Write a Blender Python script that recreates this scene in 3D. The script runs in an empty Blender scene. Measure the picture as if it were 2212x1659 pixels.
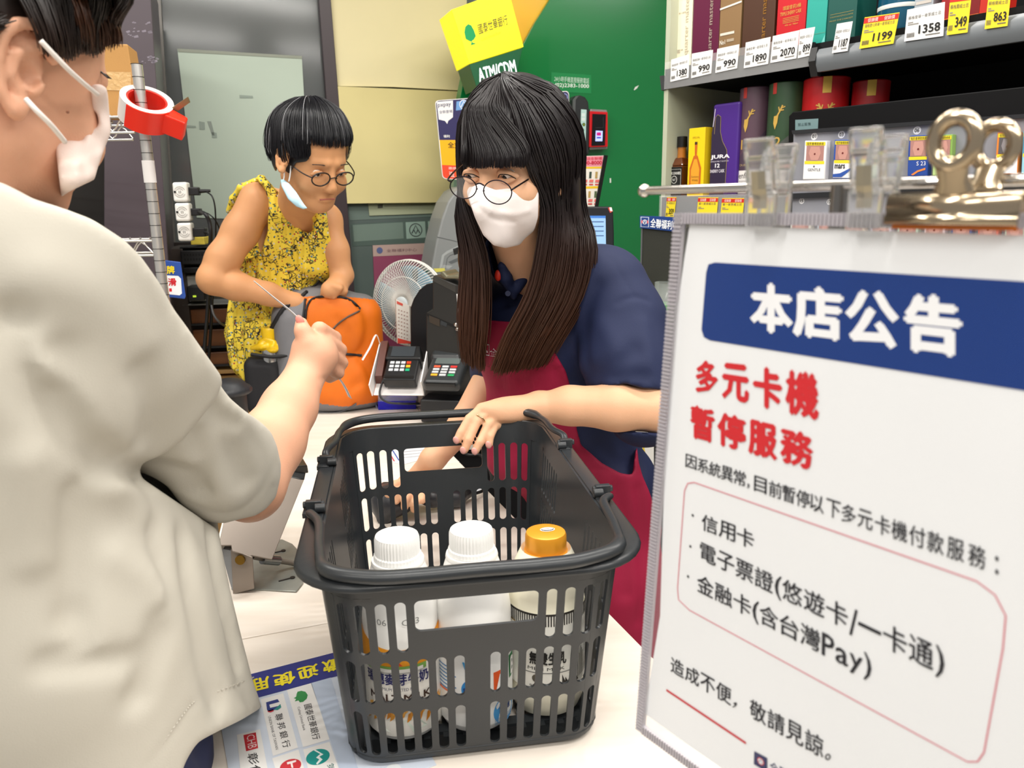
import bpy, bmesh, math, random
import numpy as np
from mathutils import Vector, Matrix, Euler, Quaternion

# ---------------------------------------------------------------- camera, world, lights, exposure
SC = bpy.context.scene
COL = SC.collection
FPX = 1661.0
EYE = np.array([0.0, 0.0, 1.42])
_p = math.atan(FPX / 7101.0); _a = math.atan(100.0 / 7100.0)
FWD = np.array([0, math.cos(_p), -math.sin(_p)])
_r0 = np.array([1.0, 0, 0]); _u0 = np.array([0, math.sin(_p), math.cos(_p)])
RGT = math.cos(_a) * _r0 - math.sin(_a) * _u0
UPV = math.sin(_a) * _r0 + math.cos(_a) * _u0

cam_d = bpy.data.cameras.new('camera'); cam = bpy.data.objects.new('camera', cam_d); COL.objects.link(cam)
cam_d.sensor_width = 36.0; cam_d.lens = FPX / 2212 * 36.0
cam_d.clip_start = 0.02; cam_d.clip_end = 50
cam.matrix_world = Matrix(((RGT[0], UPV[0], -FWD[0], EYE[0]), (RGT[1], UPV[1], -FWD[1], EYE[1]), (RGT[2], UPV[2], -FWD[2], EYE[2]), (0, 0, 0, 1)))
cam_d.dof.use_dof = True; cam_d.dof.focus_distance = 1.15; cam_d.dof.aperture_fstop = 10.5
SC.camera = cam

wd = bpy.data.worlds.new('world'); SC.world = wd; wd.use_nodes = True
wd.node_tree.nodes['Background'].inputs[0].default_value = (1.0, 0.975, 0.945, 1)
wd.node_tree.nodes['Background'].inputs[1].default_value = 0.38
SC.view_settings.view_transform = 'Standard'; SC.view_settings.look = 'None'
SC.view_settings.gamma = 1.0; SC.view_settings.use_curve_mapping = False
SC.view_settings.exposure = 0.02
SC.cycles.max_bounces = 8; SC.cycles.transparent_max_bounces = 12
SC.cycles.sample_clamp_indirect = 4.0

def area(name, loc, sx, sy, power, rot=(0, 0, 0), col=(1.0, 0.965, 0.91)):
    l = bpy.data.lights.new(name, 'AREA'); l.shape = 'RECTANGLE'; l.size = sx; l.size_y = sy; l.energy = power; l.color = col
    o = bpy.data.objects.new(name, l); o.location = loc; o.rotation_euler = rot; COL.objects.link(o); return o
LAMPS = [(-1.3, 0.2), (0.2, 0.2), (1.7, 0.2), (-1.3, 1.6), (0.2, 1.6), (1.7, 1.6), (-1.3, -1.2), (0.2, -1.2), (1.7, -1.2)]
for i, (lx, ly) in enumerate(LAMPS):
    area('ceiling_tube_light', (lx, ly, 2.80), 1.15, 0.12, 24.0)

# ---------------------------------------------------------------- helpers
def V(*a): return np.array(a, float)
def ray(px, py): return FWD + (px - 1106) / FPX * RGT - (py - 829.5) / FPX * UPV
def PZ(px, py, z):
    r = ray(px, py); return EYE + r * ((z - EYE[2]) / r[2])
def PY(px, py, Y):
    r = ray(px, py); return EYE + r * (Y / r[1])
def unit(v):
    v = np.array(v, float); return v / np.linalg.norm(v)
def axdepth(p): return float((np.array(p) - EYE) @ FWD)
def rpx(n, p): return n * axdepth(p) / FPX          # n pixels at point p, in metres

def lin(c):
    c = c / 255.0
    return c / 12.92 if c <= 0.04045 else ((c + 0.055) / 1.055) ** 2.4
def rgb(h):
    if isinstance(h, str):
        h = h.lstrip('#'); return (lin(int(h[0:2], 16)), lin(int(h[2:4], 16)), lin(int(h[4:6], 16)), 1)
    return (lin(h[0]), lin(h[1]), lin(h[2]), 1)

_MC = {}
def M(col, rough=0.5, metal=0.0, bump=0.0, bscale=200.0, var=0.0, vscale=8.0, spec=0.5, coat=0.0, trans=0.0, emit=0.0, alpha=1.0, sss=0.0, ior=1.45, name=None, stretch=None, sheen=0.0):
    key = (str(col), rough, metal, bump, bscale, var, vscale, spec, coat, trans, emit, alpha, sss, ior, stretch, sheen)
    if key in _MC: return _MC[key]
    m = bpy.data.materials.new(name or 'surface'); m.use_nodes = True
    nt = m.node_tree; b = nt.nodes['Principled BSDF']
    c = rgb(col)
    b.inputs['Base Color'].default_value = c
    b.inputs['Roughness'].default_value = rough; b.inputs['Metallic'].default_value = metal
    b.inputs['Specular IOR Level'].default_value = spec; b.inputs['IOR'].default_value = ior
    b.inputs['Coat Weight'].default_value = coat
    b.inputs['Transmission Weight'].default_value = trans
    b.inputs['Alpha'].default_value = alpha
    if sheen: b.inputs['Sheen Weight'].default_value = sheen
    if sss:
        b.inputs['Subsurface Weight'].default_value = sss
        b.inputs['Subsurface Radius'].default_value = (1.0, 0.35, 0.2); b.inputs['Subsurface Scale'].default_value = 0.008
    if emit:
        b.inputs['Emission Color'].default_value = c; b.inputs['Emission Strength'].default_value = emit
    if bump or var:
        tc = nt.nodes.new('ShaderNodeTexCoord'); mp = nt.nodes.new('ShaderNodeMapping')
        nt.links.new(tc.outputs['Object'], mp.inputs[0])
        if stretch: mp.inputs['Scale'].default_value = stretch
    if bump:
        n = nt.nodes.new('ShaderNodeTexNoise'); n.inputs['Scale'].default_value = bscale; n.inputs['Detail'].default_value = 3
        nt.links.new(mp.outputs[0], n.inputs['Vector'])
        bp = nt.nodes.new('ShaderNodeBump'); bp.inputs['Strength'].default_value = bump; bp.inputs['Distance'].default_value = 0.002
        nt.links.new(n.outputs['Fac'], bp.inputs['Height']); nt.links.new(bp.outputs[0], b.inputs['Normal'])
    if var:
        n = nt.nodes.new('ShaderNodeTexNoise'); n.inputs['Scale'].default_value = vscale; n.inputs['Detail'].default_value = 4
        nt.links.new(mp.outputs[0], n.inputs['Vector'])
        r = nt.nodes.new('ShaderNodeMapRange'); r.inputs['From Min'].default_value = 0.3; r.inputs['From Max'].default_value = 0.7
        r.inputs['To Min'].default_value = 1 - var; r.inputs['To Max'].default_value = 1 + var * 0.6
        nt.links.new(n.outputs['Fac'], r.inputs['Value'])
        mx = nt.nodes.new('ShaderNodeVectorMath'); mx.operation = 'SCALE'; mx.inputs[0].default_value = c[:3]
        nt.links.new(r.outputs[0], mx.inputs['Scale']); nt.links.new(mx.outputs[0], b.inputs['Base Color'])
    _MC[key] = m
    return m

def tag(o, label=None, cat=None, group=None, kind=None):
    if label: o['label'] = label
    if cat: o['category'] = cat
    if group: o['group'] = group
    if kind: o['kind'] = kind
    return o
def thing(name, label, cat, loc, group=None):
    o = bpy.data.objects.new(name, None); COL.objects.link(o); o.location = [float(c) for c in loc]
    o.empty_display_size = 0.02
    return tag(o, label, cat, group)
def wloc(o):
    v = V(0, 0, 0)
    while o is not None:
        v = v + V(*o.location); o = o.parent
    return v

class Fr:
    """a local frame: origin o, axes x, y, z"""
    def __init__(s, o, x, y, z=None):
        s.o = np.array(o, float); s.x = unit(x)
        s.z = unit(np.cross(s.x, y)) if z is None else unit(z)
        s.y = unit(np.cross(s.z, s.x))
        s.R = np.stack([s.x, s.y, s.z], 0)
    def p(s, u, v, w=0.0): return s.o + s.x * u + s.y * v + s.z * w
    def P(s, a): return s.o + np.asarray(a, float) @ s.R
    def at(s, u, v, w=0.0): return Fr(s.p(u, v, w), s.x, s.y, s.z)
    def px(s, px, py, w=0.0):
        r = ray(px, py); t = ((s.o + s.z * w - EYE) @ s.z) / (r @ s.z)
        q = EYE + r * t - s.o
        return float(q @ s.x), float(q @ s.y)
    def rot(s, a):           # turned about its z axis
        c, n = math.cos(a), math.sin(a)
        return Fr(s.o, s.x * c + s.y * n, s.y * c - s.x * n, s.z)
WORLD = Fr((0, 0, 0), (1, 0, 0), (0, 1, 0))

class MB:
    def __init__(s): s.v = []; s.f = []; s.m = []; s.n = 0
    def add(s, verts, faces, mi=0):
        verts = np.asarray(verts, float).reshape(-1, 3)
        s.v.append(verts); s.f += [tuple(i + s.n for i in f) for f in faces]; s.m += [mi] * len(faces); s.n += len(verts)
        return s
    def box(s, fr, u0, u1, v0, v1, w0, w1, mi=0):
        P = [fr.p(u, v, w) for w in (w0, w1) for v in (v0, v1) for u in (u0, u1)]
        return s.add(P, [(0, 2, 3, 1), (4, 5, 7, 6), (0, 1, 5, 4), (2, 6, 7, 3), (0, 4, 6, 2), (1, 3, 7, 5)], mi)
    def prism(s, fr, poly, w0, w1, mi=0):
        n = len(poly); P = [fr.p(u, v, w0) for u, v in poly] + [fr.p(u, v, w1) for u, v in poly]
        F = [tuple(range(n - 1, -1, -1)), tuple(range(n, 2 * n))] + [(i, (i + 1) % n, n + (i + 1) % n, n + i) for i in range(n)]
        return s.add(P, F, mi)
    def hull8(s, P, mi=0):   # 8 corners, ordered as in box
        return s.add(P, [(0, 2, 3, 1), (4, 5, 7, 6), (0, 1, 5, 4), (2, 6, 7, 3), (0, 4, 6, 2), (1, 3, 7, 5)], mi)
    def cyl(s, a, b, r, r2=None, n=16, mi=0, cap=True):
        a = np.array(a, float); b = np.array(b, float); r2 = r if r2 is None else r2
        z = unit(b - a); x = unit(np.cross(z, (0.3, 0.8, 0.52) if abs(z[2]) > .7 else (0, 0, 1))); y = np.cross(z, x)
        A = [2 * math.pi * i / n for i in range(n)]
        P = [a + (x * math.cos(t) + y * math.sin(t)) * r for t in A] + [b + (x * math.cos(t) + y * math.sin(t)) * r2 for t in A]
        F = [(i, (i + 1) % n, n + (i + 1) % n, n + i) for i in range(n)]
        if cap: F += [tuple(range(n - 1, -1, -1)), tuple(range(n, 2 * n))]
        return s.add(P, F, mi)
    def lathe(s, prof, fr, n=32, mi=0, rib=None):
        """prof: (r, h) list along fr.z"""
        P = []
        for k, (r, h) in enumerate(prof):
            for i in range(n):
                t = 2 * math.pi * i / n; rr = r + (rib(k, i) if rib else 0)
                P.append(fr.p(rr * math.cos(t), rr * math.sin(t), h))
        F = [(k * n + i, k * n + (i + 1) % n, (k + 1) * n + (i + 1) % n, (k + 1) * n + i) for k in range(len(prof) - 1) for i in range(n)]
        F += [tuple(range(n - 1, -1, -1)), tuple((len(prof) - 1) * n + i for i in range(n))]
        return s.add(P, F, mi)
    def tube(s, path, r, n=8, mi=0, closed=False, flat=1.0, up=None):
        path = [np.array(p, float) for p in path]; N = len(path)
        rs = r if hasattr(r, '__len__') else [r] * N
        P = []; prev = None
        for i in range(N):
            if closed: t = unit(path[(i + 1) % N] - path[i - 1])
            else: t = unit(path[min(i + 1, N - 1)] - path[max(i - 1, 0)])
            if up is not None: x = unit(np.cross(t, up))
            elif prev is None: x = unit(np.cross(t, (0.1, 0.2, 0.97) if abs(t[2]) < .9 else (0.97, 0.1, 0.2)))
            else:
                x = prev - t * (prev @ t); x = unit(x)
            prev = x; y = np.cross(t, x)
            for k in range(n):
                a = 2 * math.pi * k / n
                P.append(path[i] + (x * math.cos(a) + y * math.sin(a) * flat) * rs[i])
        F = [((i % N) * n + k, (i % N) * n + (k + 1) % n, ((i + 1) % N) * n + (k + 1) % n, ((i + 1) % N) * n + k) for i in range(N if closed else N - 1) for k in range(n)]
        if not closed: F += [tuple(range(n - 1, -1, -1)), tuple((N - 1) * n + k for k in range(n))]
        return s.add(P, F, mi)
    def sphere(s, c, r, n=12, mi=0, fr=None, sc=(1, 1, 1)):
        fr = Fr(c, (1, 0, 0), (0, 1, 0)) if fr is None else Fr(c, fr.x, fr.y, fr.z)
        P = [fr.p(0, 0, -r * sc[2])]
        for j in range(1, n):
            ph = math.pi * j / n
            for i in range(2 * n):
                t = math.pi * i / n
                P.append(fr.p(r * sc[0] * math.sin(ph) * math.cos(t), r * sc[1] * math.sin(ph) * math.sin(t), -r * sc[2] * math.cos(ph)))
        P.append(fr.p(0, 0, r * sc[2])); m = 2 * n
        F = [(0, 1 + (i + 1) % m, 1 + i) for i in range(m)]
        F += [(1 + j * m + i, 1 + j * m + (i + 1) % m, 1 + (j + 1) * m + (i + 1) % m, 1 + (j + 1) * m + i) for j in range(n - 2) for i in range(m)]
        L = len(P) - 1; F += [(L, 1 + (n - 2) * m + i, 1 + (n - 2) * m + (i + 1) % m) for i in range(m)]
        return s.add(P, F, mi)
    def build(s, name, mats, parent=None, smooth=None, bevel=0, bseg=2, solid=0, merge=False, subd=0):
        v = np.concatenate(s.v) if s.v else np.zeros((0, 3))
        v = v - wloc(parent)
        me = bpy.data.meshes.new(name); me.from_pydata([tuple(p) for p in v], [], s.f)
        if not isinstance(mats, (list, tuple)): mats = [mats]
        for m in mats: me.materials.append(m)
        me.polygons.foreach_set('material_index', s.m)
        return fin(name, me, parent, smooth, bevel, bseg, solid, merge, subd)
def fin(name, me, parent=None, smooth=None, bevel=0, bseg=2, solid=0, merge=False, subd=0):
    if merge:
        bm = bmesh.new(); bm.from_mesh(me); bmesh.ops.remove_doubles(bm, verts=bm.verts, dist=1e-5)
        bmesh.ops.recalc_face_normals(bm, faces=bm.faces); bm.to_mesh(me); bm.free()
    o = bpy.data.objects.new(name, me); COL.objects.link(o)
    if parent is not None: o.parent = parent
    if smooth is not None:
        me.shade_smooth()
        if smooth < 180:
            me.set_sharp_from_angle(angle=math.radians(smooth))
    if solid:
        md = o.modifiers.new('solid', 'SOLIDIFY'); md.thickness = solid; md.offset = 0
    if bevel:
        md = o.modifiers.new('bevel', 'BEVEL'); md.width = bevel; md.segments = bseg; md.limit_method = 'ANGLE'; md.angle_limit = math.radians(40)
        md.harden_normals = False
    if subd:
        md = o.modifiers.new('subd', 'SUBSURF'); md.levels = subd; md.render_levels = subd
    return o

# ---- lettering: glyph outlines as thin printed faces
_TX = {}
def glyphs(s, bold=0.0, shear=0.0):
    k = (s, bold, shear)
    if k not in _TX:
        c = bpy.data.curves.new('txt', 'FONT'); c.body = s; c.size = 1.0; c.resolution_u = 2; c.shear = shear
        c.align_x = 'LEFT'
        o = bpy.data.objects.new('txt', c); COL.objects.link(o)
        dg = bpy.context.evaluated_depsgraph_get(); ev = o.evaluated_get(dg); me = ev.to_mesh()
        n = len(me.vertices); co = np.zeros(n * 3); me.vertices.foreach_get('co', co); co = co.reshape(-1, 3)
        F = [tuple(p.vertices) for p in me.polygons]
        ev.to_mesh_clear(); bpy.data.objects.remove(o); bpy.data.curves.remove(c)
        lo = co[:, :2].min(0); hi = co[:, :2].max(0)
        if bold:     # heavier strokes: the outline repeated a little to each side
            b = bold * .9; base = co.copy(); F0 = list(F); m = len(base)
            offs = [(b, 0), (-b, 0), (0, b * .8), (0, -b * .8)]
            for j, (dx, dy) in enumerate(offs):
                c2 = base.copy(); c2[:, 0] += dx; c2[:, 1] += dy; co = np.concatenate([co, c2]); F += [tuple(i + m * (j + 1) for i in f) for f in F0]
            lo = co[:, :2].min(0); hi = co[:, :2].max(0)
        _TX[k] = ((co[:, :2] - lo) / (hi - lo), F, (hi - lo)[0] / max((hi - lo)[1], 1e-6))
    return _TX[k]

class Print:
    """flat printing on a frame; wrap(u, v, h) -> world point may bend it round a body"""
    def __init__(s, fr, step=0.00035, wrap=None): s.fr = fr; s.mb = MB(); s.mats = []; s.step = step; s.k = 1; s.wrap = wrap
    def _m(s, col, **kw):
        kw.setdefault('rough', 0.55)
        m = col if isinstance(col, bpy.types.Material) else M(col, **kw)
        if m not in s.mats: s.mats.append(m)
        return s.mats.index(m)
    def _put(s, uv, F, mi, k, stack=1):
        h = s.step * k; n = len(uv) // stack; e = s.step * .12
        if s.wrap: P = [s.wrap(u, v, h + e * (i // n)) for i, (u, v) in enumerate(uv)]
        else: P = [s.fr.p(u, v, h + e * (i // n)) for i, (u, v) in enumerate(uv)]
        s.mb.add(P, F, mi)
    def rect(s, u0, v0, u1, v1, col, k=1, r=0, nx=None, **kw):
        mi = s._m(col, **kw)
        if r:
            pts = []
            for cx, cy, a0 in ((u1 - r, v1 - r, 0), (u0 + r, v1 - r, 90), (u0 + r, v0 + r, 180), (u1 - r, v0 + r, 270)):
                for j in range(7):
                    a = math.radians(a0 + j * 15); pts.append((cx + r * math.cos(a), cy + r * math.sin(a)))
            s._put(pts, [tuple(range(len(pts)))], mi, k); return s
        nx = nx or (max(1, int(abs(u1 - u0) / 0.004)) if s.wrap else 1)
        us = np.linspace(u0, u1, nx + 1); uv = [(u, v0) for u in us] + [(u, v1) for u in us]
        s._put(uv, [(i, i + 1, nx + 2 + i, nx + 1 + i) for i in range(nx)], mi, k); return s
    def poly(s, pts, col, k=1, **kw):
        s._put(pts, [tuple(range(len(pts)))], s._m(col, **kw), k); return s
    def tri(s, pts, F, col, k=1, **kw):
        s._put(pts, F, s._m(col, **kw), k); return s
    def disc(s, u, v, r, col, k=1, r2=None, n=24, a0=0, **kw):
        r2 = r2 or r
        return s.poly([(u + r * math.cos(2 * math.pi * i / n), v + r2 * math.sin(2 * math.pi * i / n)) for i in range(n)], col, k, **kw)
    def line(s, pts, w, col, k=1, closed=False, **kw):
        mi = s._m(col, **kw); n = len(pts); P = []
        pts = [np.array(p, float) for p in pts]
        for i in range(n):
            a = pts[i - 1] if (i > 0 or closed) else pts[i]; b = pts[(i + 1) % n] if (i < n - 1 or closed) else pts[i]
            t = b - a; t = t / (np.linalg.norm(t) + 1e-12); nn = np.array([-t[1], t[0]]) * w / 2
            P += [pts[i] + nn, pts[i] - nn]
        F = [(2 * i, 2 * i + 1, (2 * i + 3) % (2 * n), (2 * i + 2) % (2 * n)) for i in range(n if closed else n - 1)]
        s._put(P, F, mi, k); return s
    def text(s, t, u0, v0, u1, v1, col, k=2, bold=0.0, fit='box', shear=0, ang=0, **kw):
        """fit 'box': squeeze into the rectangle; 'h': height v0..v1, start at u0"""
        uv, F, asp = glyphs(t, bold, shear)
        w = (u1 - u0) if fit == 'box' else asp * (v1 - v0)
        P = np.stack([uv[:, 0] * w, uv[:, 1] * (v1 - v0)], 1)
        if ang:
            c, n = math.cos(ang), math.sin(ang); P = np.stack([P[:, 0] * c - P[:, 1] * n, P[:, 0] * n + P[:, 1] * c], 1)
        P = P + np.array([u0, v0])
        s._put([tuple(p) for p in P], F, s._m(col, **kw), k, 5 if bold else 1); return s
    def quad_text(s, t, q, col, k=2, bold=0.0, **kw):
        """q: four corners bl, br, tr, tl in frame units"""
        uv, F, asp = glyphs(t, bold); q = [np.array(c, float) for c in q]
        P = [q[0] * (1 - a) * (1 - b) + q[1] * a * (1 - b) + q[2] * a * b + q[3] * (1 - a) * b for a, b in uv]
        s._put([tuple(p) for p in P], F, s._m(col, **kw), k, 5 if bold else 1); return s
    def build(s, name, parent): return s.mb.build(name, s.mats or [M('808080')], parent)

def copy_tree(o, parent=None, col=None):
    c = o.copy(); COL.objects.link(c)
    if parent is not None: c.parent = parent
    for ch in [x for x in o.children]: copy_tree(ch, c)
    return c
def smoothpath(pts, n=8, closed=False):
    """Catmull-Rom through points"""
    pts = [np.array(p, float) for p in pts]; N = len(pts); out = []
    for i in range(N if closed else N - 1):
        if closed: a, b, c, d = pts[i - 1], pts[i], pts[(i + 1) % N], pts[(i + 2) % N]
        else: a, b, c, d = pts[max(i - 1, 0)], pts[i], pts[i + 1], pts[min(i + 2, N - 1)]
        for j in range(n):
            t = j / n
            out.append(0.5 * ((2 * b) + (-a + c) * t + (2 * a - 5 * b + 4 * c - d) * t * t + (-a + 3 * b - 3 * c + d) * t ** 3))
    if not closed: out.append(pts[-1])
    return out

# ---- solids from blended distance fields, meshed with surface nets
class Vol:
    def __init__(s, h): s.h = h; s.ops = []; s.lo = V(1e9, 1e9, 1e9); s.hi = -s.lo
    def _b(s, lo, hi): s.lo = np.minimum(s.lo, lo); s.hi = np.maximum(s.hi, hi)
    def cone(s, a, ra, b, rb, k=0.01, sub=False):
        a = np.array(a, float); b = np.array(b, float); R = max(ra, rb)
        lo, hi = np.minimum(a, b) - R, np.maximum(a, b) + R
        def f(P):
            ba = b - a; L2 = ba @ ba; pa = P - a
            t = np.clip((pa @ ba) / max(L2, 1e-12), 0, 1)
            return np.linalg.norm(pa - t[..., None] * ba, axis=-1) - (ra + (rb - ra) * t)
        return s._op(f, lo, hi, k, sub)
    def chain(s, pts, k=0.01, sub=False):
        """pts: (point, radius)"""
        for (a, ra), (b, rb) in zip(pts[:-1], pts[1:]): s.cone(a, ra, b, rb, k, sub)
        return s
    def ball(s, c, r, k=0.01, sub=False): return s.cone(c, r, np.array(c, float) + 1e-6, r, k, sub)
    def ell(s, c, rad, fr=None, k=0.01, sub=False):
        c = np.array(c, float); rad = np.array(rad, float); R = fr.R if fr is not None else np.eye(3)
        ext = np.sqrt(((R * rad[:, None]) ** 2).sum(0)); lo, hi = c - ext, c + ext
        def f(P):
            q = (P - c) @ R.T; k0 = np.linalg.norm(q / rad, axis=-1); k1 = np.linalg.norm(q / rad ** 2, axis=-1)
            return k0 * (k0 - 1) / np.maximum(k1, 1e-9)
        return s._op(f, lo, hi, k, sub)
    def box(s, c, half, fr=None, r=0.005, k=0.005, sub=False):
        c = np.array(c, float); half = np.array(half, float); R = fr.R if fr is not None else np.eye(3)
        ext = np.abs(R * half[:, None]).sum(0); lo, hi = c - ext, c + ext
        def f(P):
            q = np.abs((P - c) @ R.T) - (half - r)
            return np.linalg.norm(np.maximum(q, 0), axis=-1) + np.minimum(q.max(-1), 0) - r
        return s._op(f, lo, hi, k, sub)
    def plane(s, p, n, k=0.004):
        """cut away the side n points to"""
        p = np.array(p, float); n = unit(n)
        s.ops.append(('cutall', lambda P: (P - p) @ n, None, None, k)); return s
    def _op(s, f, lo, hi, k, sub):
        if not sub: s._b(lo, hi)
        s.ops.append(('sub' if sub else 'add', f, lo, hi, k)); return s
    def crease(s, pts, amp, r):
        """dent (amp > 0) or ridge (amp < 0) along a world polyline"""
        pts = [np.array(p, float) for p in pts]
        A = np.array(pts); lo, hi = A.min(0) - 2.6 * r, A.max(0) + 2.6 * r
        def f(P):
            d = None
            for a, b in zip(pts[:-1], pts[1:]):
                ba = b - a; t = np.clip(((P - a) @ ba) / max(ba @ ba, 1e-12), 0, 1)
                e = ((P - a - t[..., None] * ba) ** 2).sum(-1); d = e if d is None else np.minimum(d, e)
            return amp * np.exp(-d / (2 * (r * 0.6) ** 2))
        s.ops.append(('disp', f, lo, hi, 0)); return s
    def wave(s, fn, lo=None, hi=None): s.ops.append(('disp', fn, lo, hi, 0)); return s
    def cutpx(s, poly, keep_in=True, k=0.002, yr=None):
        """trim with the outline that a pixel polygon makes; yr: only between these world depths"""
        A = np.array(poly, float)
        def f(P):
            d = P - EYE; z = np.maximum(d @ FWD, 1e-3); X = 1106 + FPX * (d @ RGT) / z; Y = 829.5 - FPX * (d @ UPV) / z
            best = np.full(X.shape, 1e18); ins = np.zeros(X.shape, bool); n = len(A)
            for i in range(n):
                a, b = A[i], A[(i + 1) % n]; e = b - a
                t = np.clip(((X - a[0]) * e[0] + (Y - a[1]) * e[1]) / max(e @ e, 1e-9), 0, 1)
                best = np.minimum(best, (X - a[0] - t * e[0]) ** 2 + (Y - a[1] - t * e[1]) ** 2)
                c = ((a[1] > Y) != (b[1] > Y)) & (X < (b[0] - a[0]) * (Y - a[1]) / (b[1] - a[1] + 1e-12) + a[0]); ins ^= c
            g = np.sqrt(best) * z / FPX; g = np.where(ins, -g, g)
            if not keep_in: g = -g
            if yr is not None: g = np.where((P[..., 1] >= yr[0]) & (P[..., 1] <= yr[1]), g, -1.0 if not keep_in else g)
            return g
        s.ops.append(('cutnear', f, None, None, k)); return s
    def field(s):
        h = s.h; o = s.lo - 4 * h; n = np.ceil((s.hi - s.lo) / h).astype(int) + 9
        F = np.full(n, 1.0, np.float32); ax = [o[i] + h * np.arange(n[i]) for i in range(3)]
        for kind, f, lo, hi, k in s.ops:
            if lo is None: i0, i1 = np.zeros(3, int), n
            else:
                pad = k + 3 * h if kind != 'disp' else 0
                i0 = np.clip(np.floor((lo - pad - o) / h).astype(int), 0, n); i1 = np.clip(np.ceil((hi + pad - o) / h).astype(int) + 1, 0, n)
            if (i1 <= i0).any(): continue
            sl = tuple(slice(a, b) for a, b in zip(i0, i1))
            X, Y, Z = np.meshgrid(ax[0][sl[0]], ax[1][sl[1]], ax[2][sl[2]], indexing='ij')
            P = np.stack([X, Y, Z], -1); old = F[sl].astype(float)
            if kind == 'cutnear':
                near = old < 0.02
                if near.any():
                    o_ = old[near]; d = f(P[near])
                    if k > 0:
                        t = np.clip(0.5 - 0.5 * (o_ - d) / k, 0, 1); d = o_ * (1 - t) + d * t + k * t * (1 - t)
                    else: d = np.maximum(o_, d)
                    old[near] = d
                F[sl] = old; continue
            if kind == 'disp':
                near = np.abs(old) < 0.03
                if near.any(): old[near] += f(P[near])
                F[sl] = old; continue
            d = f(P)
            if kind == 'add':
                if k > 0:
                    t = np.clip(0.5 + 0.5 * (old - d) / k, 0, 1); d = old * (1 - t) + d * t - k * t * (1 - t)
                else: d = np.minimum(old, d)
            else:
                d = -d if kind == 'sub' else d
                if k > 0:
                    t = np.clip(0.5 - 0.5 * (old - d) / k, 0, 1); d = old * (1 - t) + d * t + k * t * (1 - t)
                else: d = np.maximum(old, d)
            F[sl] = d
        return F, o
    def mesh(s, name, mats, parent=None, relax=1, paint=None):
        F, o = s.field(); s._F, s._o = F, o; h = s.h
        ins = F < 0; nx, ny, nz = F.shape
        cnt = np.zeros((nx - 1, ny - 1, nz - 1), np.int8)
        C8 = [(a, b, c) for a in (0, 1) for b in (0, 1) for c in (0, 1)]
        for a, b, c in C8: cnt += ins[a:nx - 1 + a, b:ny - 1 + b, c:nz - 1 + c]
        act = np.argwhere((cnt > 0) & (cnt < 8)); idx = -np.ones(cnt.shape, np.int64); idx[tuple(act.T)] = np.arange(len(act))
        acc = np.zeros((len(act), 3)); num = np.zeros(len(act))
        for i, p in enumerate(C8):
            for q in C8[i + 1:]:
                if sum(abs(x - y) for x, y in zip(p, q)) != 1: continue
                fa = F[act[:, 0] + p[0], act[:, 1] + p[1], act[:, 2] + p[2]]; fb = F[act[:, 0] + q[0], act[:, 1] + q[1], act[:, 2] + q[2]]
                m = (fa < 0) != (fb < 0); t = np.where(m, fa / np.where(m, fa - fb, 1), 0)
                pt = np.array(p) + t[:, None] * (np.array(q) - np.array(p)); acc += pt * m[:, None]; num += m
        vert = (act + acc / num[:, None]) * h + o
        quads = []
        for ax in range(3):
            u, w = [(1, 2), (2, 0), (0, 1)][ax]
            sa = [slice(1, -1)] * 3; sb = [slice(1, -1)] * 3; sa[ax] = slice(0, -1); sb[ax] = slice(1, None)
            A = ins[tuple(sa)]; B = ins[tuple(sb)]; E = np.argwhere(A != B)
            if not len(E): continue
            off = np.array([1, 1, 1]); off[ax] = 0; g = E + off
            fl = A[tuple(E.T)]
            du = np.zeros(3, int); du[u] = 1; dw = np.zeros(3, int); dw[w] = 1
            c = [g - du - dw, g - dw, g, g - du]
            ids = np.stack([idx[tuple(x.T)] for x in c], 1)
            ids[~fl] = ids[~fl][:, ::-1]; quads.append(ids)
        Q = np.concatenate(quads); Q = Q[(Q >= 0).all(1)]
        if relax:
            for _ in range(relax):
                sm = np.zeros_like(vert); ct = np.zeros(len(vert))
                for i in range(4):
                    a, b = Q[:, i], Q[:, (i + 1) % 4]
                    np.add.at(sm, a, vert[b]); np.add.at(ct, a, 1); np.add.at(sm, b, vert[a]); np.add.at(ct, b, 1)
                vert = 0.5 * vert + 0.5 * sm / np.maximum(ct, 1)[:, None]
        vw = vert; vert = vert - wloc(parent)
        me = bpy.data.meshes.new(name); me.vertices.add(len(vert)); me.vertices.foreach_set('co', vert.ravel())
        me.loops.add(len(Q) * 4); me.polygons.add(len(Q)); me.loops.foreach_set('vertex_index', Q.ravel().astype(np.int32))
        me.polygons.foreach_set('loop_start', np.arange(0, len(Q) * 4, 4, dtype=np.int32))
        me.polygons.foreach_set('loop_total', np.full(len(Q), 4, np.int32))
        if not isinstance(mats, (list, tuple)): mats = [mats]
        for m in mats: me.materials.append(m)
        me.update(calc_edges=True)
        if paint is not None:
            cen = vw[Q].mean(1); me.polygons.foreach_set('material_index', paint(cen).astype(np.int32))
        me.shade_smooth()
        ob = bpy.data.objects.new(name, me); COL.objects.link(ob)
        if parent is not None: ob.parent = parent
        return ob
    def hit(s, px, py, lift=0.0):
        """where the camera ray through a pixel meets the solid (call after field())"""
        if not hasattr(s, '_F'): s._F, s._o = s.field()
        r = ray(px, py); r = r / np.linalg.norm(r)
        t = np.arange(0.2, 4.0, s.h * 0.5); P = EYE + r * t[:, None]
        I = np.round((P - s._o) / s.h).astype(int); ok = ((I >= 0) & (I < np.array(s._F.shape))).all(1)
        val = np.ones(len(t)); val[ok] = s._F[tuple(I[ok].T)]
        k = np.argmax(val < 0)
        if val[k] >= 0: return None
        return P[k] - r * lift
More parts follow.
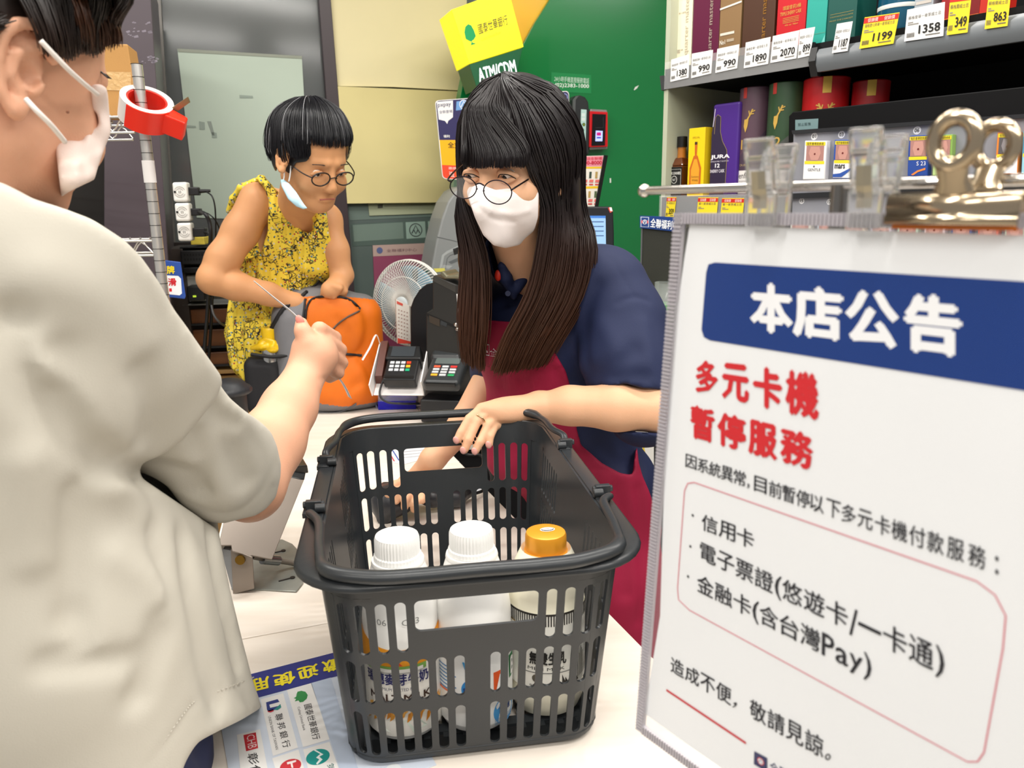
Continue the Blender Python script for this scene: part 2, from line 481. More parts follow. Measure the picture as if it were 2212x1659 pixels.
    def folds(s, lines):
        """lines: (pixel polyline, amp, radius); found on the solid as it is so far"""
        s._F, s._o = s.field(); out = []
        for pts, amp, r in lines:
            w = [s.hit(x, y) for x, y in pts]; w = [q for q in w if q is not None]
            if len(w) > 1:
                w = smoothpath(w, 4); out.append((w, amp, r))
        for w, amp, r in out: s.crease(w, amp, r)
        return s
# ================================================================ the room
def arch(o): o['kind'] = 'structure'; return o
WF = Fr((0, 3.2, 0), (.938, .347, 0), (0, 0, 1))       # back wall frame: x along the wall, y up, z to the camera
assert WF.z[1] < 0
def wq(fr, pts, w=0): return [fr.px(x, y, w) for x, y in pts]

mb = MB(); mb.box(WORLD, -3.2, 4.2, -3.0, 5.2, -0.05, 0.0)
arch(mb.build('floor', M('b9b2a6', .25, var=.08, vscale=3)))
mb = MB(); mb.box(WORLD, -3.2, 4.2, -3.0, 5.2, 2.95, 3.0)
arch(mb.build('ceiling', M('e8e6e0', .8)))
mb = MB(); mb.box(WF, -3.6, 4.6, 0, 2.95, -0.12, -0.03)
arch(mb.build('wall_back', M('5d5f5e', .35, var=.05, vscale=2)))
for i, (lx, ly) in enumerate(LAMPS):
    t = thing('ceiling_lamp', 'long white ceiling lamp fitting, ' + ('left', 'middle', 'right')[i % 3] + ' of the row ' + ('above the customers', 'above the counter', 'behind the viewer')[i // 3], 'ceiling lamp', (lx, ly, 2.95), 'ceiling lamps over the shop')
    mb = MB(); mb.box(WORLD, lx - .62, lx + .62, ly - .09, ly + .09, 2.83, 2.95); mb.build('housing', M('f2f2ee', .5), t, bevel=.004)

# glazing behind: dark film glass on the left, frosted glass with bands in the middle
def wallslab(name, pts, w0, w1, m, parent=None, bevel=0, fr=WF):
    mb = MB(); mb.prism(fr, wq(fr, pts, w1), w0, w1); return mb.build(name, m, parent, bevel=bevel)
GL = M('585b5b', .12, spec=.6, var=.04, vscale=1.5)
win = thing('window_1', None, None, WF.p(*WF.px(520, 400, 0)))
win['kind'] = 'structure'
wallslab('pane', [(330, -60), (700, -60), (765, 900), (395, 900)], -0.02, 0.0, GL, win)
wallslab('frame', [(326, -60), (344, -60), (402, 900), (382, 900)], -0.02, 0.03, M('6d6a66', .35, metal=.3), win, .002)
wallslab('frame', [(684, -60), (710, -60), (788, 900), (758, 900)], -0.02, 0.035, M('3b3034', .35), win, .002)
GL2 = M('56625f', .15, spec=.6, var=.05, vscale=1.5)
win = thing('window_2', None, None, WF.p(*WF.px(860, 520, 0))); win['kind'] = 'structure'
wallslab('pane', [(708, -60), (1600, -60), (1600, 900), (786, 900)], -0.02, 0.002, GL2, win)
# frosted bands with the store emblem
pr = Print(WF.at(0, 0, .003))
def fq(p, pts, col, k=1, **kw): p.poly(wq(p.fr, pts), col, k, **kw)
fr_l = M('8fa69b', .35); fr_d = M('47504f', .3)
fq(pr, [(752, 440), (1000, 430), (1000, 465), (756, 476)], M('64746d', .4), 1)
fq(pr, [(758, 484), (1000, 472), (1000, 522), (762, 532)], M('50605a', .3), 1)
fq(pr, [(762, 486), (870, 480), (872, 515), (765, 522)], M('6e8077', .4), 2)
fq(pr, [(876, 480), (918, 478), (920, 513), (878, 516)], fr_l, 2)
fq(pr, [(924, 478), (990, 474), (990, 509), (926, 512)], fr_l, 2)
c = pr.fr.px(898, 497); rr = 13.5 * 3.0 / FPX
ring = [(c[0] + rr * math.cos(a * .2618), c[1] + rr * math.sin(a * .2618)) for a in range(24)]
pr.line(ring, .004, fr_d, 3, closed=True)
S_ = rr * .72
pr.line([(c[0] - S_ * .9, c[1] - S_ * .7), (c[0], c[1] + S_), (c[0] + S_ * .9, c[1] - S_ * .7)], .005, fr_d, 3)
pr.line([(c[0] - S_ * .45, c[1]), (c[0], c[1] - S_ * .8), (c[0] + S_ * .45, c[1])], .005, fr_d, 3)
pr.build('frosted_band', win)

# papered sheets on the glass
def onwall(name, label, cat, pts, w0, w1, m, fr=WF, bevel=0, group=None):
    o = wallslab(name, pts, w0, w1, m, None, bevel, fr); tag(o, label, cat, group); return o
sh = onwall('paper_sheet', 'large pale grey green sheet taped inside the dark glass behind the older woman', 'paper', [(383, 105), (652, 122), (662, 300), (668, 480), (425, 470)], .001, .004, M('b3c1b3', .55, var=.06, vscale=2.5))
pr = Print(WF.at(0, 0, .005))
for x0, y0, x1, y1 in ((517, 205, 546, 212), (457, 285, 468, 298), (430, 262, 442, 280), (395, 270, 423, 276)):
    fq(pr, [(x0, y0), (x1, y0 + 2), (x1 + 1, y1), (x0 + 1, y1)], M('8f9c92', .5))
fq(pr, [(383, 105), (652, 121), (652, 127), (385, 112)], M('8c9184', .5))
fq(pr, [(448, 262), (456, 262), (464, 292), (459, 294)], M('8a948c', .5))
pr.build('smudge', sh)['kind'] = 'stuff'
CB = M('d8cb9c', .7, var=.05, vscale=3)
onwall('board', 'cream yellow board covering the upper glass beside the cash machine', 'board', [(708, -40), (1010, -40), (1002, 196), (850, 188), (724, 186)], .004, .02, M('e4d9ae', .7, var=.04, vscale=3), bevel=.001)
onwall('board', 'lower yellow board with bare bottom edge above the frosted glass', 'board', [(723, 186), (1003, 198), (990, 437), (738, 440)], .02, .034, M('d8cb92', .7, var=.07, vscale=3), bevel=.001)
sh = onwall('notice_paper', 'small faded notice strip just under the yellow boards', 'paper', [(795, 440), (965, 436), (963, 460), (798, 466)], .006, .008, M('a3a98c', .6))
pr = Print(WF.at(0, 0, .009)); fq(pr, [(816, 442), (827, 441), (827, 449), (816, 450)], '4a4a40'); fq(pr, [(830, 444), (960, 439), (960, 442), (830, 447)], '8a8c74'); pr.build('print', sh)
sh = onwall('poster', 'magenta poster with pink header on the glass behind the white fan', 'poster', [(805, 530), (1000, 522), (1000, 800), (816, 800)], .004, .007, M('8c3f5d', .5))
pr = Print(WF.at(0, 0, .0075)); fq(pr, [(805, 530), (1000, 522), (1000, 545), (806, 554)], 'b39a92')
u, v = pr.fr.px(835, 545); pr.text('全聯福利中心', u, v, u + .12, v + .012, '7a5a62', 3)
u, v = pr.fr.px(820, 541); pr.disc(u, v, .012, '56608c', 3); pr.build('print', sh)

# the dark column on the left with its slim metal edge
CF = Fr((0, 2.62, 0), (.938, .347, 0), (0, 0, 1))
mb = MB(); mb.prism(CF, wq(CF, [(225, -60), (322, -60), (386, 900), (335, 980), (225, 980)]), -.35, 0)
arch(mb.build('trim_1', M('4a4147', .38, var=.07, vscale=5, bump=.1, bscale=30), bevel=.002))
mb = MB(); mb.prism(CF, wq(CF, [(-500, -60), (232, -60), (232, 980), (-500, 980)], -.15), -.5, -.15)
arch(mb.build('wall_left', M('1b1714', .3, var=.2, vscale=9)))
pr = Print(CF); random.seed(4)
for (x, y, r) in ((300, 60, 14), (318, 130, 9), (283, 72, 8), (330, 128, 6)):
    for k in range(9):
        xx = x + random.uniform(-1, 1) * r * 1.6; yy = y + random.uniform(-1, 1) * r; w = random.uniform(1, 5)
        fq(pr, [(xx, yy), (xx + w * 2, yy - w * .6), (xx + w * 2.4, yy + w * .5), (xx + w * .5, yy + w * .8)], M('77707a', .6))
arch(pr.build('trim_2', None))
# ================================================================ counter
CZ = 0.84
C_TOP = M('f0e3d0', .32, var=.035, vscale=5, spec=.45, stretch=(1, 1, 1))
def streaky(name, c1, c2):
    m = bpy.data.materials.new(name); m.use_nodes = True; nt = m.node_tree; b = nt.nodes['Principled BSDF']
    tc = nt.nodes.new('ShaderNodeTexCoord'); mp = nt.nodes.new('ShaderNodeMapping'); mp.inputs['Rotation'].default_value = (0, 0, -.36); mp.inputs['Scale'].default_value = (1.2, 9, 1)
    n = nt.nodes.new('ShaderNodeTexNoise'); n.inputs['Scale'].default_value = 4; n.inputs['Detail'].default_value = 5; n.inputs['Roughness'].default_value = .55
    cr = nt.nodes.new('ShaderNodeValToRGB'); cr.color_ramp.elements[0].position = .3; cr.color_ramp.elements[1].position = .68
    cr.color_ramp.elements[0].color = rgb(c1); cr.color_ramp.elements[1].color = rgb(c2)
    nt.links.new(tc.outputs['Object'], mp.inputs[0]); nt.links.new(mp.outputs[0], n.inputs['Vector']); nt.links.new(n.outputs['Fac'], cr.inputs[0]); nt.links.new(cr.outputs[0], b.inputs['Base Color'])
    b.inputs['Roughness'].default_value = .3; return m
C_TOP = streaky('counter_laminate', 'eadfd2', 'f1e8dd')
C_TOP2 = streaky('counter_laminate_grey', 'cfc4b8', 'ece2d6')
ctr = thing('counter', 'long cream laminate checkout counter under the shopping basket', 'counter', (0, 1.2, CZ))
LE = [(-.262, .42), (-.337, .733), (-.475, 1.06), (-.655, 1.75), (-.69, 2.1), (-.78, 2.62)]
def le(y): return np.interp(y, [p[1] for p in LE], [p[0] for p in LE])
def re_(y): return -.074 - .381 * (y - 1.563)
sl = .352   # slope of the seams
def seampt(x0, y0, side):     # where the seam through (x0,y0) meets the left / right edge
    x = x0
    for _ in range(20):
        y = y0 + sl * (x - x0); x = le(y) if side == 'l' else re_(y)
    return (x, y0 + sl * (x - x0))
s1 = (seampt(-.408, .945, 'l'), seampt(-.408, .945, 'r')); s2 = (seampt(-.45, 1.58, 'l'), seampt(-.45, 1.58, 'r'))
g = .0009
def slab(pts, m, z0=CZ - .03, z1=CZ):
    mb = MB(); mb.prism(WORLD, pts, z0, z1); return mb.build('worktop_panel', m, ctr, bevel=.0015)
slab([(-.262, .42), (.36, .42), (s1[1][0], s1[1][1] - g), (s1[0][0], s1[0][1] - g), (-.337, .733)], C_TOP)
slab([(s1[0][0], s1[0][1] + g), (s1[1][0], s1[1][1] + g), (s2[1][0], s2[1][1] - g), (s2[0][0], s2[0][1] - g), (-.475, 1.06)], C_TOP)
slab([(s2[0][0], s2[0][1] + g), (s2[1][0], s2[1][1] + g), (-.189, 1.865), (-.30, 2.26), (-.36, 2.6), (-.40, 2.6), (-.415, 2.335), (-.72, 2.235), (-.69, 2.1), (-.655, 1.75)], C_TOP)
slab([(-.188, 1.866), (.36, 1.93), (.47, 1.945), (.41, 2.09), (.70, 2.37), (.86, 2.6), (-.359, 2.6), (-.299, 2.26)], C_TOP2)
mb = MB(); mb.prism(WORLD, [(-.255, .44), (.33, .44), (-.16, 1.72), (-.19, 1.88), (-.36, 2.5), (-.43, 2.3), (-.69, 2.2), (-.66, 2.1), (-.63, 1.75), (-.45, 1.08), (-.32, .733)], 0, CZ - .03)
mb.build('cabinet_body', M('cfc7ba', .5), ctr)
mb = MB(); mb.prism(WORLD, [(-.17, 1.9), (.34, 1.96), (.44, 1.975), (.39, 2.1), (.68, 2.38), (.8, 2.55), (-.34, 2.55), (-.28, 2.26)], 0, CZ - .03)
mb.build('back_cabinet_body', M('15161a', .5), ctr)
wb = thing('paper_sheet', 'white sheet with yellow edge stuck on the dark cabinet behind the cashier', 'paper', PY(1393, 1000, 1.93))
bf = Fr(PY(1393, 1000, 1.925), (1, .07, 0), (0, 0, 1))
mb = MB(); a = [bf.px(x, y) for x, y in ((1386, 958), (1412, 958), (1412, 1052), (1396, 1052))]; mb.prism(bf, a, 0, .002); mb.build('sheet', M('e9e6e0', .5), wb)
pr = Print(bf.at(0, 0, .002)); fq(pr, [(1387, 962), (1391, 962), (1396, 990), (1392, 992)], 'e3c62b'); pr.build('print', wb)

# ================================================================ shopping basket
BA = math.radians(8.8)
BF = Fr((-.074, .925, CZ + .002), (math.cos(BA), math.sin(BA), 0), (-math.sin(BA), math.cos(BA), 0))
bk = thing('shopping_basket', 'dark grey plastic shopping basket holding three bottles on the counter', 'shopping basket', BF.o)
BM = M('2c2f32', .34, spec=.5, bump=.05, bscale=600)
NOM = (.143, .227, .045)   # nominal half sizes and corner radius at mid height
LS = [2 * (NOM[0] - NOM[2]), 2 * (NOM[1] - NOM[2])] * 2; LC = math.pi / 2 * NOM[2]
def bwall(q, t, off=0.0):
    """perimeter coordinate q, height t in 0..1 -> basket-frame point; starts on the front side, left end"""
    hx = .137 + .017 * t + off; hy = .209 + .038 * t + off; r = .04 + .012 * t + max(off, -.03)
    per = sum(LS) + 4 * LC; q = q % per; i = 0
    while True:
        if q <= LS[i]: f = q / LS[i]; part = 's'; break
        q -= LS[i]
        if q <= LC: f = q / LC; part = 'c'; break
        q -= LC; i += 1
    cs = [(-(hx - r), -(hy - r)), ((hx - r), -(hy - r)), ((hx - r), (hy - r)), (-(hx - r), (hy - r))]
    a0 = [-90, 0, 90, 180]
    A = cs[i]; Bc = cs[(i + 1) % 4]
    n = [(0, -1), (1, 0), (0, 1), (-1, 0)][i]
    if part == 's': x = A[0] + (Bc[0] - A[0]) * f + n[0] * r; y = A[1] + (Bc[1] - A[1]) * f + n[1] * r
    else:
        a = math.radians(a0[i] + 90 * f); x = Bc[0] + r * math.cos(a); y = Bc[1] + r * math.sin(a)
    return x, y
def bpt(q, t, off=0.0):
    x, y = bwall(q, t, off); return BF.p(x, y, .005 + .235 * t)
class Grid2:
    def __init__(s): s.v = []; s.f = []
    def quad(s, q0, q1, t0, t1, nq=1, nt=1):
        b = len(s.v)
        for j in range(nt + 1):
            for i in range(nq + 1): s.v.append((q0 + (q1 - q0) * i / nq, t0 + (t1 - t0) * j / nt))
        for j in range(nt):
            for i in range(nq):
                a = b + j * (nq + 1) + i; s.f.append((a, a + 1, a + nq + 2, a + nq + 1))
    def hole(s, q0, q1, t0, t1, hq0, hq1, ht0, ht1, rr, ry):
        """tile with a rounded hole; rr radius in q, ry in t"""
        pts = []
        for cx, cy, a0 in ((hq1 - rr, ht1 - ry, 0), (hq0 + rr, ht1 - ry, 90), (hq0 + rr, ht0 + ry, 180), (hq1 - rr, ht0 + ry, 270)):
            for j in range(7):
                a = math.radians(a0 + j * 15); pts.append((cx + rr * math.cos(a), cy + ry * math.sin(a)))
        out = []
        cq, ct = (q0 + q1) / 2, (t0 + t1) / 2
        for k, (x, y) in enumerate(pts):
            c4, j = divmod(k, 7)
            corner = [(q1, t1), (q0, t1), (q0, t0), (q1, t0)][c4]
            if j == 3: out.append(corner)
            elif (c4 % 2 == 0) == (j < 3): out.append((corner[0], y))
            else: out.append((x, corner[1]))
        b = len(s.v); s.v += pts + out; n = 28
        for k in range(n): s.f.append((b + k, b + (k + 1) % n, b + n + (k + 1) % n, b + n + k))
G = Grid2()
rows = [(.04, .28), (.335, .555), (.60, .855)]
bands = [(0, 0.02), (.30, .32), (.57, .575)]   # tile limits
TL = [(0.01, .307), (.307, .572), (.572, .885)]
pitch = .0182
def side(q0, L, short):
    mid = q0 + L / 2
    if short:
        for ri, ((a, b), (t0, t1)) in enumerate(zip(rows, TL)):
            n = 6
            for sgn in (-1, 1):
                for k in range(n):
                    if ri == 2 and k < 3: continue
                    c = mid + sgn * (k + 1.0) * pitch
                    w = .0106
                    G.hole(c - pitch * .5, c + pitch * .5, t0, t1, c - w / 2, c + w / 2, a, b, w / 2 * .98, .022)
            e = 6.5 * pitch
            if ri < 2: G.quad(mid - .5 * pitch, mid + .5 * pitch, t0, t1)
            else:
                hw = 3.5 * pitch
                G.hole(mid - hw, mid + hw, t0, t1, mid - hw + .004, mid + hw - .004, .70, .855, .006, .025)
            s0 = q0 - LC; s1_ = mid - e
            for x0, x1 in ((q0 - LC / 2, mid - e), (mid + e, q0 + L + LC / 2)):
                # corner slot
                c = (x0 + x1) / 2; w = .011
                cc = x0 + (x1 - x0) * .5
                G.quad(x0, cc - w, t0, t1, 4, 1); G.quad(cc + w, x1, t0, t1, 4, 1)
                G.hole(cc - w, cc + w, t0, t1, cc - w * .5, cc + w * .5, a, b, w * .49, .022)
        for t0, t1 in ((0, TL[0][0]), (TL[2][1], 1)):
            G.quad(q0 - LC / 2, q0 + L + LC / 2, t0, t1, 30, 1)
    else:
        for ri, ((a, b), (t0, t1)) in enumerate(zip(rows, TL)):
            A0 = q0 + LC / 2; A1 = q0 + L - LC / 2
            G.quad(q0 + 0 - LC / 2 + LC, A0 + 0, t0, t1, 2, 1) if A0 > q0 + LC / 2 + 1e-6 else None
            n = 7; p2 = .0150
            for end, sg in ((q0 + .004, 1), (q0 + L - .004, -1)):
                for k in range(n):
                    c = end + sg * (k + .5) * p2; w = .0078
                    G.hole(c - p2 / 2, c + p2 / 2, t0, t1, c - w / 2, c + w / 2, a, b, w / 2 * .98, .018)
            G.quad(q0 + .004 + n * p2, q0 + L - .004 - n * p2, t0, t1, 4, 1)
            G.quad(q0 - LC / 2, q0 + .004, t0, t1, 4, 1); G.quad(q0 + L - .004, q0 + L + LC / 2, t0, t1, 4, 1)
        for t0, t1 in ((0, TL[0][0]), (TL[2][1], 1)):
            G.quad(q0 - LC / 2, q0 + L + LC / 2, t0, t1, 30, 1)
q = 0
# each side spans half of the corner before and after it
sides = []
for i in range(4):
    sides.append((q, LS[i], i % 2 == 0)); q += LS[i] + LC
for s_ in sides: side(*s_)
mb = MB(); mb.add([bpt(a, b) for a, b in G.v], G.f)
w = mb.build('basket_wall', BM, bk, smooth=35, solid=.0028, merge=True)
md = w.modifiers.new('crisp', 'EDGE_SPLIT'); md.split_angle = math.radians(35)
# floor with slots
mb = MB()
NP = 48
def ring(off, z, t=0):
    per = sum(LS) + 4 * LC; return [BF.p(*bwall(per * i / 96, t, off), z) for i in range(96)]
def strip(mb, A, B_, mi=0):
    n = len(A); mb.add(A + B_, [(i, (i + 1) % n, n + (i + 1) % n, n + i) for i in range(n)], mi)
fl = MB()
for j in range(9):
    y = -.17 + j * .0425
    fl.box(BF, -.118, .118, y - .007, y + .007, .004, .008)
for i in range(12):
    x = -.118 + i * .0215
    fl.box(BF, x - .0035, x + .0035, -.185, .185, .0035, .0075)
fl.build('basket_floor', BM, bk)
mb = MB(); strip(mb, ring(-.028, .006), ring(-.006, .004)); strip(mb, ring(-.006, .004), ring(0.0008, .012, .05)); mb.build('floor_rim', BM, bk, smooth=60, solid=.003, merge=True)
# rim: swept flange
prof = [(0.0, .232), (.0005, .237), (.003, .2405), (.019, .2400), (.0225, .2375), (.0235, .2345), (.0228, .2325), (.0215, .2325), (.0205, .236), (.004, .236), (.002, .230)]
mb = MB(); per = sum(LS) + 4 * LC; N = 160
rg = []
for off, z in prof: rg.append([BF.p(*bwall(per * i / N, 1.0, off), z) for i in range(N)])
for a, b in zip(rg[:-1], rg[1:]): strip(mb, a, b)
mb.build('rim', BM, bk, smooth=40, merge=True)
# handles and their hinges
def handle(pts, name='carry_handle'):
    h = MB(); path = smoothpath([BF.p(*p) for p in pts], 8)
    n = len(path); rs = []
    for i in range(n):
        t = abs(i / (n - 1) - .5) * 2; rs.append(.0052 if t > .5 else .0052 + .0028 * min(1, (.5 - t) / .06))
    h.tube(path, rs, 12, flat=.82, up=BF.z)
    return h.build(name, BM, bk, smooth=60)
zf = .2485
handle([(-.166, -.083, .236), (-.170, -.098, .246), (-.157, -.135, zf), (-.151, -.20, zf), (-.140, -.246, zf - .001), (-.10, -.266, zf - .002), (-.055, -.270, zf - .002), (0, -.273, zf), (.055, -.270, zf - .002), (.10, -.266, zf - .002), (.140, -.246, zf - .001), (.151, -.20, zf), (.157, -.135, zf), (.170, -.112, .246), (.166, -.098, .236)])
handle([(-.163, .095, .236), (-.168, .11, .250), (-.158, .15, .252), (-.154, .20, .253), (-.138, .243, .253), (-.10, .262, .253), (-.03, .266, .252), (.03, .266, .252), (.10, .262, .253), (.138, .243, .253), (.154, .20, .253), (.158, .15, .252), (.168, .118, .250), (.163, .104, .236)])
for x, y in ((-.168, -.075), (.168, -.09), (-.166, .088), (.166, .097)):
    h = MB(); s_ = 1 if x > 0 else -1
    h.box(BF, x - .009, x + .009, y - .004, y + .004, .238, .252); h.box(BF, x - .012, x + .004, y - .014, y + .014, .236, .242)
    h.cyl(BF.p(x - .008 * s_ - .006, y - .010, .246), BF.p(x - .008 * s_ + .006, y - .010, .246), .0055, n=12)
    h.cyl(BF.p(x - .012, y, .247), BF.p(x + .012, y, .247), .004, n=10)
    h.build('hinge', BM, bk, smooth=35, bevel=.0008)

# ================================================================ bottles
HDPE = M('f3f2ef', .38, spec=.5, sss=0.0)
HDPE2 = M('f4efd9', .36)
def bottle(name, label, px, Y, ztop, R, shape, capcol, bodym, H, caprib=True, capr=.0245):
    p = PY(px, 1160, Y); x = p[0]; zb = CZ + .0105
    fr = Fr((x, Y, zb), BF.x, BF.y); t = thing(name, label, 'bottle', fr.o, 'drink bottles in the basket')
    hb = H - .03
    mb = MB()
    if shape == 'shoulder': prof = [(R * .62, 0), (R * .9, .003), (R, .012), (R, .02), (R, .132), (R * .985, .14), (R * .93, .155), (R * .8, .178), (R * .66, .197), (capr * 1.02, hb - .008), (capr * .9, hb)]
    else: prof = [(R * .6, 0), (R * .88, .004), (R * .97, .014), (R * .975, .036), (R * .955, .037), (R, .040), (R, .134), (R * .95, .137), (R * .97, .146), (R * .92, .16), (R * .80, .178), (R * .64, .193), (capr * 1.05, hb - .006), (capr * .9, hb)]
    mb.lathe(prof, fr, 48); mb.build('body', bodym, t, smooth=45)
    mb = MB(); mb.lathe([(capr * 1.14, hb - .006), (capr * 1.18, hb - .003), (capr * 1.14, hb + .0005)], fr, 40); mb.build('neck_ring', bodym, t, smooth=50)
    c = MB(); cr = capr
    rib = (lambda k, i: (-.0011 if i % 2 else 0) if 1 <= k <= 4 else 0) if caprib else (lambda k, i: (-.00025 if i % 2 else 0) if 2 <= k <= 4 else 0)
    c.lathe([(cr * 1.05, hb + .001), (cr * 1.05, hb + .006), (cr * 1.0, hb + .0075), (cr * .995, hb + .018), (cr * .985, hb + .024), (cr * .93, hb + .0272), (cr * .86, hb + .028)], fr, 88 if caprib else 96, rib=rib)
    cap = c.build('cap', capcol, t, smooth=30)
    return t, fr, cap, hb
def cyl_wrap(fr, R, a0):
    def f(u, v, h):
        a = a0 + u / R; r = R + h
        return fr.p(r * math.cos(a), r * math.sin(a), v)
    return f
CAPW = M('f2f2f0', .4)
b1, f1, _, _ = bottle('milk_bottle', 'white malt milk bottle with orange label, leftmost of the three in the basket', 857, .766, 1.06, .042, 'shoulder', CAPW, HDPE, .229)
b2, f2, _, _ = bottle('yogurt_bottle', 'plain white yogurt bottle with ribbed white cap, middle one in the basket', 1018, .777, 1.06, .042, 'shoulder', CAPW, HDPE, .230)
b3, f3, cp3, hb3 = bottle('milk_bottle', 'cream bottle with golden orange cap and black and white label in the basket', 1179, .802, 1.06, .044, 'round', M('e29a2c', .33, metal=.25), HDPE2, .214, caprib=False, capr=.0235)
af = -math.pi / 2 - BA          # angle facing the camera side
# label 1
wr = cyl_wrap(f1, .0422, -math.pi / 2 - BA + .05); pr = Print(f1, wrap=wr, step=.0003)
U = .016
pr.rect(-.062, .010, .062, .116, 'f6f3ec', 1, nx=40)
ptsb = [(-.062 + i * .0062, .114 + .020 * (abs(-.062 + i * .0062) / .062) ** 2) for i in range(21)]
pr.tri([(u, .094) for u, v in ptsb] + ptsb, [(i, i + 1, 22 + i, 21 + i) for i in range(20)], 'ef9d1e', 2)
pr.rect(-.042, .088, .03, .095, '7fae54', 3); pr.rect(-.024, .088, .026, .092, 'f6f3ec', 4)
pr.poly([(-.004 + a, .100 + b) for a, b in ((-.012, 0), (-.003, .003), (.001, .009), (.002, .003), (.01, .007), (.004, 0), (.008, -.004), (0, -.002), (-.004, -.005), (-.004, -.001))], 'd8321f', 4)
pr.text('瑞穗麥芽牛奶', -.040, .073, .032, .087, '2a2a66', 5, bold=.03)
pr.text('PREMIUM MALTED MILK', -.026, .066, .02, .0695, '3a3a5a', 5)
pr.text('MALT MILK', -.036, .053, .034, .062, '3c2316', 5, bold=.03)
pr.text('2008', -.006, .046, .006, .049, '3c2316', 5)
for k in range(26):
    random.seed(k); u = -.045 + k * .0036; v = .022 + .014 * abs(math.sin(k * 1.1)); c_ = ('e7a13a', 'f0b95a', 'd98a26')[k % 3]
    pr.poly([(u, v), (u + .005, v + .004), (u + .0085, v + .014), (u + .002, v + .011)], c_, 3)
pr.poly([(-.03, .03), (-.018, .016), (0, .012), (.004, .030)], 'e9efe6', 4); pr.poly([(.004, .030), (.012, .014), (.028, .018), (.02, .028)], 'dce8dc', 4)
pr.text('06.2  C13', -.022, .142, .024, .149, '8a8a88', 1)
pr.build('label_print', b1)
wr = cyl_wrap(f2, .0422, -math.pi / 2 - BA + .12); pr = Print(f2, wrap=wr, step=.0003)
pr.rect(-.062, .012, .062, .10, 'f4f4f2', 1, nx=40)
for k in range(7): pr.rect(-.052, .080 - k * .0045, -.03 + (k % 3) * .003, .0815 - k * .0045, '4f86b8', 2)
pr.rect(-.052, .050, -.03, .0525, 'e4744a', 3)
pr.text('YO', -.016, .062, .006, .092, '4aa3dc', 2, bold=.02); pr.disc(-.006, .058, .012, '2d8fd6', 3, r2=.013)
pr.text('特氏BIO', -.016, .055, .012, .061, '1f3d88', 5, bold=.02)
pr.rect(.018, .046, .037, .075, 'e65a1e', 2); pr.text('A', .020, .049, .035, .072, 'ffffff', 4, bold=.05)
pr.rect(.043, .056, .058, .084, '2c7a45', 2); pr.text('B', .0455, .059, .056, .081, 'f4f4f2', 4, bold=.05)
pr.text('YOGURT', -.012, .014, .004, .047, '5fa8dc', 2, bold=.02)
pr.disc(.034, .024, .017, '4b9fde', 2); pr.text('無糖', .024, .022, .042, .032, '1d3f7c', 4, bold=.03)
for k in range(4): pr.rect(.018, .016 - k * .002, .045, .0168 - k * .002, '7fa4c4', 4)
pr.build('label_print', b2)
wr = cyl_wrap(f3, .0443, -math.pi / 2 - BA + .02); pr = Print(f3, wrap=wr, step=.0003)
pr.rect(-.066, .040, .066, .134, 'efeee6', 1, nx=44); pr.rect(-.066, .1315, .066, .134, '2a2622', 2, nx=44)
for k in range(44):
    u = -.064 + k * .003; d = .010 + .008 * (u / .06) ** 2 * (1 if u < 0 else 0)
    pr.rect(u, .122 - d * .3, u + .0014, .1315, '2a2622', 2, nx=1)
pr.line([(-.06 + i * .004, .119 - .0002 * i * i * .3) for i in range(18)], .0016, '8a6a2c', 4)
pr.text('無雙生乳', -.022, .072, .020, .088, '1d1b1a', 3, bold=.04)
pr.text('MEIJI MILK', -.024, .064, .018, .069, '1d1b1a', 3)
pr.rect(-.03, .0615, .03, .0623, '1d1b1a', 3); pr.disc(-.014, .055, .005, '5a5448', 3); pr.text('936 ml', -.022, .043, -.004, .047, '4a4a44', 3)
for k in range(9): pr.poly([(.006 + k * .003, .043), (.010 + k * .0035, .045), (.003 + k * .004, .059 - (k % 3) * .004)], '2a2622', 3)
for k in range(8): pr.rect(.034 + k * .0028, .048, .0352 + k * .0028, .084 - (k % 3) * .004, '5c5a55', 3)
pr.build('label_print', b3)
pr = Print(f3.at(0, -.0, hb3 + .0282)); pr.disc(.0025, .003, .0085, 'f2ece2', 1, r2=.0055); pr.disc(.0025, .003, .0072, '2c2a34', 2, r2=.0044); pr.disc(.0025, .0033, .0066, 'f2ece2', 3, r2=.0038)
pr.rect(-.001, .0028, .005, .0036, 'c0434a', 4); pr.build('cap_sticker', b3)
# ================================================================ notice in its plastic pocket
SG = Fr(PY(1436, 1000, .47), (.6, -.8, 0), (0, 0, 1))
sp = lambda x, y, w=0.0: SG.px(x, y, w)
PAPER = M('eef0f3', .45, var=.012, vscale=12)
sgn = thing('notice_sheet', 'printed white notice in a clear pocket standing before the whisky shelves', 'notice', SG.p(.1, -.2))
crn = [(1490, 485), (1478, 560), (1450, 760), (1436, 1000), (1426, 1330), (1392, 1541)]
Pl = [sp(*c) for c in crn]
R_ = .232
Pbot = [(R_ * i / 8, Pl[-1][1] + .0005 - .002 * math.sin(i)) for i in range(1, 9)]
top = sp(2212, 512); Ptop = [(R_, top[1]), (top[0] * .5, (top[1] + Pl[0][1]) / 2 + .0004)]
mb = MB(); mb.prism(SG, Pl + Pbot + Ptop, -.0006, 0); mb.build('paper', PAPER, sgn)
pr = Print(SG.at(0, 0, .0002), step=.00008)
def SQ(pts): return [sp(*c) for c in pts]
blue = '15387e'
BL = SQ([(1541, 566), (2212, 608), (2212, 845), (1530, 734)])
bl = [sp(1516, 712), sp(1521, 728), sp(1534, 735), sp(2212, 843.5), sp(2212, 608), sp(1545, 567), sp(1531, 571), sp(1526, 588)]
ext = lambda a, b: (.222, a[1] + (b[1] - a[1]) * (.222 - a[0]) / (b[0] - a[0]))
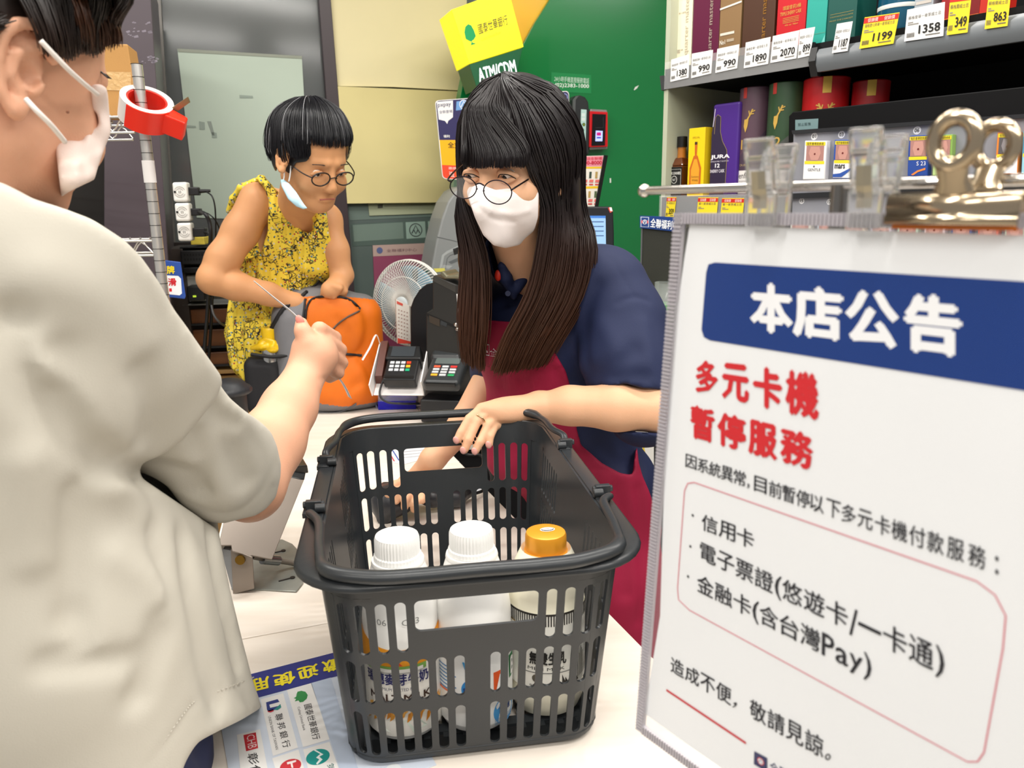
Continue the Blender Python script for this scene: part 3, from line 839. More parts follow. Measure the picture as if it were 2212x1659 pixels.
bl[3] = ext(bl[2], bl[3]); bl[4] = ext(bl[5], bl[4])
pr.poly(bl, blue, 1, rough=.3)
def tq(t, bl_, br, tr, tl, col, bold=.0, k=2): pr.quad_text(t, [sp(*bl_), sp(*br), sp(*tr), sp(*tl)], col, k, bold)
# one glyph at a time, at the photograph's own corners
def row(chars, spans, ybl, ybr, ytr, ytl, col, bold, k=2):
    """spans: pixel x ranges; the four y give the band at the first and the last x"""
    X0, X1 = spans[0][0], spans[-1][1]
    for ch, (a, b) in zip(chars, spans):
        fa, fb = (a - X0) / (X1 - X0), (b - X0) / (X1 - X0)
        tq(ch, (a, ybl + (ybr - ybl) * fa), (b, ybl + (ybr - ybl) * fb), (b, ytl + (ytr - ytl) * fb), (a, ytl + (ytr - ytl) * fa), col, bold, k)
row('本店公告', [(1621, 1714), (1713, 1823), (1826, 1943), (1953, 2080)], 714, 775, 640, 608, 'f4f5f8', .055)
row('多元卡機', [(1503, 1552), (1560, 1619), (1627, 1690), (1697, 1770)], 846, 910, 805, 776, 'd2232b', .05)
row('暫停服務', [(1492, 1545), (1550, 1612), (1617, 1680), (1686, 1758)], 945, 1018, 938, 872, 'd2232b', .05)
blk = '26262c'
xs = np.array([1481, 1507, 1532, 1558, 1585, 1614, 1629, 1661, 1690, 1720, 1750, 1785, 1818, 1853, 1890, 1926, 1964, 2003, 2046, 2092, 2142])
s_ = '因系統異常，目前暫停以下多元卡機付款服務：'
for ch, x in zip(s_, xs):
    t = (x - 1481) / (2142 - 1481); w = 24 + 15 * t; yb = 1008 + t * 226 + 3 * t; h = 29 + 21 * t; sh_ = .33
    if ch == '，': tq(ch, (x, yb), (x + 6, yb + 2), (x + 6, yb - 9), (x, yb - 11), blk, .02)
    elif ch == '：': tq(ch, (x + 8, yb + 2), (x + 16, yb + 5), (x + 16, yb - h * .7), (x + 8, yb - h * .7 - 3), blk, .03)
    else: tq(ch, (x, yb), (x + w, yb + w * sh_), (x + w + 1, yb + w * sh_ - h), (x + 1, yb - h), blk, .012)
# rounded pink frame
a = [sp(*c) for c in ((1500, 1042), (2110, 1255), (2150, 1285), (2173, 1330), (2167, 1400), (2126, 1625), (2112, 1645), (2090, 1645), (1490, 1318), (1466, 1295), (1464, 1270), (1479, 1060), (1486, 1044))]
pts = []
for i, p_ in enumerate(a):
    q_ = a[(i + 1) % len(a)]; pts += [(p_[0] + (q_[0] - p_[0]) * t, p_[1] + (q_[1] - p_[1]) * t) for t in (0, .33, .66)]
pr.line(pts, .0007, 'd9808c', 1, closed=True)
def line_text(s_, x0, y0, x1, y1, h0, h1, gap0, gap1, bold=.014, col=blk):
    """glyphs set along a pixel line whose width grows with the height; half-width latin and brackets"""
    wt = [(.36 if c in '()/' else .62 if c.isascii() else 1.0) for c in s_]
    tot = 0; pos = []
    for k, c in enumerate(s_):
        f = (k + .5) / len(s_); g_ = wt[k] * (1 + (h1 / h0 - 1) * f); pos.append((tot, g_)); tot += g_ * 1.08
    sc_ = (x1 - x0) / tot; m = (y1 - y0) / (x1 - x0)
    for (t, g_), c in zip(pos, s_):
        xa = x0 + t * sc_; xb = xa + g_ * sc_; f = (xa - x0) / (x1 - x0); h = h0 + (h1 - h0) * f; ya = y0 + m * (xa - x0); yb = y0 + m * (xb - x0)
        up = h; dn = 0
        if c == '一': up, dn = h * .56, -h * .42
        if c in 'ay': up = h * .68
        if c in 'y()/': dn = h * .14
        if c == '，': dn = h * .02; up = h * .26; xb = xa + (xb - xa) * .28; yb = ya
        if c == '。': up = h * .3; xb = xa + (xb - xa) * .32; yb = ya
        tq(c, (xa, ya + dn), (xb, yb + dn), (xb + 1, yb - up), (xa + 1, ya - up), col, bold)
for x, y in ((1497, 1113), (1492, 1180), (1487, 1245)):
    c_ = sp(x, y); pr.disc(c_[0], c_[1], .0009, blk, 2)
line_text('信用卡', 1516, 1144, 1632, 1189, 36, 41, 0, 0)
line_text('電子票證(悠遊卡/一卡通)', 1512, 1207, 2042, 1462, 38, 62, 0, 0)
line_text('金融卡(含台灣Pay)', 1506, 1276, 1884, 1468, 39, 53, 0, 0)
line_text('造成不便，敬請見諒。', 1449, 1450, 1826, 1667, 34, 50, 0, 0)
pr.line([sp(1440, 1490), sp(1612, 1605)], .0016, 'c8202e', 2)
pr.poly(SQ([(1630, 1622), (1658, 1637), (1658, 1668), (1629, 1650)]), '33365f', 2)
c_ = sp(1644, 1644); pr.disc(c_[0], c_[1], .0024, 'c8404a', 3); pr.disc(c_[0], c_[1], .0018, 'eceef4', 4)
pr.line([(c_[0] - .0012, c_[1] - .001), (c_[0], c_[1] + .0014), (c_[0] + .0012, c_[1] - .001)], .0005, '33365f', 5)
line_text('全聯福利中心', 1663, 1664, 1800, 1745, 22, 28, 0, 0, col='33365f')
pr.build('notice_print', sgn)
# clear pocket with ribbed border
pk = thing('sign_pocket', 'clear plastic pocket with ribbed edge around the notice sheet', 'sign holder', SG.p(.05, -.1, -.002))
CLR = M('ffffff', .05, alpha=.07, spec=.6); RIB = M('b9b4bb', .3, spec=.6, alpha=.82)
o = [sp(1462, 460), sp(1378, 1573)]; uR = .24; vt, vb = o[0][1], o[1][1]
uL = lambda v: o[0][0] + (o[1][0] - o[0][0]) * ((v - vt) / (vb - vt))
mb = MB(); mb.prism(SG, [(uL(vt), vt), (uL(vb), vb), (uR, vb - .004), (uR, vt)], .0014, .0018); mb.build('front_film', M('606060', .08, alpha=.02, spec=.35), pk)
mb = MB(); mb.prism(SG, [(uL(vt), vt), (uL(vb), vb), (uR, vb - .004), (uR, vt)], -.0022, -.0018); mb.build('back_film', CLR, pk)
mb = MB(); n = 150; bw = .0062
for i in range(n):
    v0 = vt + (vb - vt) * i / n; v1 = vt + (vb - vt) * (i + .62) / n; u = uL(v0)
    mb.box(SG, u, u + bw, v1, v0, .0018, .0029)
n2 = 116
for i in range(n2):
    u0 = uL(vb) + .006 + (uR - uL(vb)) * i / n2; u1 = u0 + (uR - uL(vb)) / n2 * .62
    mb.box(SG, u0, u1, vb - .004 * i / n2, vb + bw - .004 * i / n2, .0018, .0029)
    if u0 > uL(vt): mb.box(SG, u0, u1, vt - bw, vt, .0018, .0029)
e = mb.build('edge_ribs', RIB, pk); e['kind'] = 'stuff'
mb = MB()
mb.prism(SG, [(uL(vt), vt), (uL(vb), vb), (uL(vb) + bw, vb), (uL(vt) + bw, vt)], -.001, .0018)
mb.prism(SG, [(uL(vb), vb), (uR, vb - .004), (uR, vb - .004 + bw), (uL(vb), vb + bw)], -.001, .0018)
mb.prism(SG, [(uL(vt), vt - bw), (uR, vt - bw), (uR, vt), (uL(vt), vt)], -.001, .0018)
mb.build('edge_band', M('c9c4ca', .25, alpha=.75, spec=.6), pk)

# stand with a chrome cross bar
CH = M('d8d4cf', .12, metal=1.0)
st = thing('sign_stand', 'chrome stand with a thin cross bar above the notice', 'stand', (SG.p(.11, 0, -.02)[0], SG.p(.11, 0, -.02)[1], CZ))
w0 = -.012; a = SG.p(*sp(1392, 412, w0), w0); b = SG.p(*sp(2240, 388, w0), w0)
mb = MB(); mb.cyl(a, b, .0026, n=20); mb.sphere(a, .0042, 10); mb.build('cross_bar', CH, st, smooth=50)
su = SG.px(1812, 430, w0)[0]; zb = a[2]
q0 = SG.p(su, 0, w0); mb = MB(); mb.cyl((q0[0], q0[1], CZ + .008), (q0[0], q0[1], a[2]), .0042, n=16); mb.build('post', M('8e8a86', .2, metal=1), st, smooth=50)
mb = MB(); mb.lathe([(.07, 0), (.07, .005), (.055, .009), (.012, .013), (.006, .02)], Fr((q0[0], q0[1], CZ), (1, 0, 0), (0, 1, 0)), 40); mb.build('base', M('b0aca8', .25, metal=1), st, smooth=40)

# clear plastic clips
def clear_clip(label, x0, x1, yt, yb, dx):
    w = .001; u0, v1 = SG.px(x0, yt, w); u1 = SG.px(x1, yt, w)[0]; v0 = SG.px((x0 + x1) / 2, yb, w)[1]
    t = thing('plastic_clip', label, 'clip', SG.p((u0 + u1) / 2, (v0 + v1) / 2, w), 'clear clips on the sign bar')
    PL = M('ffffff', .06, trans=.92, ior=1.46, spec=.6); W = u1 - u0; H = v1 - v0
    f = SG.at((u0 + u1) / 2, v0, w)
    def lev(sg, name, off, hh):
        vol = Vol(.00042); k = .0012
        vol.box(f.p(off, H * hh, sg * .0085), (W * .46, H * .13, .0016), Fr((0, 0, 0), f.x, f.y * math.cos(.18 * sg) + f.z * math.sin(.18 * sg)), .0014, k)
        vol.box(f.p(off, H * .57, sg * .0056), (W * .40, H * .20, .0018), Fr((0, 0, 0), f.x, f.y * math.cos(.2 * sg) + f.z * math.sin(.2 * sg)), .001, k)
        vol.box(f.p(off, H * .20, sg * .0046), (W * .48, H * .20, .0016), Fr((0, 0, 0), f.x, f.y), .0016, k)
        vol.cone(f.p(off - W * .36, H * .03, sg * .0044), .0017, f.p(off + W * .36, H * .03, sg * .0044), .0017, k)
        vol.cone(f.p(off - W * .45, H * .45, sg * .0035), .0012, f.p(off - W * .45, H * .85, sg * .007), .0009, k)
        vol.cone(f.p(off + W * .45, H * .45, sg * .0035), .0012, f.p(off + W * .45, H * .85, sg * .007), .0009, k)
        vol.mesh(name, PL, t)
    lev(1, 'front_lever', 0, .86); lev(-1, 'back_lever', dx, .80)
    mb = MB(); mb.tube([f.p(0, H * .62, .0088), f.p(0, H * .42, .0072), f.p(0, H * .30, .0050), f.p(0, H * .20, .0052)], W * .22, 4, flat=.08, up=f.z * 1.0)
    mb.build('spring', M('c9bfa8', .3, metal=1), t)
clear_clip('clear plastic clip gripping the sign bar above the first characters', 1628, 1700, 300, 488, .0022)
clear_clip('clear plastic clip gripping the sign bar next to the metal bulldog clip', 1855, 1935, 277, 492, .0026)
# metal bulldog clip
w = .004
t = thing('bulldog_clip', 'large shiny metal bulldog clip with round finger loops above the notice', 'clip', SG.p(*SG.px(2070, 440, w), w))
GO = M('c2b096', .18, metal=1.0)
u0, vv = SG.px(1918, 455, w); u1 = SG.px(2205, 460, w)[0]; vt_ = SG.px(1930, 418, w)[1]; vb_ = SG.px(1930, 484, w)[1]
vol = Vol(.0005)
prof = [(vb_, .0068), (vb_ + (vt_ - vb_) * .5, .0058), (vt_, .0015)]
for s_ in (1, -1):
    mbb = MB()
def slabclip(name, sg):
    mb = MB(); P = []
    prf = [(vb_, .0050), (vb_ + .0006, .0068), (vb_ + .0030, .0066), (vb_ + .0040, .0052), (vb_ + (vt_ - vb_) * .55, .0062), (vt_ - .0016, .0050), (vt_, .0018)]
    for v_, d in prf: P += [SG.p(u0, v_, w - .004 + sg * d), SG.p(u1, v_, w - .004 + sg * d)]
    mb.add(P, [(2 * i, 2 * i + 1, 2 * i + 3, 2 * i + 2) for i in range(len(prf) - 1)]); return mb.build(name, GO, t, smooth=50, solid=.0009, merge=True)
slabclip('jaw', 1); slabclip('jaw', -1)
mb = MB(); c0 = SG.px(2068, 305, w); rr = (SG.px(2130, 305, w)[0] - SG.px(2008, 305, w)[0]) / 2
cl = SG.px(2068, 420, w)
def loop(cx, cy, r, ww, name):
    mb = MB(); f = SG.at(cx, cy, ww)
    mb.tube([f.p(r * .74 * math.cos(a), r * .84 * math.sin(a), 0) for a in np.linspace(0, 2 * math.pi, 33)[:-1]], r * .30, 12, closed=True)
    mb.build(name, GO, t, smooth=60)
    mb = MB(); mb.tube([SG.p(cx, cy - r * .8, ww), SG.p(cx, (cy - r + vt_) / 2, ww * .6), SG.p(cx, vt_ + .001, ww * .4 - .001)], [r * .62, r * .55, r * .78], 16, flat=.42, up=SG.z); mb.build('lever_arm', GO, t, smooth=60)
loop(c0[0], c0[1], rr, .0068, 'finger_loop')
c1 = SG.px(2140, 315, -.008); loop(c1[0] , c1[1], rr * .9, -.012, 'finger_loop')
mb = MB(); mb.box(SG, u0 + .002, u1 - .001, vb_ - .0022, vb_ - .0002, -.0005, .003); mb.build('edge_strip', M('d9741f', .4), t)
# ================================================================ cash machine wall
AF = WF.at(0, 0, .25)
GREEN = M('0a7a3c', .22, spec=.5, coat=.3)
GREEN2 = M('08753a', .25)
atm = thing('cash_machine', 'grey cash machine in a green wall surround beside the yellow boards', 'cash machine', (AF.p(*AF.px(1300, 700))[0], AF.p(*AF.px(1300, 700))[1], 0))
def aslab(name, pts, w0, w1, m, par=atm, bevel=.0015):
    mb = MB(); mb.prism(AF, wq(AF, pts, w1), w0, w1); return mb.build(name, m, par, bevel=bevel)
aslab('surround_panel', [(1216, -60), (1187, 0), (1155, 50), (1128, 100), (1110, 160), (1100, 230), (1095, 420), (1095, 980), (1520, 980), (1500, 420), (1500, -60)], -.02, 0, GREEN)
aslab('side_panel', [(1100, -60), (1050, 60), (1024, 105), (1005, 155), (994, 210), (987, 290), (980, 400), (975, 980), (1130, 980), (1130, -60)], -.10, -.045, GREEN2)
aslab('header_panel', [(1090, -60), (1222, -60), (1190, 0), (1160, 48), (1132, 98), (1112, 150), (1060, 100)], -.044, -.021, M('f2b705', .25, coat=.3))
# grey body of the machine
G1 = M('8b8e8e', .4); G2 = M('6f7374', .4)
BFm = AF.at(0, 0, .16)
mb = MB(); mb.prism(AF, wq(AF, [(1003, 402), (985, 412), (968, 436), (955, 472), (943, 520), (932, 580), (925, 622), (1180, 622), (1180, 402)], .16), .0, .16); mb.build('machine_body', G1, atm, bevel=.006)
pr = Print(AF.at(0, 0, .1602)); pr.line(wq(pr.fr, [(944, 512), (975, 519), (1012, 529)]), .002, '505456')
pr.line(wq(pr.fr, [(952, 580), (957, 552), (966, 545), (1010, 524)]), .009, 'a9adad'); pr.line(wq(pr.fr, [(962, 582), (966, 558), (972, 552), (1010, 536)]), .002, '5c6062')
fq(pr, [(978, 538), (992, 533), (995, 546), (981, 551)], '23201f'); fq(pr, [(968, 566), (1000, 552), (1006, 558), (975, 570)], '616567'); fq(pr, [(958, 572), (978, 574), (970, 581), (952, 579)], 'a4a7a7')
pr.build('front_print', atm)
mb = MB(); tb = AF.at(0, 0, .26)
mb.prism(tb, wq(tb, [(893, 584), (900, 580), (1010, 588), (1010, 640), (916, 618), (895, 606)]), -.10, 0); mb.build('keypad_shelf', M('7d807f', .4), atm, bevel=.005)
pr = Print(tb.at(0, 0, .0006)); fq(pr, [(899, 590), (908, 592), (909, 604), (900, 601)], '5d6163'); fq(pr, [(914, 585), (935, 583), (942, 588), (922, 590)], '3c6b5c', 2); fq(pr, [(936, 580), (960, 579), (962, 586), (942, 588)], 'd8cf62', 2); pr.build('shelf_print', atm)

# lit sign box
a_ = math.radians(-2)
sb = thing('bank_sign', 'yellow bank sign box lettered in Chinese above a dark green strip', 'sign', AF.p(*AF.px(1055, 80, .12), .12))
SW = .14
def sq(pts, w=SW): return [AF.px(x, y, w) for x, y in pts]
YL = M('fff11c', .4, emit=.55)
mb = MB(); q_ = sq([(975, 21), (1098, -24), (1131, 101), (1014, 138)]); mb.prism(AF, q_, -.01, SW); mb.build('lit_panel', YL, sb, bevel=.001)
mb = MB(); q_ = sq([(1014.5, 138.5), (1130, 102.5), (1117, 158), (1112, 176), (1032, 193)]); mb.prism(AF, q_, 0.002, SW - .004); mb.build('lower_strip', M('0c5a34', .35), sb, bevel=.001)
pr = Print(AF.at(0, 0, SW + .001)); P_ = lambda x, y: pr.fr.px(x, y)
pr.poly([P_(*c) for c in ((1011, 52), (1018, 55), (1024, 66), (1028, 78), (1023, 86), (1019, 88), (1021, 92), (1029, 94), (1017, 98), (1019, 90), (1013, 88), (1006, 84), (1003, 70), (1005, 58))], '0aa05a')
tx = '国'
def tline(pr, s_, bl, br, h, col, k=2, bold=0.0, skew=None):
    ux, uy = br[0] - bl[0], br[1] - bl[1]; L = math.hypot(ux, uy); nx, ny = (uy / L * h, -ux / L * h) if skew is None else skew
    pr.quad_text(s_, [pr.fr.px(*bl), pr.fr.px(*br), pr.fr.px(br[0] + nx, br[1] + ny), pr.fr.px(bl[0] + nx, bl[1] + ny)], col, k, bold)
tline(pr, '國泰世華銀行', (1035, 75), (1098, 53), 21, '4a4a32', 2, .008, (-4, -22))
tline(pr, 'Cathay United Bank', (1041, 90), (1083, 74), 7, 'ef9a2a', 2, 0, (-2, -8))
pr.build('lettering', sb)
pr = Print(AF.at(0, 0, SW - .0035)); WHT = M('f4fbff', .4, emit=.6)
tline(pr, 'ATM/CDM', (1036, 178), (1117, 158), 30, WHT, 2, .03, (-6, -30)); pr.build('strip_lettering', sb)

pr = Print(AF.at(0, 0, .0008)); u0, v1 = pr.fr.px(1191, 157); u1, v0 = pr.fr.px(1278, 201)
st_ = thing('phone_sticker', 'green service phone number sticker on the cash machine surround', 'sticker', AF.p((u0 + u1) / 2, (v0 + v1) / 2, .001))
fq(pr, [(1191, 156), (1277, 162), (1277, 202), (1190, 198)], '0b8a48', 1)
tline(pr, '24小時手機直撥服務電話', (1197, 176), (1272, 181), 12, 'd9efe0', 2, 0)
tline(pr, '(02)2383-1000', (1198, 190), (1272, 193), 11, 'eef8f0', 2, .02)
pr.build('sticker_print', st_)
pr = Print(AF.at(0, 0, .0008)); sc_t = thing('tape_scrap', 'torn scraps of white tape left on the green panel', 'tape', AF.p(*AF.px(1375, 188), .001))
fq(pr, [(1369, 194), (1372, 188), (1380, 184), (1376, 191), (1370, 195)], 'e8efe6'); pr.build('scrap', sc_t)
pr = Print(AF.at(0, 0, .0008)); fq(pr, [(1317, 385), (1320, 385), (1320, 395), (1317, 395)], 'e8efe6'); pr.build('scrap', sc_t)

# handset and card reader
hs = thing('phone_handset', 'black phone handset with pale label hung on the green panel', 'telephone', AF.p(*AF.px(1254, 330, .05), .03))
mb = MB(); q_ = wq(AF, [(1236, 330), (1234, 240), (1236, 216), (1243, 207), (1254, 205), (1265, 209), (1272, 219), (1274, 240), (1273, 335)], .05); mb.prism(AF, q_, 0.003, .05); mb.build('handset_body', M('2a2c2e', .35), hs, bevel=.008)
mb = MB(); q_ = wq(AF, [(1237, 300), (1237, 216), (1244, 208), (1250, 207), (1243, 216), (1241, 300)], .052); mb.prism(AF, q_, .0505, .054); mb.build('cord_edge', M('5a5d5e', .4), hs)
pr = Print(AF.at(0, 0, .0512)); fq(pr, [(1255, 236), (1267, 237), (1265, 308), (1253, 307)], 'bfe0da', 1)
q_ = pr.fr.px(1261, 269); pr.disc(q_[0], q_[1], .006, '3d5a1e', 3); pr.text('0', q_[0] - .002, q_[1] - .003, q_[0] + .002, q_[1] + .003, 'e8e84a', 4)
for i, c_ in enumerate('專人服務'): 
    q_ = pr.fr.px(1257.5, 284 + i * 7); pr.text(c_, q_[0], q_[1], q_[0] + .009, q_[1] + .009, '2c5a50', 3)
for i in range(2):
    q_ = pr.fr.px(1256, 252 + i * 9); pr.rect(q_[0], q_[1], q_[0] + .014, q_[1] + .012, 'e4f2ef', 3)
pr.build('label', hs)
cr_ = thing('card_reader', 'red framed black card reader with a small lit screen on the green panel', 'card reader', AF.p(*AF.px(1293, 320, .04), .03))
mb = MB(); mb.prism(AF, wq(AF, [(1275, 235), (1312, 237), (1313, 322), (1273, 324)], .035), .003, .035); mb.build('housing', M('9b9a98', .35, metal=.5), cr_, bevel=.004)
mb = MB(); mb.prism(AF, wq(AF, [(1274, 240), (1313, 242), (1313, 317), (1273, 318)], .045), .0352, .045); mb.build('red_bezel', M('d3141c', .3), cr_, bevel=.002)
mb = MB(); mb.prism(AF, wq(AF, [(1280, 246), (1309, 247), (1307, 314), (1278, 315)], .047), .0452, .047); mb.build('black_face', M('0e0e12', .1), cr_, bevel=.0005)
pr = Print(AF.at(0, 0, .0475)); fq(pr, [(1287, 282), (1302, 283), (1301, 305), (1286, 305)], M('a8b4ff', .3, emit=.9)); fq(pr, [(1289, 286), (1298, 286), (1298, 293), (1289, 293)], M('c41a7a', .3, emit=.4), 2)
fq(pr, [(1289, 296), (1298, 296), (1298, 299), (1289, 299)], M('3340b0', .3, emit=.4), 2); pr.line(wq(pr.fr, [(1286, 276), (1303, 276), (1303, 253)]), .0014, '3a3a40'); pr.build('screen', cr_)

# payment promotion board (cartoon figures left out)
pf = AF.at(0, 0, .10)
bd = thing('promotion_board', 'rounded payment promotion board in navy, yellow and red behind the cashier', 'poster board', pf.p(*pf.px(1080, 300)))
TLc, TRc, BRc, BLc = pf.px(940, 217), pf.px(1229, 196), pf.px(1232, 405), pf.px(956, 386)
def bil(u, v): # u 0..1 left-right, v 0..1 bottom-top
    A = [np.array(c) for c in (BLc, BRc, TRc, TLc)]; return tuple(A[0] * (1 - u) * (1 - v) + A[1] * u * (1 - v) + A[2] * u * v + A[3] * (1 - u) * v)
def rr_poly(u0, v0, u1, v1, ru=.025, rv=.04, c=(1, 1, 1, 1)):
    out = []
    for i, (cx, cy, a0) in enumerate(((u1 - ru, v1 - rv, 0), (u0 + ru, v1 - rv, 90), (u0 + ru, v0 + rv, 180), (u1 - ru, v0 + rv, 270))):
        if not c[i]: out.append([(u1, v1), (u0, v1), (u0, v0), (u1, v0)][i]); continue
        for j in range(5):
            a = math.radians(a0 + j * 22.5); out.append((cx + ru * math.cos(a), cy + rv * math.sin(a)))
    return [bil(*p) for p in out]
mb = MB(); mb.prism(pf, rr_poly(0, 0, 1, 1), -.004, 0); mb.build('board', M('f2f0ee', .4), bd)
pr = Print(pf)
pr.poly(rr_poly(.004, .50, .996, .992, c=(1, 1, 0, 0)), '2f2a5c', 1); pr.poly(rr_poly(.004, .18, .996, .50, c=(0, 0, 0, 0)), 'fbb911', 1); pr.poly(rr_poly(.004, .008, .996, .18, c=(0, 0, 1, 1)), 'ee4b2a', 1)
pr.poly([bil(*p) for p in ((.01, .98), (.125, .985), (.12, .86), (.115, .78), (.08, .74), (.07, .70), (.055, .74), (.012, .76))], 'f2f0ee', 2)
pr.quad_text('pxpay', [bil(.016, .90), bil(.108, .905), bil(.108, .955), bil(.016, .95)], '2f2a5c', 3, .01)
pr.quad_text('全新登場', [bil(.02, .83), bil(.115, .835), bil(.115, .875), bil(.02, .87)], '2f2a5c', 3)
pr.quad_text('全支付', [bil(.06, .40), bil(.20, .40), bil(.20, .475), bil(.06, .475)], '3a2a1a', 3, .01)
pr.quad_text('邀請好友 再送', [bil(.05, .125), bil(.24, .13), bil(.24, .165), bil(.05, .16)], 'fbe9e2', 3)
pr.quad_text('送', [bil(.05, .03), bil(.09, .03), bil(.09, .10), bil(.05, .10)], 'fbe9e2', 3, .02); pr.quad_text('50', [bil(.10, .03), bil(.155, .03), bil(.155, .11), bil(.10, .11)], 'ffa41c', 3, .04); pr.quad_text('全', [bil(.165, .03), bil(.21, .03), bil(.21, .10), bil(.165, .10)], 'fbe9e2', 3, .02)
pr.quad_text('福利', [bil(.035, .53), bil(.08, .53), bil(.08, .565), bil(.035, .565)], 'f2f0ee', 3, .02)
pr.poly([bil(*p) for p in ((.14, .86), (.23, .87), (.235, .975), (.15, .97))], '6f9fd8', 3)
c_ = bil(.965, .94); pr.disc(c_[0], c_[1], .012, '9fa6d8', 3); pr.disc(c_[0], c_[1], .009, '2f2a5c', 4)
c_ = bil(.20, .925); pr.disc(c_[0], c_[1], .016, 'e8f0fa', 4); pr.disc(c_[0], c_[1], .0135, '6f9fd8', 5); pr.line([(c_[0] - .010, c_[1] - .008), (c_[0], c_[1] + .011), (c_[0] + .010, c_[1] - .008)], .0035, 'e8f0fa', 6)
pr.build('board_print', bd)

# leaflet stand and till display
lf = Fr(PY(1280, 445, 2.35), (.938, .347, 0), (0, 0, 1))
ls = thing('leaflet_stand', 'black edged stand with a pink and yellow promotion leaflet', 'leaflet stand', lf.o)
mb = MB(); mb.prism(lf, wq(lf, [(1225, 338), (1305, 336), (1285, 447), (1225, 447)]), -.003, 0); mb.build('leaflet', M('efe9df', .4), ls)
mb = MB(); mb.prism(lf, wq(lf, [(1304, 335), (1312, 336), (1291, 448), (1284, 447)]), -.02, .004); mb.build('stand_edge', M('1c1c1e', .35), ls)
pr = Print(lf); fq(pr, [(1225, 339), (1303, 337), (1300, 359), (1225, 360)], 'ee8fa0'); fq(pr, [(1225, 361), (1300, 360), (1299, 364), (1225, 365)], 'f0c41e'); fq(pr, [(1225, 404), (1292, 402), (1291, 407), (1225, 409)], 'f0c41e')
tline(pr, '集點送全聯禮', (1250, 346), (1300, 345), 6, 'd83a4a', 3); tline(pr, '1000-8000', (1252, 356), (1300, 355), 8, 'c81e3a', 3, .03)
for r_ in range(2):
    for c_ in range(4):
        x = 1247 + c_ * 13 - r_ * 2; y = 371 + r_ * 42; fq(pr, [(x, y), (x + 5, y), (x + 4, y + 14), (x - 1, y + 14)], ('5a6a48', 'c9c0a8', '3a4a40', 'b89a5a')[(c_ + r_) % 4], 3); fq(pr, [(x, y + 17), (x + 9, y + 17), (x + 8, y + 23), (x - 1, y + 23)], 'e2736e', 3); fq(pr, [(x - 1, y + 26), (x + 8, y + 26), (x + 8, y + 29), (x - 1, y + 29)], 'd04848', 3)
pr.build('leaflet_print', ls)
df = Fr(PY(1290, 520, 2.05), (.985, .17, 0), (0, 0, 1))
td = thing('till_display', 'black till display showing a blue window, half hidden by the cashier', 'monitor', (df.o[0], df.o[1], CZ))
mb = MB(); mb.prism(df, wq(df, [(1225, 452), (1245, 446), (1318, 446), (1325, 452), (1327, 505), (1327, 560), (1225, 560)]), -.03, 0); mb.build('bezel', M('202226', .35), td, bevel=.004)
pr = Print(df); fq(pr, [(1228, 466), (1308, 466), (1309, 545), (1228, 545)], M('8fb4dc', .3, emit=.45)); fq(pr, [(1228, 466), (1308, 466), (1308, 471), (1228, 471)], M('3f74c0', .3, emit=.4), 2)
for i in range(4): fq(pr, [(1232, 478 + i * 10), (1304, 478 + i * 10), (1304, 480 + i * 10), (1232, 480 + i * 10)], '4a6a9a', 2)
fq(pr, [(1313, 449), (1319, 447), (1324, 456), (1318, 460)], 'd84a3a', 2); fq(pr, [(1316, 448), (1321, 448), (1323, 456), (1318, 456)], 'f0f0f0', 3); pr.build('screen', td)
mb = MB(); q_ = df.px(1290, 560); mb.cyl((df.o[0], df.o[1] + .04, CZ), (df.o[0], df.o[1] + .03, df.p(0, q_[1])[2] + .05), .03, n=20); mb.lathe([(.11, 0), (.11, .012), (.03, .02)], Fr((df.o[0], df.o[1] + .04, CZ), (1, 0, 0), (0, 1, 0)), 28); mb.build('stand', M('1c1d20', .4), td, smooth=40)

# ================================================================ whisky shelving
SO = PY(1448, 177, 2.1)
SF = Fr(SO, (.616, -.788, 0), (0, 0, 1))          # x along the shelf towards the camera, z out to the aisle
sf = lambda x, y, w=0.0: SF.px(x, y, w)
v_up = (sf(1441, 152)[1]); v_lo = sf(1440, 426)[1]
SHB = M('131416', .6, spec=.2); SHG = M('6f7478', .35)
shv = thing('whisky_shelving', 'black shelving bay of whisky boxes behind the notice, with a grey end panel', 'shelving', (SF.p(.8, 0, -.2)[0], SF.p(.8, 0, -.2)[1], 0))
UE = 1.25
def sbox(name, u0, u1, v0, v1, w0, w1, m, par=shv, bevel=0):
    mb = MB(); mb.box(SF, u0, u1, v0, v1, w0, w1); return mb.build(name, m, par, bevel=bevel)
vz = lambda z: z - SO[2]
sbox('back_board', -.02, UE + .3, vz(.02), vz(2.2), -.42, -.39, M('0e0f11', .7, spec=.15))
EP = M('b9bda6', .5)
mb = MB(); zt = vz(2.2); P8 = [SF.p(-.02, v, w) for v, w in ((vz(.02), .0), (zt, .0), (zt, -.39), (vz(.02), -.39))] + [SF.p(-.006, v, w) for v, w in ((vz(.02), .0), (zt, .0), (zt, -.39), (vz(.02), -.39))]
mb.add(P8, [(3, 2, 1, 0), (4, 5, 6, 7), (0, 1, 5, 4), (1, 2, 6, 5), (2, 3, 7, 6), (3, 0, 4, 7)]); mb.build('end_panel', EP, shv)
sbox('shelf_board', -.0, UE, v_up - .035, v_up, -.38, -.005, SHB)
mb = MB(); mb.prism(Fr(SF.p(-.004, 0, 0), SF.z, SF.y, SF.x), [(-.002, v_up - .035), (-.30, v_up - .035), (-.37, v_up - .10), (-.37, v_up - .035)], 0, .003); mb.build('shelf_bracket', SHB, shv)
sbox('shelf_board', -.0, UE, v_lo - .03, v_lo, -.38, -.005, M('5a3a24', .4))
u_split = sf(1760, 100)[0]
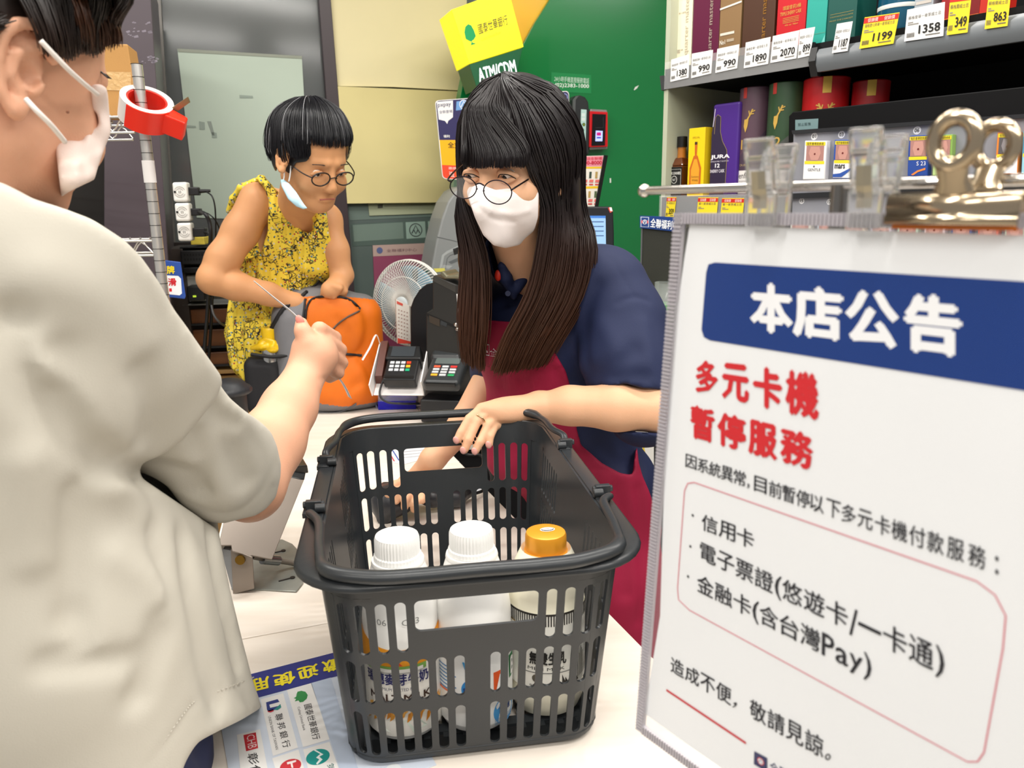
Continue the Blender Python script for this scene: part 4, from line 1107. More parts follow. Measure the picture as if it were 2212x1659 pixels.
mb = MB(); mb.box(SF, -.015, u_split, v_up - .046, v_up + .002, -.004, .004); mb.build('price_rail', M('2a2c2e', .25), shv)
mb = MB(); mb.prism(Fr(SF.p(0, 0, 0), SF.z, SF.y, SF.x), [(-.004, v_up - .042), (.006, v_up - .044), (.014, v_up - .034), (.014, v_up - .012), (.006, v_up + .002), (-.004, v_up + .002)][::-1], u_split + .012, UE); mb.build('price_rail', SHG, shv, smooth=50)
mb = MB(); mb.prism(Fr(SF.p(0, 0, 0), SF.z, SF.y, SF.x), [(-.01, v_up - .05), (.012, v_up - .048), (.018, v_up - .02), (.004, v_up + .01), (-.01, v_up + .01)][::-1], u_split - .002, u_split + .014); mb.build('rail_end_cap', M('1e1f21', .4), shv)
mb = MB(); mb.prism(Fr(SF.p(0, 0, 0), SF.z, SF.y, SF.x), [(-.01, v_up - .046), (.012, v_up - .046), (.004, v_up - .012), (-.01, v_up - .01)][::-1], -.026, -.014); mb.build('rail_end_cap', M('4a4d4f', .4), shv)
mb = MB(); mb.box(SF, -.012, u_split - .004, v_up - .047, v_up + .018, .0085, .0095); mb.build('clear_rail_cover', M('ffffff', .08, alpha=.12, spec=.6), shv)
mb = MB(); mb.box(SF, -.02, UE, v_lo - .055, v_lo + .004, .004, .006); mb.build('clear_rail_cover', M('ffffff', .08, alpha=.15, spec=.6), shv)
sbox('price_rail', -.015, UE, v_lo - .05, v_lo, -.004, .002, M('2b2d30', .3))
mb = MB()
for i in range(34):
    u = .1 + i * .034; mb.cyl(SF.p(u, v_up - .20, -.3899), SF.p(u, v_up - .20, -.3885), .0035, n=8)
e = mb.build('back_holes', M('060607', .6), shv); e['kind'] = 'stuff'

# price labels: (text, quad tl bl br tr, promo)
LAB = [('1380', 0, (1450, 129), (1448, 177), (1487, 168), (1489, 117)), ('990', 0, (1494.5, 116), (1493, 169), (1536, 158.5), (1540, 107.6)), ('990', 0, (1549.5, 105.6), (1545, 157.6), (1592, 147.5), (1597, 95.5)),
       ('1890', 0, (1611, 92), (1606.5, 147.5), (1659, 138), (1664.6, 79.5)), ('2070', 0, (1669.5, 78), (1664, 136), (1720, 126), (1727, 65)), ('899', 0, (1728, 64), (1723, 126), (1749, 120), (1760.6, 58)),
       ('1187', 0, (1808, 51.5), (1797, 115), (1830.6, 110), (1842, 45.7)), ('1199', 1, (1868, 37.6), (1856, 105.6), (1929.6, 94), (1943, 26.6)), ('1358', 0, (1960, 21), (1953, 89.7), (2037.5, 77.5), (2041, 4)),
       ('349', 2, (2053, -8), (2045, 76), (2089.6, 70), (2099, -14)), ('863', 2, (2136, -14), (2126.6, 63), (2176, 56), (2184, -18)),
       ('359', 3, (1441, 426), (1437, 470), (1455.5, 470), (1461, 426)), ('399', 3, (1508.5, 426.4), (1504, 474), (1547, 474), (1551.5, 426.4)), ('499', 3, (1560, 428), (1555, 476), (1603, 476), (1608, 428)), ('459', 3, (1612, 428), (1608, 476), (1655, 476), (1660, 428))]
names_ = {'1380': 'white price label reading 1380 at the far end of the upper shelf', '1890': 'white price label reading 1890 under the dark brown carton', '2070': 'wide white price label reading 2070 under the bright red carton', '899': 'narrow white price label reading 899 by the rail end cap',
          '1187': 'narrow white price label reading 1187 on the grey rail', '1199': 'yellow promotion price label reading 1199 with a red band', '1358': 'wide white price label reading 1358 on the grey rail', '349': 'yellow price label reading 349 next to the wide white 1358 label', '863': 'yellow price label reading 863 at the near end of the grey rail',
          '359': 'yellow and red price label reading 359 on the lower shelf', '399': 'yellow promotion label under the yellow whisky box', '499': 'yellow promotion label under the purple whisky box', '459': 'yellow promotion label partly behind the plastic clip'}
n990 = 0
for num, kind, tl, bl, br, tr in LAB:
    w = .0175 if tl[0] > 1800 else (.0105 if tl[1] < 300 else .008)
    lab = names_.get(num)
    if num == '990':
        lab = ('white price label reading 990 beside the 1380 label', 'white price label reading 990 next to the 1890 label')[n990]; n990 += 1
    f = SF.at(0, 0, w); q_ = [np.array(f.px(*c)) for c in (bl, br, tr, tl)]
    t = thing('price_label', lab, 'price label', f.p(*(sum(q_) / 4)), 'price labels on the whisky shelves')
    col = 'f3f2f0' if kind == 0 else 'f6dc2c'
    mb = MB(); mb.prism(f, [tuple(c) for c in q_], -.0008, 0); mb.build('card', M(col, .5), t)
    pr = Print(f, step=.0004)
    B2 = lambda a, b: tuple(q_[0] * (1 - a) * (1 - b) + q_[1] * a * (1 - b) + q_[2] * a * b + q_[3] * (1 - a) * b)
    Q = lambda a0, b0, a1, b1: [B2(a0, b0), B2(a1, b0), B2(a1, b1), B2(a0, b1)]
    if kind in (1, 3): pr.poly(Q(0.0, .80, 1, .97), 'd2281e', 1); [pr.quad_text('促銷價', Q(a, .82, a + .3, .95), 'fbe9e2', 2) for a in (.12, .6)]
    if kind == 2: pr.poly(Q(0.0, .84, 1, 1), 'd2281e', 1)
    pr.quad_text({0: '蘇格登單一麥芽威士忌', 1: '蘇格登12年單一麥芽威士忌', 2: '蘇格蘭威士忌', 3: '單一麥芽威士忌'}[kind], Q(.06, .66, .92, .77), '5a5650', 2)
    pr.poly(Q(.06, .55, .2, .58), '8a8680', 2); pr.poly(Q(.06, .49, .35, .52), '8a8680', 2)
    if not (kind == 3 and num != '359'): pr.quad_text(num, Q(.36, .17, .92, .44), '1c1a1a', 2, .03)
    for i in range(6): pr.poly(Q(.06 + i * .035, .10, .08 + i * .035, .24), '55514c', 2)
    pr.poly(Q(.55, .09, .92, .12), '6a6660', 2)
    pr.build('print', t)

# boxes and tubes on the shelves
def carton(name, label, x0, x1, y_top, v_base, w_front, m, dw=.085, dec=None, side=None, bev=.001):
    """box whose front face spans pixel columns x0..x1 at y_top; stands on v_base"""
    f = SF.at(0, 0, w_front); yb = 426 if v_base == v_lo else 150
    u0 = f.px(x0, y_top)[0]; u1, vt = f.px(x1, y_top)
    vt = f.px((x0 + x1) / 2, y_top)[1]
    t = thing(name, label, 'whisky box', SF.p((u0 + u1) / 2, v_base, w_front - dw / 2), 'whisky boxes on the shelves')
    mb = MB(); mb.box(f, u0, u1, v_base + .001, vt, -dw, 0); mb.build('carton', m, t, bevel=bev)
    if dec:
        pr = Print(f.at(0, 0, .0004)); H = vt - v_base; W = u1 - u0
        dec(pr, lambda a, b: (u0 + W * a, v_base + H * b), W, H); pr.build('print', t)
    return t, f, (u0, u1, v_base, vt)
def T(pr, L, s_, a0, b0, a1, b1, col, bold=0.0, k=2): p0, p1 = L(a0, b0), L(a1, b1); pr.text(s_, p0[0], p0[1], p1[0], p1[1], col, k, bold)
def R(pr, L, a0, b0, a1, b1, col, k=1, **kw): p0, p1 = L(a0, b0), L(a1, b1); pr.rect(p0[0], p0[1], p1[0], p1[1], col, k, **kw)
def VT(pr, L, s_, a, b0, b1, w_, col, k=2, bold=0):   # script set vertically
    p0 = L(a, b0); p1 = L(a, b1); uv, F, asp = glyphs(s_, bold); P = [(p0[0] - (y - .5) * w_, p0[1] + x * (p1[1] - p0[1])) for x, y in uv]; pr.tri(P, F, col, k)
top_y = -150
def d1(pr, L, W, H):
    VT(pr, L, 'quarter master', .72, .12, .60, .014, 'b9b09a'); T(pr, L, 'SHERRY CASK', .1, .16, .5, .175, '6a6258'); T(pr, L, 'FINISH', .1, .145, .3, .158, '6a6258'); T(pr, L, '單一麥芽', .15, .46, .6, .475, '8a8070')
def d2(pr, L, W, H): VT(pr, L, 'quarter master', .72, .08, .55, .014, 'd8c8b8', bold=.01)
def d3(pr, L, W, H): R(pr, L, .06, .24, .72, .262, 'd9d2c4'); T(pr, L, 'No1', .06, .16, .32, .20, 'e8e2d4', .02); R(pr, L, .38, .175, .72, .20, 'b0a08a'); pr.line([L(0, .475), L(1, .50)], .004, 'e8e2d4', 2)
def d4(pr, L, W, H): VT(pr, L, 'quarter master', .7, .08, .62, .014, 'c08a3a', bold=.01); T(pr, L, 'SINGLE MALT', .12, .07, .45, .085, 'b08a4a')
def d5(pr, L, W, H):
    T(pr, L, '璞園雪莉3桶', .2, .40, .82, .44, 'c9a24a'); T(pr, L, 'TRIPLE SHERRY CASK', .12, .35, .85, .385, 'd0a850'); [R(pr, L, .22, .32 - i * .015, .78, .324 - i * .015, 'c9a24a') for i in range(4)]; T(pr, L, '40% vol  700ml', .3, .245, .75, .26, 'c9a24a')
    pr.poly([L(0, 0), L(.42, 0), L(.2, .05), L(0, .10)], 'e8b8a8', 2)
def d6(pr, L, W, H): R(pr, L, 0, .12, 1, .124, '5f9a80'); pr.poly([L(.8, 0), L(1, .1), L(1, 0)], '7ad0c8', 2)
def d7(pr, L, W, H): R(pr, L, .1, .30, .9, .304, '9a8a4a'); T(pr, L, 'TAIWAN EXCLUSIVE', .1, .265, .9, .28, '9a8a4a'); T(pr, L, 'FROM THE DARKEST', .1, .225, .9, .24, '9a8a4a')
UP = [('white_carton', 'cream whisky carton with thin script at the far end of the upper shelf', 1467, 1501, 'ece3c8', d1), ('maroon_carton', 'maroon whisky carton with pale script on the upper shelf', 1503, 1561, '5e1538', d2),
      ('tan_carton', 'tan brown whisky carton with a white slanted line', 1562, 1609, '8a6c48', d3), ('dark_carton', 'dark brown whisky carton with gold script', 1613, 1683, '4a2d1c', d4),
      ('red_carton', 'bright red whisky carton with gold print on the upper shelf', 1688, 1751, 'c21420', d5), ('teal_carton', 'light teal carton on the upper shelf beside the red one', 1753, 1797, '2aa294', d6), ('green_carton', 'dark green whisky carton with gold lettering on the upper shelf', 1799, 1862, '0f4f47', d7)]
for nm, lab, x0, x1, col, d in UP: carton(nm, lab, x0, x1, -120, v_up, -.03, M(col, .4), dec=d, dw=.08)
# further along: a bottle, wrapped glassware, red boxes
f = SF.at(0, 0, -.06); ub = f.px(1940, 20)[0]
t = thing('blue_bottle', 'dark blue round bottle with a white band on the upper shelf', 'bottle', SF.p(ub, v_up, -.07))
ff = Fr(SF.p(ub, v_up + .001, -.07), SF.x, SF.z, SF.y); mb = MB(); mb.lathe([(.04, 0), (.043, .01), (.043, .06), (.042, .10), (.03, .15), (.015, .19), (.014, .25)], ff, 32); mb.build('glass_body', M('14506a', .15, coat=.5), t, smooth=40)
mb = MB(); mb.lathe([(.0436, .045), (.0438, .046), (.0438, .052), (.0436, .053)], ff, 32); mb.build('band', M('d8dcd8', .4), t, smooth=40)
for k, (x, col, lab) in enumerate(((2015, 'a8b0b8', 'clear wrapped gift pack with glasses on the upper shelf'), (2075, '9a1c20', 'red whisky box above the 349 label'), (2118, '7a1418', 'dark red whisky box above the grey rail'), (2160, 'c0281c', 'orange red whisky box at the near end of the upper shelf'))):
    carton('gift_box', lab, x - 24, x + 18, -160, v_up, -.05, M(col, .35, alpha=1), dw=.08, dec=(lambda pr, L, W, H: [R(pr, L, .1, .05 + i * .1, .9, .08 + i * .1, 'c8c0b8') for i in range(3)]) if k == 0 else (lambda pr, L, W, H: R(pr, L, 0, .0, 1, .06, 'e0702a')))
# lower shelf
def dj(pr, L, W, H):
    g_ = '7a6aa8'; pts = [L(.52, .05), L(.60, .12), L(.62, .40), L(.60, .50), L(.42, .60), L(.33, .70), L(.32, .86), L(.20, .885), L(.12, .86), L(.10, .68)]
    pr.poly([L(0, 0), L(.52, 0), L(.60, .12), L(.62, .40), L(.60, .50), L(.42, .60), L(.33, .70), L(.32, .86), L(.20, .885), L(.12, .86), L(0, .7)], '2a1f3c', 1); pr.line(pts, .0012, 'a08a5a', 2)
    T(pr, L, 'JURA', .0, .40, .72, .455, 'f0edf2', .04); T(pr, L, 'SINGLE MALT SCOTCH', .0, .375, .68, .39, 'd8d2de'); T(pr, L, '12', .18, .315, .36, .36, 'f0edf2', .04); T(pr, L, 'SHERRY CASK', .0, .26, .55, .295, 'e4dfe8', .02)
    pr.line([L(.04, .76), L(.10, .95)], .002, 'd8d0e0', 2)
carton('purple_carton', 'purple whisky carton with white lettering on the lower shelf', 1541, 1599, 222, v_lo, -.03, M('4b2a86', .35), dec=dj, bev=.006)
def dy(pr, L, W, H):
    T(pr, L, 'SPECIAL', .25, .85, .7, .875, '8a6a1a'); o_ = 'c8661a'
    pr.poly([L(.42, .60), L(.54, .60), L(.56, .76), L(.40, .76)], o_); pr.poly([L(.12, .05), L(.82, .05), L(.84, .42), L(.60, .60), L(.36, .60), L(.12, .42)], o_); pr.poly([L(.22, .10), L(.72, .10), L(.74, .40), L(.56, .55), L(.40, .55), L(.22, .40)], 'e8a22a', 2)
    T(pr, L, 'Suntory', .26, .27, .72, .31, '7a4a10', 0, 3); T(pr, L, 'Whisky', .30, .22, .68, .26, '7a4a10', 0, 3); R(pr, L, .40, .76, .56, .80, '4a3018', 2)
t, f, (u0, u1, vb0, vt0) = carton('yellow_carton', 'yellow whisky carton with a bottle picture on the lower shelf', 1489, 1524, 276, v_lo, -.02, M('f7d21c', .4), dec=dy, dw=.06)
f = SF.at(0, 0, -.05)
ub = f.px(1471, 380)[0]; vt_b = f.px(1470, 296)[1]; h = vt_b - v_lo
t = thing('whiskey_bottle', 'square black labelled whiskey bottle at the end of the lower shelf', 'bottle', SF.p(ub, v_lo, -.05))
f2_ = SF.at(ub, v_lo, -.05); mb = MB()
for s0, s1_, y0, y1 in ((.026, .026, .002, h * .52),): mb.box(f2_, -s0, s0, y0, y1, -s0, s0)
P = [f2_.p(x, h * .52, z) for z in (-.026, .026) for x in (-.026, .026)] ; Pn = [f2_.p(x, h * .66, z) for z in (-.012, .012) for x in (-.012, .012)]
mb.add([P[0], P[1], Pn[0], Pn[1], P[2], P[3], Pn[2], Pn[3]], [(0, 2, 3, 1), (4, 5, 7, 6), (0, 1, 5, 4), (2, 6, 7, 3), (0, 4, 6, 2), (1, 3, 7, 5)])
mb.build('glass_body', M('5a2c10', .12, coat=.5), t, bevel=.004)
fy = Fr(f2_.o, SF.x, SF.z, SF.y); mb = MB(); mb.lathe([(.0125, h * .62), (.011, h * .72), (.011, h * .84)], fy, 20); mb.build('neck', M('b5702a', .15, coat=.5), t, smooth=40)
mb = MB(); mb.lathe([(.0135, h * .83), (.0135, h), (.012, h * 1.005)], fy, 20); mb.build('cap', M('131313', .35), t, smooth=40)
pr = Print(f2_.at(0, 0, .0268)); pr.rect(-.025, h * .02, .025, h * .50, '141414'); pr.text('JACK DANIEL', -.022, h * .36, .022, h * .42, 'e8e6e0', 2, .02); pr.disc(0, h * .29, .010, 'd8d6d0', 2); pr.disc(0, h * .29, .0085, '141414', 3); pr.text('No7', -.005, h * .27, .005, h * .31, 'e8e6e0', 4); pr.text('Tennessee', -.018, h * .16, .018, h * .21, 'e8e6e0', 2); pr.line([(-.022, h * .05), (-.022, h * .46), (.022, h * .46), (.022, h * .05)], .001, 'd8d6d0', 2)
pr.build('label', t)
def tubebox(label, x0, x1, yt, col, kind, w=-.07):
    f = SF.at(0, 0, w); u0 = f.px(x0, yt + 60)[0]; u1 = f.px(x1, yt + 60)[0]; vt = f.px((x0 + x1) / 2, yt + 4)[1]; r = (u1 - u0) / 2 * .93; uc = (u0 + u1) / 2
    t = thing('whisky_tube', label, 'whisky tube', SF.p(uc, v_lo, w), 'whisky tubes on the lower shelf')
    H = vt - v_lo; f = Fr(SF.p(uc, v_lo + .001, w), SF.x, SF.y); fy = Fr(f.o, SF.x, -SF.z, SF.y) if False else Fr(f.o, SF.x, SF.z, SF.y)
    mb = MB(); mb.lathe([(r, 0), (r, H - .002), (r - .002, H)], fy, 40); mb.build('tube_body', M(col, .4), t, smooth=40)
    va = unit(EYE - f.o); a0 = math.atan2(va @ SF.z, va @ SF.x)
    def wr(u, v, h_): a = a0 - u / r; return f.o + SF.x * (r + h_) * math.cos(a) + SF.z * (r + h_) * math.sin(a) + SF.y * v
    pr = Print(f, wrap=wr)
    if kind == 'stag15' or kind == 'stag12':
        dk = '4a3a4a' if kind == 'stag15' else '4a4f4a'
        n = 14; us = np.linspace(-r * 1.2, r * 1.2, n + 1); lo_ = [(u, H * .24) for u in us]; hi_ = [(u, H * (.50 + .14 * (u / r))) for u in us]
        pr.tri(lo_ + hi_, [(i, i + 1, n + 2 + i, n + 1 + i) for i in range(n)], dk, 1)
        pr.rect(-r * 1.2, .005, r * 1.2, H * .235, 'e8e4e0', 1, nx=n); pr.text('Glenfiddich', -r * 1.3, H * .16, r * .55, H * .215, '3a3436', 2); pr.text('OUR FIFTEEN' if kind == 'stag15' else 'OUR TWELVE', -r * .9, H * .275, r * .5, H * .295, 'b8a070', 2); pr.text('SCOTCH WHISKY', -r * .9, H * .125, r * .4, H * .14, '6a6466', 2)
        pr.text('15' if kind == 'stag15' else '12', -r * .85, H * .43, -r * .2, H * .52, 'c9a24a', 2, .01)
        pr.rect(-r * .85, H * .90, -r * .6, H - .001, 'b0322a', 2, nx=2)
        c = (-r * .55, H * .72)
    else:
        pr.rect(-.008, H * .86, .010, H - .001, 'd8b04a', 2, nx=3); c = (0, H * .70)
    gd = 'c9a24a'; S = .016
    for sx in (1, -1):   # a stag head: antlers and muzzle
        if kind.startswith('stag') and sx == -1: continue
        pr.line([(c[0], c[1] - .008), (c[0] + sx * S * .5, c[1] + S * .3), (c[0] + sx * S * .9, c[1] + S * 1.2)], .0035, gd, 3)
        pr.line([(c[0] + sx * S * .5, c[1] + S * .3), (c[0] + sx * S * .35, c[1] + S * 1.0)], .0025, gd, 3); pr.line([(c[0] + sx * S * .75, c[1] + S * .8), (c[0] + sx * S * 1.25, c[1] + S * 1.0)], .0025, gd, 3)
        pr.line([(c[0] + sx * S * .6, c[1] + S * .5), (c[0] + sx * S * 1.1, c[1] + S * .55)], .0025, gd, 3)
    pr.poly([(c[0] - .005, c[1] - .004), (c[0] + .006, c[1] - .002), (c[0] + .004, c[1] - .02), (c[0] - .001, c[1] - .034), (c[0] - .006, c[1] - .02)], gd, 3)
    pr.build('print', t)
tubebox('plum whisky tube with a gold stag on the lower shelf', 1601, 1664, 188, '5b4350', 'stag15', -.075)
tubebox('green whisky tube with a gold stag on the lower shelf', 1663, 1736, 178, '2f4a30', 'stag12', -.072)
tubebox('red whisky tube with a gold stag behind the cigarette cabinet, left one', 1737, 1831, 168, 'b8141a', 'red', -.09)
tubebox('red whisky tube with a gold stag behind the cigarette cabinet, right one', 1840, 1918, 174, 'a0141a', 'red', -.12)

# cigarette cabinet in front of the lower shelf
cf = SF.at(0, 0, .046)
cc = thing('cigarette_cabinet', 'black framed grey cigarette display panel with numbered packs', 'cabinet', (cf.p(*cf.px(1900, 420))[0], cf.p(*cf.px(1900, 420))[1], 0))
mb = MB(); mb.prism(cf, [cf.px(*c) for c in ((1697, 250), (1706, 241), (2260, 180), (2260, 640), (1690, 640))], -.035, -.012); mb.build('outer_frame', M('08080a', .6, spec=.2), cc, bevel=.002)
mb = MB(); mb.prism(cf, [cf.px(*c) for c in ((1712, 284), (2260, 246), (2260, 640), (1706, 640))], -.011, -.004); mb.build('display_panel', M('8e8f97', .4), cc)
mb = MB(); mb.prism(cf, [cf.px(*c) for c in ((1712, 282), (2260, 243), (2260, 252), (1714, 290))], -.0115, .004); mb.build('frame_strip', M('26272a', .35), cc)
mb = MB(); mb.prism(cf, [cf.px(*c) for c in ((1706, 418), (2260, 396), (2260, 406), (1706, 430))], -.004, .004); mb.build('shelf_strip', M('26272a', .35), cc)
pr = Print(cf.at(0, 0, -.0115)); 
fq(pr, [(1718, 259), (1768, 256), (1767, 280), (1718, 283)], '6f8a8c', 1); tline(pr, '禁止販售', (1724, 273), (1752, 271), 7, '2f4648', 2); 
for x, y, n_ in ((1763, 295, '01'), (1822, 291, '03'), (1985, 282, '06'), (2174, 273, '09'), (1736, 434, '15'), (1796, 436, '17'), (1905, 286, '05')):
    q_ = pr.fr.px(x, y); pr2 = pr
    a0_ = .0075 if y < 400 else .0065
    pr2 = Print(pr.fr); pr2.disc(q_[0], q_[1], a0_, 'e9e8ea', 22); pr2.text(n_, q_[0] - a0_ * .62, q_[1] - a0_ * .5, q_[0] + a0_ * .62, q_[1] + a0_ * .5, '2a2a2e', 23, .02); pr2.build('number_disc', cc)
pr.build('age_notice', cc)
PK = [((1739, 304), (1786, 304), (1781, 388), (1734, 388), 'GENTLE', 'f0eeee', 'f4f2f2', 'cigarette pack with a plain white front under number 01'), ((1803, 302), (1842, 302), (1838.6, 386), (1798, 386), 'mars', '2f55a8', 'f4f2f2', 'blue and white cigarette pack under number 03'),
      ((1862, 300), (1900, 299), (1896, 385), (1858, 385), '', '7a9a7a', 'c8d2c4', 'pale green cigarette pack behind the clear clip'), ((1963, 293), (2008, 291), (2003, 380), (1960, 381), 'S 23', '24489a', '24489a', 'dark blue cigarette pack under number 06'),
      ((2018, 292), (2058, 290), (2054, 379), (2014, 380), '', '8ab05a', 'b8d08a', 'green cigarette pack behind the bulldog clip'), ((2155, 286), (2203, 285), (2198, 376), (2148, 377), 'GENTLE', 'e8873a', 'f4f2f2', 'orange and white cigarette pack under number 09'), ((2210, 284), (2250, 282), (2250, 374), (2206, 375), '', '5aa8c8', '9ad0e0', 'pale blue cigarette pack at the picture edge')]
row2 = [(1702 + i * 58, 1702 + i * 58 + 44) for i in range(9)]
for i, (a, b) in enumerate(row2):
    PK.append(((a + 6, 470 - i * 1.0), (b + 6, 469 - i), (b + 2, 560), (a + 2, 560), '', ('d8d2c8', 'b8c0c8', 'e0c8b0', 'c8b8c8', 'b8d0c0', 'd8c0c0', '4a5a8a', 'c86a5a', 'b0b8a8')[i], 'e8e6e4',
               ('beige', 'pale grey', 'peach', 'mauve', 'pale mint', 'dusty pink', 'slate blue', 'coral', 'sage grey')[i] + ' cigarette pack in the lower row, seen over the notice'))
for tl, tr, br, bl, txt, c1, c2, lab in PK:
    f = cf.at(0, 0, .012); q_ = [np.array(f.px(*c)) for c in (bl, br, tr, tl)]
    t = thing('cigarette_pack', lab, 'cigarette pack', f.p(*(sum(q_) / 4)), 'cigarette packs in the cabinet')
    mb = MB(); mb.prism(f, [tuple(c) for c in q_], -.0158, 0); mb.build('pack', M(c1, .35), t, bevel=.0008)
    B2 = lambda a, b: tuple(q_[0] * (1 - a) * (1 - b) + q_[1] * a * (1 - b) + q_[2] * a * b + q_[3] * (1 - a) * b)
    Q = lambda a0, b0, a1, b1: [B2(a0, b0), B2(a1, b0), B2(a1, b1), B2(a0, b1)]
    pr = Print(f.at(0, 0, .0002)); pr.poly(Q(.03, .02, .97, .45), c2, 1)
    pr.poly(Q(.05, .88, .95, .97), 'f0d82a', 1); pr.quad_text('吸菸會導致疾病', Q(.12, .89, .88, .96), '2a2a20', 2); pr.poly(Q(.05, .40, .95, .48), 'f0d82a', 2)
    pr.poly(Q(.1, .49, .9, .875), 'b08078' if txt != 'GENTLE' or c1 == 'f0eeee' else '5a5658', 1)
    pr.poly([B2(*p) for p in ((.3, .85), (.7, .85), (.78, .68), (.66, .5), (.34, .5), (.22, .68))], 'c89488' if c1 != 'e8873a' else '8a8486', 2); pr.disc(*B2(.5, .66), .002, '6a2020', 3)
    if txt == 'GENTLE': pr.quad_text('GENTLE', Q(.22, .22, .8, .29), '2a2a30', 3); pr.disc(*B2(.5, .34), .002, '5a5a64', 3)
    if txt == 'mars': pr.quad_text('mars', Q(.1, .26, .66, .37), '1c1c28', 3, .03); pr.poly([B2(*p) for p in ((.03, .12), (.4, .14), (.97, .28), (.97, .22), (.5, .04), (.03, .04))], '2f55a8', 3)
    if txt == 'S 23': pr.quad_text('S 23', Q(.45, .26, .9, .36), 'f0f0f4', 3); pr.poly([B2(*p) for p in ((.2, .04), (.5, .14), (.9, .2), (.9, .15), (.55, .1), (.3, .02))], 'e8873a', 3)
    pr.build('pack_print', t)

# fan-shaped snack jar, dark speaker-like unit with its store sign, right of the cashier
uf = Fr(PY(1385, 497, 2.04), (.93, -.36, 0), (0, 0, 1))
un = thing('dark_display_unit', 'black mesh sided unit topped by a blue store sign beside the shelves', 'display unit', (uf.o[0], uf.o[1], CZ))
q0 = uf.px(1386, 492); q1 = uf.px(1474, 500)
mb = MB(); mb.box(uf, q0[0], q1[0] + .01, CZ - uf.o[2], q0[1], -.05, 0); mb.build('cabinet', M('26271f', .5, bump=.3, bscale=900), un, bevel=.002)
mb = MB(); mb.box(uf, q0[0] - .001, q0[0] + .003, CZ - uf.o[2], q0[1], -.001, .002); mb.build('edge_strip', M('77797a', .3, metal=.6), un)
mb = MB(); mb.prism(uf, [uf.px(*c) for c in ((1383, 466), (1478, 470), (1478, 502), (1383, 492))], -.02, .006); mb.build('sign_strip', M('1c3c7c', .35), un)
pr = Print(uf.at(0, 0, .0062)); fq(pr, [(1384, 468), (1402, 469), (1402, 491), (1384, 490)], 'c9d2e0'); fq(pr, [(1385.5, 469.5), (1400.5, 470), (1400.5, 490), (1385.5, 489)], '1c3c7c', 2); fq(pr, [(1385.5, 476), (1400.5, 476.5), (1400.5, 482.5), (1385.5, 482)], 'c42a3a', 3)
q_ = pr.fr.px(1393, 479.5); pr.disc(q_[0], q_[1], .006, 'e8ecf2', 4); pr.disc(q_[0], q_[1], .0045, '1c3c7c', 5); pr.line([(q_[0] - .003, q_[1] - .003), (q_[0], q_[1] + .004), (q_[0] + .003, q_[1] - .003)], .0014, 'e8ecf2', 6)
tline(pr, '全聯福利中心', (1404, 491), (1476, 499), 20, 'eef1f6', 3, .02); pr.build('sign_print', un)
jf = Fr(PY(1447, 800, 1.985), (1, 0, 0), (0, 1, 0)); rj = rpx(44, jf.o)
jar = thing('snack_jar', 'clear plastic jar with green label and orange sweets behind the notice pocket', 'jar', (jf.o[0], jf.o[1], PY(1447, 800, 1.985)[2]))
hj = (PY(1447, 610, 1.985) - jf.o)[2]
mb = MB(); mb.lathe([(rj * .8, 0), (rj * .95, .01), (rj, hj * .1), (rj, hj * .86), (rj * .86, hj * .9), (rj * .86, hj)], jf, 36); mb.build('jar_body', M('dfe8e2', .12, alpha=.30, spec=.6), jar, smooth=40)
mb = MB(); mb.lathe([(rj * 1.01, hj * .42), (rj * 1.015, hj * .43), (rj * 1.015, hj * .76), (rj * 1.01, hj * .77)], jf, 36); mb.build('green_label', M('4a9a50', .4, alpha=.75), jar, smooth=40)
random.seed(3)
mb = MB()
for k in range(46):
    a = random.random() * 6.28; r_ = rj * .78 * math.sqrt(random.random()); mb.sphere(jf.p(r_ * math.cos(a), r_ * math.sin(a), hj * (.06 + .34 * random.random())), rj * .17, 6)
e = mb.build('sweets', M('d98a2a', .4), jar, smooth=180); e['kind'] = 'stuff'
mb = MB(); cp = PY(1447, 802, 1.985); mb.box(Fr(cp, (1, 0, 0), (0, 1, 0)), -.058, .04, -.035, .035, -(cp[2] - CZ) + .002, -.001); o = mb.build('display_stand', M('2a2c2e', .5), None, bevel=.004); tag(o, 'small dark box carrying the snack jar behind the notice', 'box')
# ================================================================ left: wire rack, carton, tape, sockets
def cframe(px, py, Y, yaw=0.0):
    """upright frame facing the camera side at a pixel and depth"""
    return Fr(PY(px, py, Y), (math.cos(yaw), math.sin(yaw), 0), (0, 0, 1))
CHR = M('e2dfda', .3, metal=.85)
rk = thing('wire_rack', 'chrome wire shelving rack with a slanting post at the dark column', 'rack', (PY(330, 600, 1.75)[0], 1.75, 0))
mb = MB(); a = PY(295, 138, 1.72); b = PY(352, 590, 1.75); mb.cyl(a, (b[0] - .006, b[1] + .004, 0), .0115, n=20)
d_ = (V(b[0] - .006, b[1] + .004, 0) - a); L_ = np.linalg.norm(d_)
mb.build('post', CHR, rk, smooth=50)
mb = MB()
for i in range(64):
    p_ = a + d_ * (i * .0254 / L_)
    mb.cyl(p_, p_ + unit(d_) * .0012, .0121, n=20)
e = mb.build('post_grooves', M('55524f', .3, metal=1), rk, smooth=40); e['kind'] = 'stuff'
